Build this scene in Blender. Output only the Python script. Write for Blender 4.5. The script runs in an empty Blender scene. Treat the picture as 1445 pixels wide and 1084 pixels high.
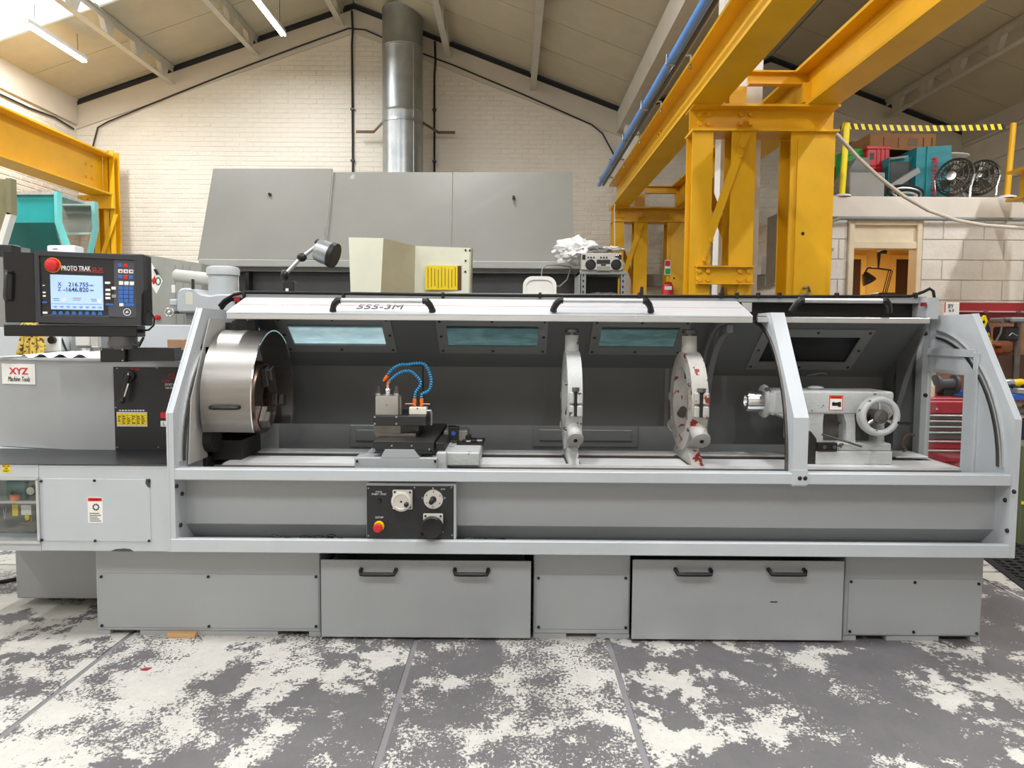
import bpy, bmesh, math, random
from mathutils import Vector, Matrix
random.seed(7)
SC = bpy.context.scene
COL = SC.collection

# ------------------------------------------------------------------ camera
FPX = 1044.0                       # focal length in pixels of the 1445 px wide frame
CAM = Vector((0.0, 0.0, 1.48))
PITCH, ROLL = math.radians(3.84), math.radians(0.43)
_f = Vector((0, math.cos(PITCH), -math.sin(PITCH)))
_u0 = Vector((0, math.sin(PITCH), math.cos(PITCH)))
_r0 = Vector((1, 0, 0))
_r = _r0 * math.cos(ROLL) + _u0 * math.sin(ROLL)
_u = _u0 * math.cos(ROLL) - _r0 * math.sin(ROLL)
cam_data = bpy.data.cameras.new('camera')
cam_data.sensor_width = 36.0
cam_data.lens = 36.0 * FPX / 1445.0
cam_data.clip_start = 0.05
cam = bpy.data.objects.new('camera', cam_data)
COL.objects.link(cam)
m3 = Matrix((_r, _u, -_f)).transposed()
cam.matrix_world = Matrix.Translation(CAM) @ m3.to_4x4()
SC.camera = cam

# ------------------------------------------------------------------ world, exposure
SC.view_settings.view_transform = 'Standard'
SC.view_settings.look = 'None'
SC.view_settings.gamma = 1.0
SC.view_settings.exposure = 0.0
SC.view_settings.use_curve_mapping = False
W = bpy.data.worlds.new('overcast_sky'); SC.world = W
W.use_nodes = True
bg = W.node_tree.nodes['Background']
bg.inputs[0].default_value = (0.93, 0.97, 1.0, 1)
bg.inputs[1].default_value = 2.2
LAMP_W = 80.0                      # power of one fluorescent batten

# ------------------------------------------------------------------ pixel helpers (measure the photograph, give metres)
def ray(px, py):
    return _f + _r * ((px - 722.5) / FPX) + _u * ((542.0 - py) / FPX)
def P(px, py, Y):
    d = ray(px, py); return CAM + d * (Y / d.y)
def PX(px, py, X):
    d = ray(px, py); return CAM + d * (X / d.x)
def PZ(px, py, Z):
    d = ray(px, py); return CAM + d * ((Z - CAM.z) / d.z)
def R(x0, y0, x1, y1, Y):
    """photo rectangle at distance Y -> (X0, X1, Z0, Z1)"""
    xm, ym = (x0 + x1) / 2, (y0 + y1) / 2
    return (P(x0, ym, Y).x, P(x1, ym, Y).x, P(xm, y1, Y).z, P(xm, y0, Y).z)

# ------------------------------------------------------------------ mesh builder
class MB:
    def __init__(s): s.bm = bmesh.new()
    def _face(s, vs):
        try: return s.bm.faces.new(vs)
        except ValueError: return None
    def box(s, x0, x1, y0, y1, z0, z1, bev=0.0, seg=1):
        x0, x1 = min(x0, x1), max(x0, x1); y0, y1 = min(y0, y1), max(y0, y1); z0, z1 = min(z0, z1), max(z0, z1)
        v = [s.bm.verts.new(p) for p in ((x0,y0,z0),(x1,y0,z0),(x1,y1,z0),(x0,y1,z0),(x0,y0,z1),(x1,y0,z1),(x1,y1,z1),(x0,y1,z1))]
        fs = [s._face([v[i] for i in q]) for q in ((0,3,2,1),(4,5,6,7),(0,1,5,4),(1,2,6,5),(2,3,7,6),(3,0,4,7))]
        bev = min(bev, .45 * min(x1-x0, y1-y0, z1-z0))
        if bev > 1e-5:
            es = list({e for f in fs for e in f.edges})
            bmesh.ops.bevel(s.bm, geom=es, offset=bev, segments=seg, affect='EDGES', profile=.6)
        return s
    def rect(s, x0, y0, x1, y1, Y, depth, bev=0.0, seg=1):
        a = R(x0, y0, x1, y1, Y); return s.box(a[0], a[1], Y, Y + depth, a[2], a[3], bev, seg)
    def prism(s, pts, axis, a, b, bev=0.0):
        def mk(p, t):
            return {'X': (t, p[0], p[1]), 'Y': (p[0], t, p[1]), 'Z': (p[0], p[1], t)}[axis]
        va = [s.bm.verts.new(mk(p, a)) for p in pts]; vb = [s.bm.verts.new(mk(p, b)) for p in pts]
        fs = [s._face(va[::-1]), s._face(vb)]
        n = len(pts)
        for i in range(n): fs.append(s._face((va[i], va[(i+1) % n], vb[(i+1) % n], vb[i])))
        fs = [f for f in fs if f]
        bmesh.ops.recalc_face_normals(s.bm, faces=fs)
        if bev > 0:
            bmesh.ops.bevel(s.bm, geom=list({e for f in fs for e in f.edges}), offset=bev, segments=1, affect='EDGES')
        return s
    def ring(s, outer, inner, axis, a, b, closed=True):
        """plate with a hole: outer and inner outlines with the same number of points"""
        def mk(p, t):
            return {'X': (t, p[0], p[1]), 'Y': (p[0], t, p[1]), 'Z': (p[0], p[1], t)}[axis]
        L = [[s.bm.verts.new(mk(p, t)) for p in pts] for pts, t in ((outer, a), (outer, b), (inner, b), (inner, a))]
        n = len(outer); fs = []
        for k in range(4):
            A, B = L[k], L[(k+1) % 4]
            for i in range(n if closed else n-1):
                j = (i+1) % n
                fs.append(s._face((A[i], A[j], B[j], B[i])))
        if not closed:
            for i in (0, n-1): fs.append(s._face([L[k][i] for k in range(4)]))
        bmesh.ops.recalc_face_normals(s.bm, faces=[f for f in fs if f])
        return s
    def tube(s, pts, r, n=8, closed=False):
        pts = [Vector(p) for p in pts]
        rs = r if isinstance(r, (list, tuple)) else [r] * len(pts)
        rings = []; prev = None
        for i, p in enumerate(pts):
            a = pts[max(i-1, 0)]; b = pts[min(i+1, len(pts)-1)]
            if closed: a = pts[i-1]; b = pts[(i+1) % len(pts)]
            t = (b - a).normalized()
            if prev is None:
                h = Vector((0, 0, 1)) if abs(t.z) < .9 else Vector((1, 0, 0))
                nrm = t.cross(h).normalized()
            else:
                nrm = (prev - t * prev.dot(t))
                nrm = nrm.normalized() if nrm.length > 1e-6 else t.orthogonal().normalized()
            prev = nrm; bn = t.cross(nrm)
            rings.append([s.bm.verts.new(p + (nrm * math.cos(k*math.tau/n) + bn * math.sin(k*math.tau/n)) * rs[i]) for k in range(n)])
        m = len(rings); fs = []
        for i in range(m if closed else m-1):
            A, B = rings[i], rings[(i+1) % m]
            for k in range(n): fs.append(s._face((A[k], A[(k+1) % n], B[(k+1) % n], B[k])))
        if not closed: fs.append(s._face(rings[0][::-1])); fs.append(s._face(rings[-1]))
        bmesh.ops.recalc_face_normals(s.bm, faces=[f for f in fs if f])
        return s
    def cyl(s, a, b, r, r2=None, n=20):
        return s.tube([a, b], [r, r if r2 is None else r2], n)
    def rev(s, prof, o, axis, n=28, a0=0.0, a1=math.tau):
        """revolve (distance along axis, radius) about the axis through o"""
        o = Vector(o); ax = Vector(axis).normalized()
        e1 = ax.orthogonal().normalized() if abs(ax.x) < .99 else Vector((0, 1, 0)); e2 = ax.cross(e1)
        full = abs(a1 - a0 - math.tau) < 1e-6
        m = n if full else n + 1
        rings = []
        for d, r in prof:
            if r < 1e-6: rings.append([s.bm.verts.new(o + ax*d)] * m)
            else: rings.append([s.bm.verts.new(o + ax*d + (e1*math.cos(a0+(a1-a0)*k/n) + e2*math.sin(a0+(a1-a0)*k/n))*r) for k in range(m)])
        fs = []
        for i in range(len(prof)-1):
            A, B = rings[i], rings[i+1]
            for k in range(n if full else n):
                j = (k+1) % m
                q = []
                for v in (A[k], A[j], B[j], B[k]):
                    if v not in q: q.append(v)
                if len(q) > 2: fs.append(s._face(q))
        bmesh.ops.recalc_face_normals(s.bm, faces=[f for f in fs if f])
        return s
    def sphere(s, c, r, sc=(1, 1, 1), u=14, v=9):
        mt = Matrix.Translation(c) @ Matrix.Diagonal((r*sc[0], r*sc[1], r*sc[2], 1))
        bmesh.ops.create_uvsphere(s.bm, u_segments=u, v_segments=v, radius=1, matrix=mt); return s
    def quad(s, a, b, c, d):
        s._face([s.bm.verts.new(p) for p in (a, b, c, d)]); return s
    def slab(s, a, b, c, d, th):
        """thick plate: quad corners a b c d, thickened away from its normal"""
        a, b, c, d = map(Vector, (a, b, c, d)); n = (b-a).cross(d-a).normalized() * th
        v = [s.bm.verts.new(p) for p in (a, b, c, d, a-n, b-n, c-n, d-n)]
        fs = [s._face([v[i] for i in q]) for q in ((0,1,2,3),(7,6,5,4),(0,4,5,1),(1,5,6,2),(2,6,7,3),(3,7,4,0))]
        bmesh.ops.recalc_face_normals(s.bm, faces=fs); return s
    def beam_y(s, xc, z0, z1, y0, y1, w, tf=.022, tw=.014):
        """I beam along Y"""
        s.box(xc-w/2, xc+w/2, y0, y1, z0, z0+tf); s.box(xc-w/2, xc+w/2, y0, y1, z1-tf, z1)
        s.box(xc-tw/2, xc+tw/2, y0, y1, z0+tf, z1-tf); return s
    def beam_x(s, x0, x1, z0, z1, yc, w, tf=.018, tw=.012):
        s.box(x0, x1, yc-w/2, yc+w/2, z0, z0+tf); s.box(x0, x1, yc-w/2, yc+w/2, z1-tf, z1)
        s.box(x0, x1, yc-tw/2, yc+tw/2, z0+tf, z1-tf); return s
    def xform(s, M): s.bm.transform(M); return s
    def build(s, name, mat, parent=None, origin=None, sharp=34):
        """link as one mesh object; vertices are in world metres, moved to the parent's origin"""
        me = bpy.data.meshes.new(name)
        o = Vector(origin) if origin is not None else (parent_loc(parent) if parent else Vector((0, 0, 0)))
        if o.length > 0: bmesh.ops.translate(s.bm, verts=s.bm.verts, vec=-o)
        s.bm.to_mesh(me); s.bm.free()
        for p in me.polygons: p.use_smooth = True
        me.set_sharp_from_angle(angle=math.radians(sharp))
        ob = bpy.data.objects.new(name, me); COL.objects.link(ob)
        if mat is not None: me.materials.append(mat)
        if parent is not None: ob.parent = parent
        elif origin is not None: ob.location = o
        return ob
def parent_loc(p):
    l = Vector((0, 0, 0))
    while p is not None: l += Vector(p.location); p = p.parent
    return l
def B(): return MB()
def tag(o, label, cat, group=None):
    o['label'] = label; o['category'] = cat
    if group: o['group'] = group
    return o
def thing(name, label, cat, loc=(0, 0, 0), group=None):
    o = bpy.data.objects.new(name, None); COL.objects.link(o); o.location = loc; o.empty_display_size = .1
    return tag(o, label, cat, group)
def struct(o):
    o['kind'] = 'structure'; return o
def copy_part(src, parent, loc):
    c = src.copy(); COL.objects.link(c); c.parent = parent; c.location = loc; return c
def copy_tree(o, parent=None):
    c = o.copy(); COL.objects.link(c); c.parent = parent
    for ch in list(o.children): copy_tree(ch, c)
    return c
def text(s, mat, parent, M, w=None, h=None, name='lettering', ext=.0006, bold=0.0, shear=0.0):
    """flat lettering: fitted to w x h metres, centred, M places its local x/y plane"""
    cu = bpy.data.curves.new('t', 'FONT'); cu.body = s; cu.align_x = 'CENTER'; cu.align_y = 'CENTER'
    cu.extrude = .01; cu.resolution_u = 2; cu.offset = bold; cu.shear = shear
    to = bpy.data.objects.new('t', cu); COL.objects.link(to)
    dg = bpy.context.evaluated_depsgraph_get(); dg.update()
    me = bpy.data.meshes.new_from_object(to.evaluated_get(dg))
    bpy.data.objects.remove(to); bpy.data.curves.remove(cu)
    xs = [v.co.x for v in me.vertices]; ys = [v.co.y for v in me.vertices]
    x0, x1, y0, y1 = min(xs), max(xs), min(ys), max(ys)
    sx = (w / (x1-x0)) if w else None; sy = (h / (y1-y0)) if h else None
    sx = sx or sy; sy = sy or sx
    for v in me.vertices:
        v.co = M @ Vector(((v.co.x-(x0+x1)/2)*sx, (v.co.y-(y0+y1)/2)*sy, v.co.z/.01*ext))
    o = parent_loc(parent) if parent is not None else Vector((0, 0, 0))
    for v in me.vertices: v.co -= o
    me.name = name; me.materials.clear(); me.materials.append(mat)
    ob = bpy.data.objects.new(name, me); COL.objects.link(ob); ob.parent = parent
    return ob
def face_m(x, y, z, rot=0.0):
    """text plane facing the viewer (-Y) at a world point"""
    return Matrix.Translation((x, y, z)) @ Matrix.Rotation(math.radians(90), 4, 'X') @ Matrix.Rotation(rot, 4, 'Z')
def text_px(s, mat, parent, x0, y0, x1, y1, Y, **k):
    a = R(x0, y0, x1, y1, Y)
    return text(s, mat, parent, face_m((a[0]+a[1])/2, Y, (a[2]+a[3])/2), a[1]-a[0], a[3]-a[2], **k)

# ------------------------------------------------------------------ materials
MATS = {}
def nt(m): return m.node_tree.nodes, m.node_tree.links
def mat(name, col, rough=.5, metal=0.0, var=.06, scale=6.0, bump=0.0, bscale=40.0, chips=None, chip_amt=.0, chip_scale=9.0, coat=0.0, emit=None, estr=0.0, stretch=None):
    if name in MATS: return MATS[name]
    m = bpy.data.materials.new(name); m.use_nodes = True; N, L = nt(m)
    b = N['Principled BSDF']; b.inputs['Roughness'].default_value = rough; b.inputs['Metallic'].default_value = metal
    b.inputs['Coat Weight'].default_value = coat
    tc = N.new('ShaderNodeTexCoord'); src = tc.outputs['Object']
    if stretch:
        mp = N.new('ShaderNodeMapping'); mp.inputs['Scale'].default_value = stretch; L.new(src, mp.inputs[0]); src = mp.outputs[0]
    nz = N.new('ShaderNodeTexNoise'); nz.inputs['Scale'].default_value = scale; nz.inputs['Detail'].default_value = 6; nz.inputs['Roughness'].default_value = .6
    L.new(src, nz.inputs['Vector'])
    mx = N.new('ShaderNodeMix'); mx.data_type = 'RGBA'
    c = Vector(col)
    mx.inputs['A'].default_value = (*[max(0, x*(1-var*2.2)) for x in c], 1); mx.inputs['B'].default_value = (*[min(1, x*(1+var*2.2)) for x in c], 1)
    L.new(nz.outputs['Fac'], mx.inputs['Factor']); out = mx.outputs['Result']
    if chips:
        n2 = N.new('ShaderNodeTexNoise'); n2.inputs['Scale'].default_value = chip_scale; n2.inputs['Detail'].default_value = 8; n2.inputs['Roughness'].default_value = .62
        L.new(src, n2.inputs['Vector'])
        rp = N.new('ShaderNodeValToRGB'); rp.color_ramp.elements[0].position = .70-chip_amt; rp.color_ramp.elements[1].position = .715-chip_amt
        L.new(n2.outputs['Fac'], rp.inputs[0])
        m2 = N.new('ShaderNodeMix'); m2.data_type = 'RGBA'; m2.inputs['B'].default_value = (*chips, 1)
        L.new(rp.outputs[0], m2.inputs['Factor']); L.new(out, m2.inputs['A']); out = m2.outputs['Result']
    L.new(out, b.inputs['Base Color'])
    if bump > 0:
        n3 = N.new('ShaderNodeTexNoise'); n3.inputs['Scale'].default_value = bscale; n3.inputs['Detail'].default_value = 5
        L.new(src, n3.inputs['Vector'])
        bp = N.new('ShaderNodeBump'); bp.inputs['Strength'].default_value = bump; bp.inputs['Distance'].default_value = .01
        L.new(n3.outputs['Fac'], bp.inputs['Height']); L.new(bp.outputs[0], b.inputs['Normal'])
    if emit:
        b.inputs['Emission Color'].default_value = (*emit, 1); b.inputs['Emission Strength'].default_value = estr
    MATS[name] = m; return m
def srgb(r, g, b):
    f = lambda c: (c/255/12.92) if c/255 <= .04045 else ((c/255+.055)/1.055)**2.4
    return (f(r), f(g), f(b))
def S(name, r, g, b, **k): return mat(name, srgb(r, g, b), **k)

paint_grey = S('machine_grey_paint', 196, 200, 203, rough=.42, var=.03, scale=3, chips=srgb(70, 70, 70), chip_amt=-.055, chip_scale=7)
paint_grey2 = S('machine_grey_paint_plain', 164, 167, 169, rough=.4, var=.03, scale=2)
paint_inner = S('enclosure_inner_shaded', 102, 103, 102, rough=.5, var=.06, scale=3)  # darker copy of the machine grey, with the hood's shade in the colour
paint_light = S('light_grey_guard_paint', 190, 195, 199, rough=.4, var=.04, scale=4, chips=srgb(80, 78, 74), chip_amt=-.06, chip_scale=8)
frame_grey = S('frame_grey_paint', 128, 129, 128, rough=.45, var=.05)
black = S('black_plastic', 22, 22, 23, rough=.4, var=.1)
black_paint = S('black_panel_paint', 36, 37, 40, rough=.38, var=.08, chips=srgb(90, 92, 96), chip_amt=-.09, chip_scale=12)
rubber = S('black_rubber', 16, 16, 16, rough=.75)
dark = S('dark_oily_metal', 34, 33, 32, rough=.55, var=.25, scale=14, bump=.2)
steel = S('ground_steel_sheen', 238, 237, 234, rough=.4, metal=.12, var=.12, scale=5, stretch=(1, 9, 9))  # near-white base: the sheen of the bed ways is put into the colour
steel_b = S('brushed_steel', 148, 144, 139, rough=.38, metal=1, var=.1, scale=3, stretch=(1, 14, 14))
steel_d = S('worn_steel', 120, 116, 112, rough=.42, metal=1, var=.2, scale=12)
chrome = S('bright_metal', 225, 226, 228, rough=.18, metal=1, var=.04)
alu = S('aluminium', 214, 215, 216, rough=.35, metal=.85, var=.05)
galv = S('galvanised_steel', 165, 170, 172, rough=.36, metal=.85, var=.16, scale=5)
white_p = S('white_paint', 232, 230, 224, rough=.5, var=.05)
cream_p = S('cream_paint', 226, 226, 205, rough=.5, var=.05, scale=5, chips=srgb(170, 130, 70), chip_amt=-.08)
cast_white = S('cast_grey_white_paint', 188, 190, 188, rough=.48, var=.07, scale=9, chips=srgb(84, 80, 76), chip_amt=.075, chip_scale=14, bump=.25, bscale=60)
cast_red = S('cast_paint_with_red_wear', 184, 181, 175, rough=.5, var=.09, scale=9, chips=srgb(140, 42, 36), chip_amt=.11, chip_scale=17, bump=.3, bscale=60)
yellow = S('crane_yellow_paint', 222, 168, 6, rough=.42, var=.09, scale=2.5, chips=srgb(120, 82, 10), chip_amt=-.075, chip_scale=10)
yellow_l = S('bright_yellow_paint', 248, 222, 20, rough=.4, var=.06)
red = S('red_plastic', 205, 34, 36, rough=.38, var=.06)
dred = S('dark_red_paint', 142, 26, 34, rough=.42, var=.08)
lred = S('red_print', 200, 30, 40, rough=.5, var=.02)
green = S('green_plastic', 24, 150, 60, rough=.45)
blue = S('blue_plastic', 44, 92, 178, rough=.4)
key_blue = S('key_blue', 58, 104, 178, rough=.45)
hose_blue = S('hose_blue', 40, 128, 176, rough=.35)
orange = S('orange_plastic', 232, 112, 24, rough=.4)
teal = S('teal_paint', 46, 176, 176, rough=.42, var=.06)
teal_d = S('teal_blue_paint', 24, 138, 150, rough=.42, var=.06)
teal_l = S('pale_teal_paint', 140, 200, 196, rough=.45)
khaki = S('khaki_paint', 132, 128, 96, rough=.5, var=.08)
bg_grey = S('old_grey_paint', 124, 123, 116, rough=.45, var=.06, scale=2, chips=srgb(160, 159, 152), chip_amt=-.02, chip_scale=4)
bg_grey_d = S('old_grey_paint_dark', 138, 139, 137, rough=.5, var=.08)
print_w = S('white_print', 236, 236, 236, rough=.5, var=.01)
print_k = S('black_print', 24, 24, 26, rough=.5, var=.01)
label_y = S('yellow_label', 246, 214, 22, rough=.45, var=.03)
label_w = S('white_label', 238, 237, 232, rough=.45, var=.02)
card = S('cardboard', 168, 122, 82, rough=.8, var=.1, scale=8)
wood = S('pine_wood', 198, 158, 112, rough=.65, var=.12, scale=6, stretch=(1, 6, 6))
brown_b = S('brown_card_box', 178, 138, 104, rough=.75, var=.06)
cloth_w = S('white_polythene', 238, 238, 236, rough=.35, var=.06)
cloth_g = S('grey_cloth', 122, 120, 118, rough=.9, var=.15, bump=.3)
cloth_y = S('yellow_camouflage_cloth', 208, 178, 84, rough=.9, var=.1, scale=20, chips=srgb(70, 62, 44), chip_amt=.16, chip_scale=55)
skin_cloth = S('pale_pink_rag', 214, 172, 150, rough=.9, var=.12, bump=.3)
orange_bag = S('orange_holster', 206, 92, 40, rough=.6, var=.15)
ply = S('brown_board', 176, 118, 82, rough=.7, var=.12)
office_y = S('office_yellow_wall', 228, 182, 92, rough=.7, var=.05)
dark_wood = S('dark_brown_door', 64, 36, 18, rough=.5, var=.1)
rust = S('rusty_steel', 104, 78, 62, rough=.7, var=.25, scale=20)
screen_m = S('lit_screen', 170, 196, 240, rough=.3, var=.01, emit=srgb(150, 182, 240), estr=.5)
panel_dk = S('console_dark_grey', 74, 77, 84, rough=.45)
def glass_mat(name, col, rough=.05, alpha=.3):
    m = bpy.data.materials.new(name); m.use_nodes = True; N, L = nt(m); N.remove(N['Principled BSDF'])
    g = N.new('ShaderNodeBsdfGlossy'); g.inputs['Roughness'].default_value = rough; g.inputs['Color'].default_value = (.9, .95, .95, 1)
    t = N.new('ShaderNodeBsdfTransparent'); t.inputs['Color'].default_value = (*col, 1)
    mx = N.new('ShaderNodeMixShader'); mx.inputs[0].default_value = .07; L.new(t.outputs[0], mx.inputs[1]); L.new(g.outputs[0], mx.inputs[2])
    L.new(mx.outputs[0], N['Material Output'].inputs[0]); return m
clear_pane = glass_mat('clear_polycarbonate', (.9, .91, .9))
roof_glass = None
def tint_pane(name, col, rough=.25, smear=0.0):
    m = bpy.data.materials.new(name); m.use_nodes = True; N, L = nt(m); N.remove(N['Principled BSDF'])
    a = N.new('ShaderNodeBsdfTranslucent')
    tc = N.new('ShaderNodeTexCoord'); mp = N.new('ShaderNodeMapping'); mp.inputs['Scale'].default_value = (3, 9, 9); L.new(tc.outputs['Object'], mp.inputs[0])
    nz = N.new('ShaderNodeTexNoise'); nz.inputs['Scale'].default_value = 2.2; nz.inputs['Detail'].default_value = 6; nz.inputs['Distortion'].default_value = 1.2; L.new(mp.outputs[0], nz.inputs['Vector'])
    cm = N.new('ShaderNodeMix'); cm.data_type = 'RGBA'; cm.inputs['A'].default_value = (*[c*(1-smear) for c in col], 1); cm.inputs['B'].default_value = (*[min(1, c*(1+smear*1.4)) for c in col], 1)
    L.new(nz.outputs['Fac'], cm.inputs['Factor']); L.new(cm.outputs['Result'], a.inputs['Color'])
    t = N.new('ShaderNodeBsdfTransparent'); t.inputs['Color'].default_value = (*col, 1)
    g = N.new('ShaderNodeBsdfGlossy'); g.inputs['Roughness'].default_value = rough
    m1 = N.new('ShaderNodeMixShader'); m1.inputs[0].default_value = .35; L.new(a.outputs[0], m1.inputs[1]); L.new(t.outputs[0], m1.inputs[2])
    m2 = N.new('ShaderNodeMixShader'); m2.inputs[0].default_value = .06; L.new(m1.outputs[0], m2.inputs[1]); L.new(g.outputs[0], m2.inputs[2])
    L.new(m2.outputs[0], N['Material Output'].inputs[0]); return m
pane_blue = tint_pane('blue_tinted_polycarbonate', (.62, .84, .91), smear=.35)
roof_glass = tint_pane('rooflight_sheet', (.97, .98, .98), .6)
pane_teal = tint_pane('teal_tinted_polycarbonate', (.24, .34, .35), smear=.5)
pane_dark = tint_pane('near_black_polycarbonate', (.03, .03, .03))  # nearly black pane for the window of the tailstock section

# floor: cream paint worn off grey concrete
def floor_material():
    m = bpy.data.materials.new('worn_painted_concrete'); m.use_nodes = True; N, L = nt(m); b = N['Principled BSDF']
    tc = N.new('ShaderNodeTexCoord')
    mp = N.new('ShaderNodeMapping'); mp.inputs['Scale'].default_value = (1.0, .8, 1); mp.inputs['Location'].default_value = (3.3, 1.7, 0)
    L.new(tc.outputs['Object'], mp.inputs[0])
    def noise(sc, det, ro, dist=0.0):
        n = N.new('ShaderNodeTexNoise'); n.inputs['Scale'].default_value = sc; n.inputs['Detail'].default_value = det
        n.inputs['Roughness'].default_value = ro; n.inputs['Distortion'].default_value = dist; L.new(mp.outputs[0], n.inputs['Vector']); return n.outputs['Fac']
    def math_n(op, a, b2, c=None):
        n = N.new('ShaderNodeMath'); n.operation = op
        for i, v in enumerate((a, b2)):
            if isinstance(v, (int, float)): n.inputs[i].default_value = v
            else: L.new(v, n.inputs[i])
        return n.outputs[0]
    big = noise(4.0, 13, .7, .15); fine = noise(80, 3, .7); zone = noise(.9, 2, .5); spz = noise(1.6, 4, .6)
    at = N.new('ShaderNodeAttribute'); at.attribute_type = 'OBJECT'; at.attribute_name = 'paint'
    at2 = N.new('ShaderNodeAttribute'); at2.attribute_type = 'OBJECT'; at2.attribute_name = 'speckle'
    # speckled zones mix in the fine noise strongly
    sp = N.new('ShaderNodeMapRange'); sp.inputs['From Min'].default_value = .45; sp.inputs['From Max'].default_value = .6
    sp.inputs['To Min'].default_value = .34; sp.inputs['To Max'].default_value = 1.0
    L.new(spz, sp.inputs['Value'])
    spk = math_n('MULTIPLY', sp.outputs[0], at2.outputs['Fac'])
    f2 = math_n('MULTIPLY', math_n('SUBTRACT', fine, .5), spk)
    v = math_n('ADD', math_n('ADD', big, f2), math_n('MULTIPLY', math_n('SUBTRACT', zone, .5), .35))
    v = math_n('ADD', v, at.outputs['Fac'])
    rp = N.new('ShaderNodeMapRange'); rp.inputs['From Min'].default_value = .492; rp.inputs['From Max'].default_value = .512; L.new(v, rp.inputs['Value'])
    gr = N.new('ShaderNodeMix'); gr.data_type = 'RGBA'; gr.inputs['A'].default_value = (*srgb(74, 73, 76), 1); gr.inputs['B'].default_value = (*srgb(122, 119, 119), 1)
    L.new(noise(6, 12, .85), gr.inputs['Factor'])
    pa = N.new('ShaderNodeMix'); pa.data_type = 'RGBA'; pa.inputs['A'].default_value = (*srgb(164, 160, 152), 1); pa.inputs['B'].default_value = (*srgb(226, 223, 216), 1)
    L.new(noise(9, 12, .85), pa.inputs['Factor'])
    mx = N.new('ShaderNodeMix'); mx.data_type = 'RGBA'; L.new(rp.outputs[0], mx.inputs['Factor']); L.new(gr.outputs['Result'], mx.inputs['A']); L.new(pa.outputs['Result'], mx.inputs['B'])
    L.new(mx.outputs['Result'], b.inputs['Base Color'])
    b.inputs['Roughness'].default_value = .5
    bp = N.new('ShaderNodeBump'); bp.inputs['Strength'].default_value = .35; bp.inputs['Distance'].default_value = .004
    L.new(math_n('ADD', rp.outputs[0], math_n('MULTIPLY', fine, .4)), bp.inputs['Height']); L.new(bp.outputs[0], b.inputs['Normal'])
    return m
floor_m = floor_material()
joint_m = S('joint_filler', 128, 126, 128, rough=.6, var=.1)
brick_m = S('white_painted_brick', 222, 215, 202, rough=.6, var=.05, scale=3, bump=.35, bscale=30)
block_m = S('white_painted_block', 224, 219, 210, rough=.6, var=.06, scale=4, bump=.6, bscale=26)
render_m = S('painted_render', 204, 196, 182, rough=.65, var=.05, scale=2, bump=.15, bscale=12)
slab_m = S('stained_white_concrete', 220, 212, 200, rough=.6, var=.06, scale=3, chips=srgb(176, 132, 88), chip_amt=-.02, chip_scale=2.2)
roof_m = S('cream_roof_board', 192, 182, 158, rough=.7, var=.07, scale=3)
roof_dk = S('dark_roof_gap', 40, 40, 42, rough=.8)
purlin_m = S('painted_purlin', 196, 190, 176, rough=.6, var=.07, scale=5)

# ================================================================== THE BUILDING
XL, XR1, XV, XR2, XR = -6.95, -2.52, 1.80, 4.04, 7.14      # left wall, ridge, valley, second ridge, right wall
ZL, ZR1, ZV, ZR2, ZR = 5.10, 6.62, 5.02, 5.86, 4.74
YW, YS = 12.0, -4.0                                       # gable wall, open end behind the viewer
def roof_z(x):
    pts = ((XL, ZL), (XR1, ZR1), (XV, ZV), (XR2, ZR2), (XR, ZR))
    for (a, za), (b, zb) in zip(pts, pts[1:]):
        if x <= b: return za + (zb-za)*(x-a)/(b-a)
    return ZR
# ---- floor: concrete bays with joints
floor = B().box(XL, XR, YS, YW, -.12, -.005).build('floor', joint_m); struct(floor)
jx = [XL, -5.2, -3.4, -1.86, -.455, .475, 2.9, 4.6, XR]
jp = [.02, .03, .03, .02, -.01, -.05, -.02, .0]
js = [.35, .35, .55, .7, 1.0, .45, .35, .3]
for i in range(len(jx)-1):
    for (y0, y1) in ((YS, 4.6), (4.6, YW)):
        o = B().box(jx[i]+.013, jx[i+1]-.013, y0+.012, y1-.012, -.05, 0.0).build('slab', floor_m, floor)
        o['paint'] = jp[i]; o['speckle'] = js[i]
# ---- brick walls
BL, BH = .225, .075
def brick_field(cells, name, parent, axis, face, flip):
    b = B()
    for (a0, a1, z0, z1) in cells:
        d = .0045 + random.uniform(-.002, .0025); e = .007
        if axis == 'X':
            v = [(a0+e, face-flip*d, z0+e), (a1-e, face-flip*d, z0+e), (a1-e, face-flip*d, z1-e), (a0+e, face-flip*d, z1-e)]
            w = [(a0, face, z0), (a1, face, z0), (a1, face, z1), (a0, face, z1)]
        else:
            v = [(face-flip*d, a0+e, z0+e), (face-flip*d, a1-e, z0+e), (face-flip*d, a1-e, z1-e), (face-flip*d, a0+e, z1-e)]
            w = [(face, a0, z0), (face, a1, z0), (face, a1, z1), (face, a0, z1)]
        V = [b.bm.verts.new(p) for p in v]; Wv = [b.bm.verts.new(p) for p in w]
        b._face(V)
        for i in range(4): b._face((Wv[i], Wv[(i+1) % 4], V[(i+1) % 4], V[i]))
    bmesh.ops.recalc_face_normals(b.bm, faces=b.bm.faces[:])
    o = b.build(name, brick_m, parent, sharp=20); o['kind'] = 'stuff'; return o
def courses(a0, a1, z0, ztop):
    out = []; k = 0; z = z0
    while z < 6.6:
        a = a0 - (BL/2 if k % 2 else 0)
        while a < a1:
            lo, hi = max(a, a0), min(a+BL, a1)
            if hi-lo > .03 and z+BH < min(ztop(lo), ztop(hi)): out.append((lo+.005, hi-.005, z+.005, z+BH-.005))
            a += BL
        z += BH; k += 1
    return out
gpoly = [(XL, 0), (XR, 0), (XR, ZR), (XR2, ZR2), (XV, ZV), (XR1, ZR1), (XL, ZL)]
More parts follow.
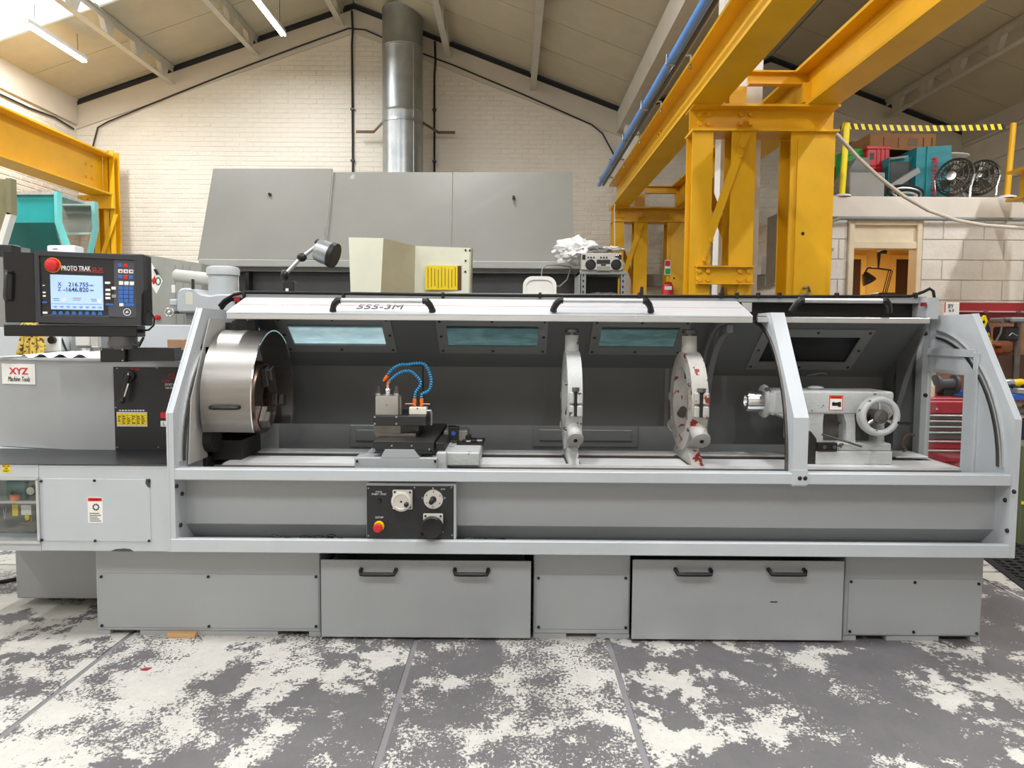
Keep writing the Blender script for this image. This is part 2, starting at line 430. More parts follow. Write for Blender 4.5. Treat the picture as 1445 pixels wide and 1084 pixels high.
wall_back = struct(B().prism(gpoly, 'Y', YW, YW+.3).build('wall_back', brick_m))
cells = courses(XL, XR, .9, lambda x: roof_z(x)-.42)
full = [c for c in cells if c[1]-c[0] > .21]
# the bricks that stand clearest in view: around the flue, above the grey machine
clear = sorted(full, key=lambda c: abs((c[0]+c[1])/2+2.6)/4.2 + abs((c[2]+c[3])/2-4.55)/1.1)
clear = [c for c in clear if c[2] > 3.4][:300]
cs = set(clear)
brick_field([c for c in cells if c not in cs], 'brick_courses', wall_back, 'X', YW, 1)
b0 = B().box(-.1075, .1075, -.005, .0, 0, .065, .0045).build('brick', brick_m, wall_back)
for i, c in enumerate(clear):
    o = b0 if i == 0 else copy_part(b0, wall_back, (0, 0, 0))
    o.location = ((c[0]+c[1])/2, YW-random.uniform(-.001, .0015), c[2])
wall_left = struct(B().box(XL-.3, XL, YS, YW, 0, ZL).build('wall_left', brick_m))
brick_field(courses(7.0, YW, 2.4, lambda y: ZL-.35), 'brick_courses', wall_left, 'Y', XL, -1)
struct(B().box(XL, XR, YS-.3, YS, 0, 6.8).build('wall_front', brick_m))
wall_right = struct(B().box(XR, XR+.3, YS, YW, 0, ZR).build('wall_right', brick_m))
blk = [(y0, y0+1.1-.012, z, z+.36-.012) for k, z in enumerate([3.05+.36*i for i in range(5)]) for y0 in [7.0+1.1*j-(.55 if k % 2 else 0) for j in range(6)]]
for (y0, y1, z0, z1) in blk:
    B().box(XR-.02, XR, max(y0, 6.5), min(y1, YW), z0, min(z1, ZR)).build('block', brick_m, wall_right)
# smooth rendered band under the verge
for i, (a, za, b_, zb) in enumerate(((XL, ZL, XR1, ZR1), (XR1, ZR1, XV, ZV), (XV, ZV, XR2, ZR2), (XR2, ZR2, XR, ZR))):
    n = 'trim_%d' % (i+1)
    struct(B().prism([(a, za-.05), (b_, zb-.05), (b_, zb-.43), (a, za-.43)], 'Y', YW-.035, YW).build(n, render_m))
    struct(B().prism([(a, za-.004), (b_, zb-.004), (b_, zb-.07), (a, za-.07)], 'Y', YW-.05, YW).build('trim_%d' % (i+5), roof_dk))
struct(B().box(XL, XL+.05, 6, YW-.05, ZL-.36, ZL+.06).build('trim_9', render_m))
struct(B().prism([(XV-.17, ZV-.02), (XV+.17, ZV-.02), (XV+.17, ZV-.34), (XV-.17, ZV-.34)], 'Y', 2.0, YW-.05).build('trim_10', purlin_m))

struct(B().box(XR-.05, XR, YS, YW-.05, ZR-.2, ZR+.06).build('trim_13', render_m))
# ---- roof: boards between the purlins, with rooflights on the left slope
ceiling = struct(B().prism([(XL, ZL+.05), (XR1, ZR1+.05), (XV, ZV+.05), (XR2, ZR2+.05), (XR, ZR+.05), (XR, ZR+.09), (XR2, ZR2+.09), (XV, ZV+.09), (XR1, ZR1+.09), (XL, ZL+.09)], 'Y', 9.86, YW+.3).build('ceiling', roof_dk))
def slope(a, za, b_, zb, y0, y1, nm, par, m_, t0=.02, t1=.05):
    return B().prism([(a, za+t0), (b_, zb+t0), (b_, zb+t1), (a, za+t1)], 'Y', y0, y1).build(nm, m_, par)
# the part of the roof nearer than the rooflights
for (a, b_) in ((XR1, XV), (XV, XR2), (XR2, XR)):
    slope(a, roof_z(a), b_, roof_z(b_-1e-6) if b_ < XR else ZR, YS, 9.86, 'roof_deck', ceiling, roof_dk, .05, .09)
slope(XL, ZL, XR1, ZR1, YS, 7.2, 'roof_deck', ceiling, roof_dk, .05, .09)
purl = [-5.40, -4.07, -2.72, -1.04, .296, 2.9, 4.6, 5.9]
edges = [XL, -5.40, -4.07, XR1, -1.04, .296, XV, 2.9, XR2, 5.9, XR]
yj = [5.2, 6.2, 7.2, 8.0, 8.93, 9.86, 10.85, 11.84, 11.96]
for a, b_ in zip(edges, edges[1:]):
    za, zb = roof_z(a), roof_z(b_)
    if b_ == XR: zb = ZR
    for y0, y1 in zip(yj, yj[1:]):
        light = b_ <= -4.0 and 7.2 <= y0 < 9.8
        if light or (b_ <= XR1 and 7.2 <= y0 < 9.8):
            if light:
                o = slope(a+.03, za+.03*.34, b_-.03, zb-.03*.34, y0+.01, y1-.01, 'rooflight', ceiling, roof_glass, .03, .036)
                continue
            slope(a, za, b_, zb, y0, y1, 'roof_deck', ceiling, roof_dk, .05, .09)
        slope(a+.012, za, b_-.012, zb, y0+.007, y1-.007, 'roof_board', ceiling, roof_m)
# ---- purlins: two flanges and triangular gussets
PLAB = {-5.40: 'painted open-web steel purlin beside the hanging batten and rooflight sheets', -4.07: 'painted open-web steel purlin between the two lit battens',
        -2.72: 'painted open-web steel purlin at the ridge above the black conduit', -1.04: 'painted open-web steel purlin meeting the gable beside the flue pipe',
        .296: 'painted open-web steel purlin between the flue and the valley beam', 2.9: 'painted open-web steel purlin above the yellow runway beams',
        4.6: 'painted open-web steel purlin at the second ridge behind the yellow beams', 5.9: 'painted open-web steel purlin above the mezzanine fans and tape'}
for x in purl:
    z = roof_z(x) + .015; h = .27; y0 = 4.5
    p = thing('roof_purlin', PLAB[x], 'purlin', (x, YW, z-h), 'open-web roof purlins')
    B().box(x-.05, x+.05, y0, YW-.02, z-.015, z).build('top_flange', purlin_m, p)
    B().box(x-.045, x+.045, y0, YW-.02, z-h, z-h+.014).build('bottom_flange', purlin_m, p)
    B().box(x+.02*(1 if x < XR1 or XV < x < XR2 else -1), x+.03*(1 if x < XR1 or XV < x < XR2 else -1), y0, YW-.02, z-.09, z-.015).build('web_plate', purlin_m, p)
    g0 = None
    yy = YW-.35
    while yy > y0+.3:
        if g0 is None:
            g0 = B().prism([(-.17, -.015), (.17, -.015), (.045, -h+.014), (-.045, -h+.014)], 'X', -.035, .035).build('gusset', purlin_m, p, origin=(0, 0, 0))
            g0.location = (0, yy-YW, h)
        else: copy_part(g0, p, (0, yy-YW, h))
        yy -= .78
# ---- building column under the valley
struct(B().box(P(1014, 300, 6.6).x, P(1070, 300, 6.6).x, 6.58, 6.76, 0, ZV-.34).build('trim_11', white_p))
struct(B().box(XV-.1, XV+.1, 11.5, 11.7, 0, ZV-.34).build('trim_12', white_p))

# ---- fluorescent battens (the photo shows two; the rows go on along the hall)
tube_m = S('lit_tube', 250, 250, 245, emit=(1, .99, .97), estr=9.0)
def batten(x, yc, z, label, group):
    t = thing('fluorescent_light', label, 'light', (x, yc, z), group)
    B().box(x-.035, x+.035, yc-.62, yc+.62, z+.03, z+.09, .008).build('housing', white_p, t)
    for s in (-.022, .022):
        B().cyl((x+s, yc-.6, z+.012), (x+s, yc+.6, z+.012), .016, n=10).build('tube', tube_m, t)
    zr = roof_z(x)+.02
    for s in (-.45, .45):
        B().cyl((x, yc+s, z+.09), (x, yc+s, zr), .004, n=6).build('hanger', steel_d, t)
    ld = bpy.data.lights.new('batten_light', 'AREA'); ld.shape = 'RECTANGLE'; ld.size = .1; ld.size_y = 1.2
    ld.energy = LAMP_W; ld.color = (.97, .985, 1)
    lo = bpy.data.objects.new('light_source', ld); COL.objects.link(lo); lo.parent = t; lo.location = (0, 0, -.012)
    return t
batten(-5.9, 9.82, 5.16, 'lit fluorescent batten hanging beside the bright rooflight sheets', 'fluorescent battens')
batten(-3.22, 10.0, 5.6, 'lit fluorescent batten hung in the middle of the roof slope', 'fluorescent battens')
for x, z in ((-5.9, 5.16), (-3.22, 5.6), (-.6, 5.45)):
    for yc in (6.3, 2.6, -1.0):
        batten(x, yc, z, 'unseen fluorescent batten added to brighten the right side of the hall', 'fluorescent battens along the hall')
for x, yc, z in ((1.0, 2.6, 5.0), (1.0, -1.0, 5.0), (4.0, 4.6, 5.35), (5.6, 5.8, 4.85), (4.0, .8, 5.35)):  # unseen battens added to brighten the right bay and right end of the lathe
    batten(x, yc, z, 'unseen fluorescent batten added to brighten the right side of the hall', 'fluorescent battens along the hall')

# ---- flue pipe with wall bracket
fx0, fx1 = P(541, 160, 11.55).x, P(597, 160, 11.55).x; fc, fr = (fx0+fx1)/2, (fx1-fx0)/2
t = thing('flue_pipe', 'large galvanised flue pipe rising up the white brick gable through the roof', 'pipe', (fc, 11.5, 0))
zt = roof_z(fc)+.03
zs = [0, 1.0, 2.2, 3.35, P(570, 160, 11.5).z, P(570, 70, 11.5).z, zt]
for a, b_ in zip(zs, zs[1:]):
    B().rev([(a, fr), (a+.012, fr+.006), (a+.03, fr), (b_-.03, fr), (b_-.012, fr+.005), (b_, fr)], (fc, 11.5, 0), (0, 0, 1), 40).build('pipe_section', galv, t)
B().box(fc+fr*.62, fc+fr*.66, 11.5-fr*.78, 11.5-fr*.74, 2.2, zs[5]).build('seam', galv, t)
zb = P(570, 177, 11.5).z
br = B()
for s in (-1, 1):
    br.slab((fc+s*fr, 11.45, zb+.05), (fc+s*(fr+.2), 11.8, zb), (fc+s*(fr+.2), 11.8, zb-.04), (fc+s*fr, 11.45, zb+.01), .012)
    br.box(fc+s*(fr+.2), fc+s*(fr+.47), 11.79, 11.81, zb-.04, zb)
br.build('wall_bracket', rust, t)
B().rev([(zb+.01, fr+.001), (zb+.01, fr+.012), (zb+.05, fr+.012), (zb+.05, fr+.001)], (fc, 11.5, 0), (0, 0, 1), 40).build('clamp_band', galv, t)
# ---- black conduits on the gable
for px, lab in ((497, 'thin black vertical conduit on brick to the gable centre side of the flue'), (613, 'thin black vertical conduit behind the flue bracket arm with rusty end')):
    x = P(px, 130, 11.96).x
    t = thing('conduit', lab, 'conduit', (x, 11.96, 0), 'black conduits on the gable')
    zt = roof_z(x)-.1
    B().tube([(x, 11.965, .0), (x, 11.965, zt-.5), (x+.02, 11.93, zt-.3), (x+.01, 11.93, zt)], .017, 8).build('pipe', black, t)
    for z in (2.6, 3.3, 4.2, 5.0): B().box(x-.03, x+.03, 11.94, 11.99, z, z+.03).build('saddle', black, t)
# cable along the foot of the rendered band
pts = [P(a, b_, 11.95) for a, b_ in ((128, 218), (138, 180), (152, 172), (215, 146), (330, 100), (420, 66), (492, 40), (515, 42), (560, 62), (640, 92), (735, 132), (835, 176), (850, 188), (866, 218))]
tag(B().tube(pts, .012, 6).build('wall_cable', black), 'dark cable following the gable slope under the rendered band', 'cable')
pts = [PX(a, b_, XL+.03) for a, b_ in ((0, 133), (40, 152), (78, 166), (104, 182))]
tag(B().tube(pts, .014, 6).build('wall_cable', black), 'dark cable clipped along the white side wall above the yellow runway', 'cable')

# ---- steel cable trunking on the gable, rising on the office's side wall
z = P(990, 396, 11.9).z; XO_ = P(1172, 350, 8.0).x
t = thing('cable_trunking', 'grey steel trunking run along the gable wall behind the yellow columns', 'trunking', (2.5, 11.9, z))
B().box(P(880, 396, 11.85).x, XO_-.12, 11.85, 11.985, z-.1, z+.09, .005).build('trunking_run', galv, t)
t = thing('trunking_riser', 'bent grey trunking rising on the wall between the yellow columns', 'trunking', (XO_-.1, 9.6, z))
ya_, yb_ = PX(1110, 350, XO_-.05).y, PX(1087, 350, XO_-.05).y
B().box(XO_-.1, XO_-.002, ya_+.12, yb_, PX(1098, 400, XO_-.05).z, PX(1098, 303, XO_-.05).z, .005).build('riser', galv, t)
B().box(XO_-.1, XO_-.002, yb_, 11.7, PX(1080, 401, XO_-.05).z-.03, PX(1080, 391, XO_-.05).z, .005).build('lower_run', galv, t)
B().box(XO_-.09, XO_-.002, ya_, ya_+.12, PX(1104, 318, XO_-.05).z-.1, PX(1104, 303, XO_-.05).z, .005).build('top_bend', galv, t)
t2 = B().box(P(1103, 350, 9.0).x, P(1118, 350, 9.0).x, 9.0, 9.12, 0, P(1110, 302, 9).z, .005).build('steel_upright', galv)
tag(t2, 'tall galvanised channel upright behind the widest yellow column', 'upright')
# junction box
tag(B().box(XO_-.09, XO_-.002, PX(1083, 375, XO_).y, PX(1068, 375, XO_).y, PX(1077, 389, XO_).z, PX(1077, 363, XO_).z, .01).build('junction_box', S('junction_box_grey', 200, 196, 188)), 'pale grey junction box beside the trunking bend', 'box')

# ================================================================== YELLOW CRANE RUNWAYS
def bolts(pts, par, r=.018, d=(0, -1, 0), m_=yellow, ln=.02):
    b0 = None
    for p in pts:
        p = Vector(p)-parent_loc(par)
        if b0 is None:
            dv = Vector(d)
            b0 = B().cyl((0, 0, 0), tuple(dv*ln), r, r*.9, 6).build('bolt', m_, par, origin=(0, 0, 0)); b0.location = p
        else: copy_part(b0, par, p)
def runway(xc, z0, z1, y0, y1, w, label, nm='crane_runway_beam'):
    t = thing(nm, label, 'crane beam', (xc, y0, z0), 'crane runway beams')
    B().box(xc-w/2, xc+w/2, y0, y1, z0, z0+.025).build('bottom_flange', yellow, t)
    B().box(xc-w/2, xc+w/2, y0, y1, z1-.025, z1).build('top_flange', yellow, t)
    B().box(xc-.009, xc+.009, y0, y1, z0+.025, z1-.025).build('web', yellow, t)
    return t
YN, YFF = 6.1, 10.9
def frame(Yc, label, k):
    s = YN / Yc
    def X_(px): return P(px, 300, YN).x
    t = thing('crane_column_frame', label, 'crane column', (P(1070, 300, YN).x, Yc, 0), 'yellow crane column frames')
    zc0, zc1 = P(1075, 186, YN).z, P(1075, 148, YN).z
    # laced pair
    for (a, b_) in ((975, 1004), (1030, 1064)):
        x0, x1 = X_(a), X_(b_)
        c = B(); c.box(x0, x1, Yc, Yc+.014, 0, zc0); c.box(x0, x1, Yc+.2, Yc+.214, 0, zc0); c.box((x0+x1)/2-.006, (x0+x1)/2+.006, Yc+.014, Yc+.2, 0, zc0)
        c.build('column', yellow, t)
    for (p0, p1, y) in (((1052, 190), (985, 378), Yc-.016), ((985, 190), (1052, 378), Yc+.216)):
        a, b_ = P(*p0, YN), P(*p1, YN); d = (b_-a).normalized(); n = Vector((d.z, 0, -d.x))*.033
        B().slab((a.x+n.x, y, a.z+n.z), (b_.x+n.x, y, b_.z+n.z), (b_.x-n.x, y, b_.z-n.z), (a.x-n.x, y, a.z-n.z), .012).build('lacing_bar', yellow, t)
        a2, b2 = P(p0[0], 390, YN), P(p1[0], 578, YN)
        B().slab((a2.x+n.x, y, a2.z+n.z), (b2.x+n.x, y, b2.z+n.z), (b2.x-n.x, y, b2.z-n.z), (a2.x-n.x, y, a2.z-n.z), .012).build('lacing_bar', yellow, t)
    bolts([(P(*q, YN).x, Yc-.03, P(*q, YN).z) for q in ((1046, 208), (1044, 221), (1002, 340), (992, 367))], t)
    a = R(981, 376, 1061, 402, YN)
    c = B(); c.box(a[0], a[1], Yc-.03, Yc-.016, a[2], a[3]); c.box(a[0], a[1], Yc-.075, Yc-.03, a[3]-.012, a[3]); c.box(a[0], a[1], Yc-.075, Yc-.03, a[2], a[2]+.012)
    c.build('tie_channel', yellow, t)
    bolts([(P(q, w, YN).x, Yc-.03, P(q, w, YN).z) for q in (985, 997, 1042, 1054) for w in (383, 395)], t, .022)
    # single wide column
    x0, x1 = X_(1114), X_(1176)
    c = B(); c.box(x0, x1, Yc+.01, Yc+.03, 0, zc0); c.box(x0, x1, Yc+.26, Yc+.28, 0, zc0); c.box((x0+x1)/2-.007, (x0+x1)/2+.007, Yc+.03, Yc+.26, 0, zc0)
    c.build('column', yellow, t)
    B().box(x0+.05, x1-.05, Yc-.012, Yc+.01, P(1145, 300, YN).z-1.0, zc0-.05).build('cover_plate', yellow, t)
    B().cyl((P(1132, 330, YN).x, Yc-.014, P(1132, 330, YN).z), (P(1132, 330, YN).x, Yc-.01, P(1132, 330, YN).z), .014, n=10).build('bolt_hole', black, t)
    # head beam
    a0, a1 = X_(974), X_(1179)
    c = B(); c.beam_x(a0, a1, zc0, zc1, Yc+.11, .28); c.build('head_beam', yellow, t)
    bolts([(X_(q), Yc+.098, P(q, w, YN).z) for q in (988, 1001, 1046, 1060) for w in (157, 170)], t, .02)
    # stub post and tie to the far runway
    B().box(X_(1040), X_(1065), Yc+.3, Yc+.42, zc1, P(1050, 104, YN).z).build('stub_post', yellow, t)
    zt0, zt1 = P(1110, 104, YN).z, P(1110, 84, YN).z
    c = B(); c.box(X_(1066), X_(1158), Yc+.3, Yc+.315, zt0, zt1); c.box(X_(1066), X_(1158), Yc+.24, Yc+.3, zt1-.012, zt1); c.box(X_(1066), X_(1158), Yc+.24, Yc+.3, zt0, zt0+.012)
    c.box(X_(1142), X_(1158), Yc+.2, Yc+.3, zt0-.16, zt0); c.build('tie_bracket', yellow, t)
    return t, zc1
t, zc1 = frame(YN, 'yellow crane column frame with laced columns beside the white building column', 0)
frame(YFF, 'far yellow crane column frame close to the white brick gable', 1)
xa0, xa1 = P(976, 200, YN).x, P(1046, 200, YN).x
za = zc1; Htop = .37
tA = runway(P(997, 147, YN).x, za, za+Htop, 1.5, 11.2, .25, 'yellow crane runway beam beside the blue conductor pipe')
tB = runway(P(1160, 147, YN).x, za, za+Htop, 1.5, 11.2, .25, 'yellow crane runway beam over the widest columns without a blue pipe')
xA = tA.location.x
for yb in (7.9, 9.3): bolts([(xA-.009, yb+dy, za+dz) for dy in (0, .12) for dz in (.1, .26)], tA, .018, (-1, 0, 0))
# blue conductor pipe on brackets
xb, zb = xA-.26, za+.40
t = thing('conductor_pipe', 'blue pipe held on hooked brackets along the yellow runway beam', 'pipe', (xb, 6, zb))
B().cyl((xb, 1.5, zb), (xb, 11.3, zb), .035, n=12).build('pipe', S('blue_pipe_paint', 84, 140, 214, rough=.35), t)
B().cyl((xb+.05, 1.5, zb-.03), (xb+.05, 11.2, zb-.03), .018, n=8).build('cable', black, t)
for y in (4.9, 6.2, 7.4, 8.6, 9.8, 10.9):
    B().tube([(xA-.115, y, za+Htop-.06), (xA-.115, y, zb+.02), (xb-.05, y, zb+.02), (xb-.05, y, zb-.05), (xb+.02, y, zb-.06)], .011, 6).build('bracket', galv, t)
B().rect(942, 84, 951, 99, 6.95, .1, .01).build('junction_cap', white_p, t)
# thin cord hanging from the far runway end
p = P(869, 262, 10.5)
tag(B().tube([(p.x, 10.6, za), (p.x, 10.5, za-.6), (p.x-.03, 10.5, 1.2)], .007, 6).build('pull_cord', white_p), 'thin pale cord hanging from the end of a runway beam', 'cord')
# left runway
zl0, zl1 = P(148, 274, 11.3).z, P(150, 216, 11.3).z
xl = P(154, 272, 11.3).x-.18
tL = runway(xl, zl0, zl1, 2.0, 11.45, .36, 'yellow crane runway beam along the side wall above the teal machine')
bolts([(xl+.009, 11.0+dy, zl0+dz) for dy in (0, .15) for dz in (.2, .38)], tL, .02, (1, 0, 0))
t = thing('crane_column', 'yellow crane column with lacing bar in the corner of the gable wall', 'crane column', (xl, 11.3, 0))
for dx, yy in ((-.0, 11.47), (-.32, 11.6)):
    c = B(); c.box(xl+dx, xl+dx+.17, yy, yy+.014, 0, zl0 if dx < 0 else zl1+.08); c.box(xl+dx, xl+dx+.17, yy+.15, yy+.164, 0, zl0 if dx < 0 else zl1+.08); c.box(xl+dx+.08, xl+dx+.092, yy, yy+.15, 0, zl0 if dx < 0 else zl1+.08)
    c.build('column', yellow, t)
B().box(xl-.35, xl+.2, 11.38, 11.44, zl0-.2, zl0, .005).build('head_bracket', yellow, t)
a, b_ = Vector((xl+.24, 11.43, zl0-.28)), Vector((xl-.1, 11.43, zl0-1.2))
B().slab((a.x, a.y, a.z), (b_.x, b_.y, b_.z), (b_.x-.06, b_.y, b_.z), (a.x-.06, a.y, a.z), .012).build('lacing_bar', yellow, t)
bolts([(xl-.3+q*.1, 11.38, zl0-.06-w*.08) for q in range(2) for w in range(2)], t, .018)
# right-hand runway along the far wall with its guard post
zr0, zr1 = P(1440, 283, 7.6).z, P(1440, 240, 7.6).z
tR = runway(P(1436, 260, 7.6).x+.1, zr0, zr1, 2.0, 7.7, .3, 'yellow crane runway beam end beside the mezzanine fans')
xr_ = P(1436, 260, 7.6).x+.1
B().prism([(xr_-.12, zr0), (xr_+.12, zr0), (xr_+.12, zr0-.5)], 'Y', 7.4, 7.5).build('knee_bracket', yellow, tR)
B().box(xr_+.02, xr_+.2, 7.35, 7.6, 0, zr0).build('support_post', yellow, tR)

# ================================================================== THE LATHE
YF, YB, YA = 3.40, 3.526, 3.95            # tray front, pedestal front, spindle axis
ZA = P(1070, 566, YA).z
XLP, XRP = P(243, 700, YF).x, P(1430, 700, YF).x     # end plates
lathe = thing('lathe', 'long grey machine lathe with open sliding hood, chuck and tray on floor pedestals', 'lathe', (.3, 3.9, 0))
def part(name, mb, m_, par=None, **k): return mb.build(name, m_, par if par is not None else lathe, **k)
def screws(pts, par, r=.006, m_=black, ln=.006):
    b0 = None
    for p in pts:
        q = Vector(p)-parent_loc(par)
        if b0 is None:
            b0 = B().cyl((0, 0, 0), (0, -ln, 0), r, r*.85, 10).build('screw', m_, par, origin=(0, 0, 0)); b0.location = q
        else: copy_part(b0, par, q)
def pxs(l, Y): return [P(a, b_, Y) for a, b_ in l]
def pt(a, b_, Y): return tuple(P(a, b_, Y))

# ---- pedestals
def pedestal(x0, x1, yb, cut, panel, scr, notch):
    a = R(x0, 782, x1, yb, YB); zt = P((x0+x1)/2, 775, YB).z
    zp = P((x0+x1)/2, 808, YB).z
    b = B(); zf = .022
    b.box(a[0], a[1], YB, YB+.86, zf, zt, .004)
    # feet left and right of the fork notches
    xs = [a[0]] + [P(q, 890, YB).x for q in notch] + [a[1]]
    for i in range(0, len(xs)-1, 2): b.box(xs[i], xs[i+1], YB, YB+.86, 0, zf)
    o = part('pedestal', b, paint_grey2)
    c = B().box(*(lambda q: (q[0], q[1], YB-.004, YB, q[2], q[3]))(R(*panel, YB)), .002); p = part('cover_panel', c, paint_grey2, o)
    screws([(P(u, v, YB-.004).x, YB-.004, P(u, v, YB-.004).z) for u, v in scr], o, .0075)
    return o
pedestal(136, 452, 893, None, (140, 810, 450, 886), [(143, 814), (294, 814), (446, 814), (144, 883), (295, 884), (446, 884)], (155, 198, 392, 436))
pedestal(753, 889, 894, None, (756, 811, 887, 888), [(760, 816), (883, 816), (760, 885), (883, 886)], (799, 842))
pedestal(1191, 1386, 902, None, (1196, 817, 1383, 896), [(1201, 821), (1291, 822), (1381, 824), (1199, 891), (1289, 892), (1378, 894)], (1208, 1251, 1325, 1370))
a = R(22, 780, 140, 845, 3.9)
part('motor_cover', B().box(a[0], a[1]+.1, 3.9, 4.5, a[2], a[3]+.05, .006), paint_grey2)
part('underframe', B().box(P(136, 800, YB).x+.2, P(1386, 800, YB).x-.2, YB+.74, YB+.84, .05, .5), dark)
# ---- tray: front lip, recessed apron panel, ends
zl1, zl0 = P(840, 765, YF).z, P(840, 783.5, YF).z
zr1, zr0 = P(840, 666, YF).z, P(840, 682, YF).z
part('tray_lip', B().box(XLP-.012, XRP-.004, YF-.004, YF+.03, zl0, zl1, .003), paint_light)
part('front_rail', B().box(XLP+.01, XRP-.01, YF, YF+.06, zr0, zr1, .004), paint_light)
zm = P(700, 742, 3.51).z
part('tray_panel', B().prism([(3.51, zr0+.005), (3.53, zr0+.005), (3.53, zm), (3.62, zl0+.04), (3.62, zl0+.02), (3.605, zl0+.02), (3.51, zm)], 'X', XLP+.012, XRP-.012), paint_grey2)
part('tray_floor', B().box(XLP, XRP, YF+.03, 4.5, zl0, zl0+.02), paint_grey2)
part('rail_shelf', B().box(XLP+.01, XRP-.01, YF+.06, 3.53, zr0+.005, zr0+.02), paint_grey2)
rng = random.Random(3)
b = B()
for i in range(26):
    x = rng.uniform(P(345, 750, YF).x, P(480, 750, YF).x) if i < 15 else rng.uniform(P(640, 750, YF).x, P(715, 750, YF).x)
    b.sphere((x, YF+.05+rng.uniform(0, .03), zl0+.045+rng.uniform(-.02, .02)), rng.uniform(.008, .02), (1.6, 1, .5), 6, 4)
o = part('swarf', b, dark); o['kind'] = 'stuff'; o['label'] = 'black oily swarf caught in the tray'
for X_, sgn, l in ((XLP, 1, ((249, 686), (257, 697), (255, 741))), (XRP, -1, ((1431, 694), (1418, 706), (1421, 749)))):
    for (u, v) in l:
        q = PX(u, v, X_+sgn*.016); B().sphere(q, .011, (.8, 1, 1), 10, 6).build('cap_screw', black, lathe)
# ---- end plates (outline in Y,Z), curved track on the inner face
zk = P(1437, 592, YF).z; zt_ = P(1345, 443, 3.76).z
prof = [(YF, zl0), (YF, zk), (3.755, zt_), (4.12, zt_), (4.12, zl0)]
def plate(x0, x1, hole=None):
    b = B()
    if not hole: b.prism(prof, 'X', x0, x1)
    else:
        hy0, hy1, hz0, hz1 = hole
        b.prism([(YF, zl0), (YF, zk), (3.755, zt_), (hy0, zt_), (hy0, zl0)], 'X', x0, x1)
        b.prism([(hy0, zl0), (hy0, hz0), (hy1, hz0), (hy1, zl0)], 'X', x0, x1)
        b.prism([(hy0, hz1), (hy0, zt_), (hy1, zt_), (hy1, hz1)], 'X', x0, x1)
        b.prism([(hy1, zl0), (hy1, zt_), (4.12+.14, zt_), (4.12+.14, zl0)], 'X', x0, x1)
    return b
pl = part('end_plate', plate(XLP-.012, XLP+.012), paint_light)
ha, hb = PX(1361, 590, XRP), PX(1309, 590, XRP)
hz1, hz0 = PX(1335, 527, XRP).z, PX(1335, 655, XRP).z
pr = part('end_plate', plate(XRP-.012, XRP+.012, (ha.y, hb.y, hz0, hz1)), paint_light)
part('end_window', B().box(XRP-.003, XRP+.003, ha.y-.01, hb.y+.01, hz0-.01, hz1+.01), clear_pane, pr)
def arc_pts(r, y0=4.12, z0=None, a0=2, a1=84, n=18, rz=None):
    z0 = z0 if z0 is not None else zr1
    rz = rz or r
    return [(y0-r*math.cos(math.radians(a0+(a1-a0)*i/n)), z0+rz*math.sin(math.radians(a0+(a1-a0)*i/n))) for i in range(n+1)]
for X_, s, par in ((XLP, 1, pl), (XRP, -1, pr)):
    for r, w in ((.665, .012), (.63, .012)):
        part('curved_track', B().ring(arc_pts(r, rz=r*1.02), arc_pts(r-w, rz=(r-w)*1.02), 'X', X_+s*.012, X_+s*.022, closed=False), alu if r > .64 else steel_d, par)
# flat bars on the right end plate
z1 = PX(1345, 497, XRP).z
part('stiffener', B().box(XRP-.024, XRP-.012, PX(1383, 497, XRP).y, 4.13, z1-.022, z1+.018, .002), paint_light, pr)
y_ = PX(1380, 580, XRP).y
part('stiffener', B().box(XRP-.026, XRP-.012, y_-.018, y_+.018, zr1-.05, z1, .002), paint_light, pr)
part('corner_post', B().box(XRP-.045, XRP-.012, 4.13, 4.2, zr1-.05, zt_, .003), paint_grey2, pr)
for v in (471, 558): B().sphere(PX(1306, v, XRP-.05), .012, (1, 1, 1), 10, 6).build('cap_screw', black, pr)
# chamfered rim of the plates catches the light: thin return flange
for X_, s, par in ((XLP, -1, pl), (XRP, 1, pr)):
    part('rim_flange', B().prism([(YF-.002, zl0), (YF-.002, zk), (3.753, zt_+.003), (3.80, zt_+.003), (3.80, zt_-.012), (3.765, zt_-.012), (YF+.016, zk-.006), (YF+.016, zl0)], 'X', X_+s*.012, X_+s*.02), paint_light, par)
# inner lining of the left end, scuffed
part('lining_plate', B().prism([(3.52, zr1), (3.56, zk+.05), (3.80, zt_-.05), (4.12, zt_-.05), (4.12, zr1)], 'X', XLP+.024, XLP+.03), S('scuffed_lining', 186, 182, 176, rough=.5, var=.08, scale=3, chips=srgb(60, 58, 56), chip_amt=-.05), pl)
# ---- arch frame of the sliding hood
xa0, xa1 = P(1119, 640, YF).x, P(1140, 640, YF).x
outer = [(YF, zr1-.005), (YF, zk)] + [(3.755, zt_), (3.9, zt_)]
fr_o = [(YF, zr1-.06), (YF, zk*.45+zr1*.55), (YF, zk), (YF+.12, zk+(zt_-zk)*.34), (YF+.24, zk+(zt_-zk)*.676), (3.755, zt_), (3.85, zt_), (3.95, zt_)]
ar = [(4.02-.57*math.cos(math.radians(t_)), zr1+(zt_-zr1-.035)*math.sin(math.radians(t_))) for t_ in (0, 14, 30, 44, 57, 69, 79, 86)]
fr_i = [(ar[0][0], zr1-.06)] + ar[1:]
archo = part('hood_arch', B().ring(fr_o, fr_i, 'X', xa0, xa1, closed=False), paint_light)
arI = [(4.02-.552*math.cos(math.radians(t_)), zr1+(zt_-zr1-.05)*math.sin(math.radians(t_))) for t_ in range(0, 90, 6)]
arO = [(4.02-.57*math.cos(math.radians(t_)), zr1+(zt_-zr1-.035)*math.sin(math.radians(t_))) for t_ in range(0, 90, 6)]
part('seal_strip', B().ring(arO, arI, 'X', xa0-.012, xa0+.004, closed=False), steel_d, archo)
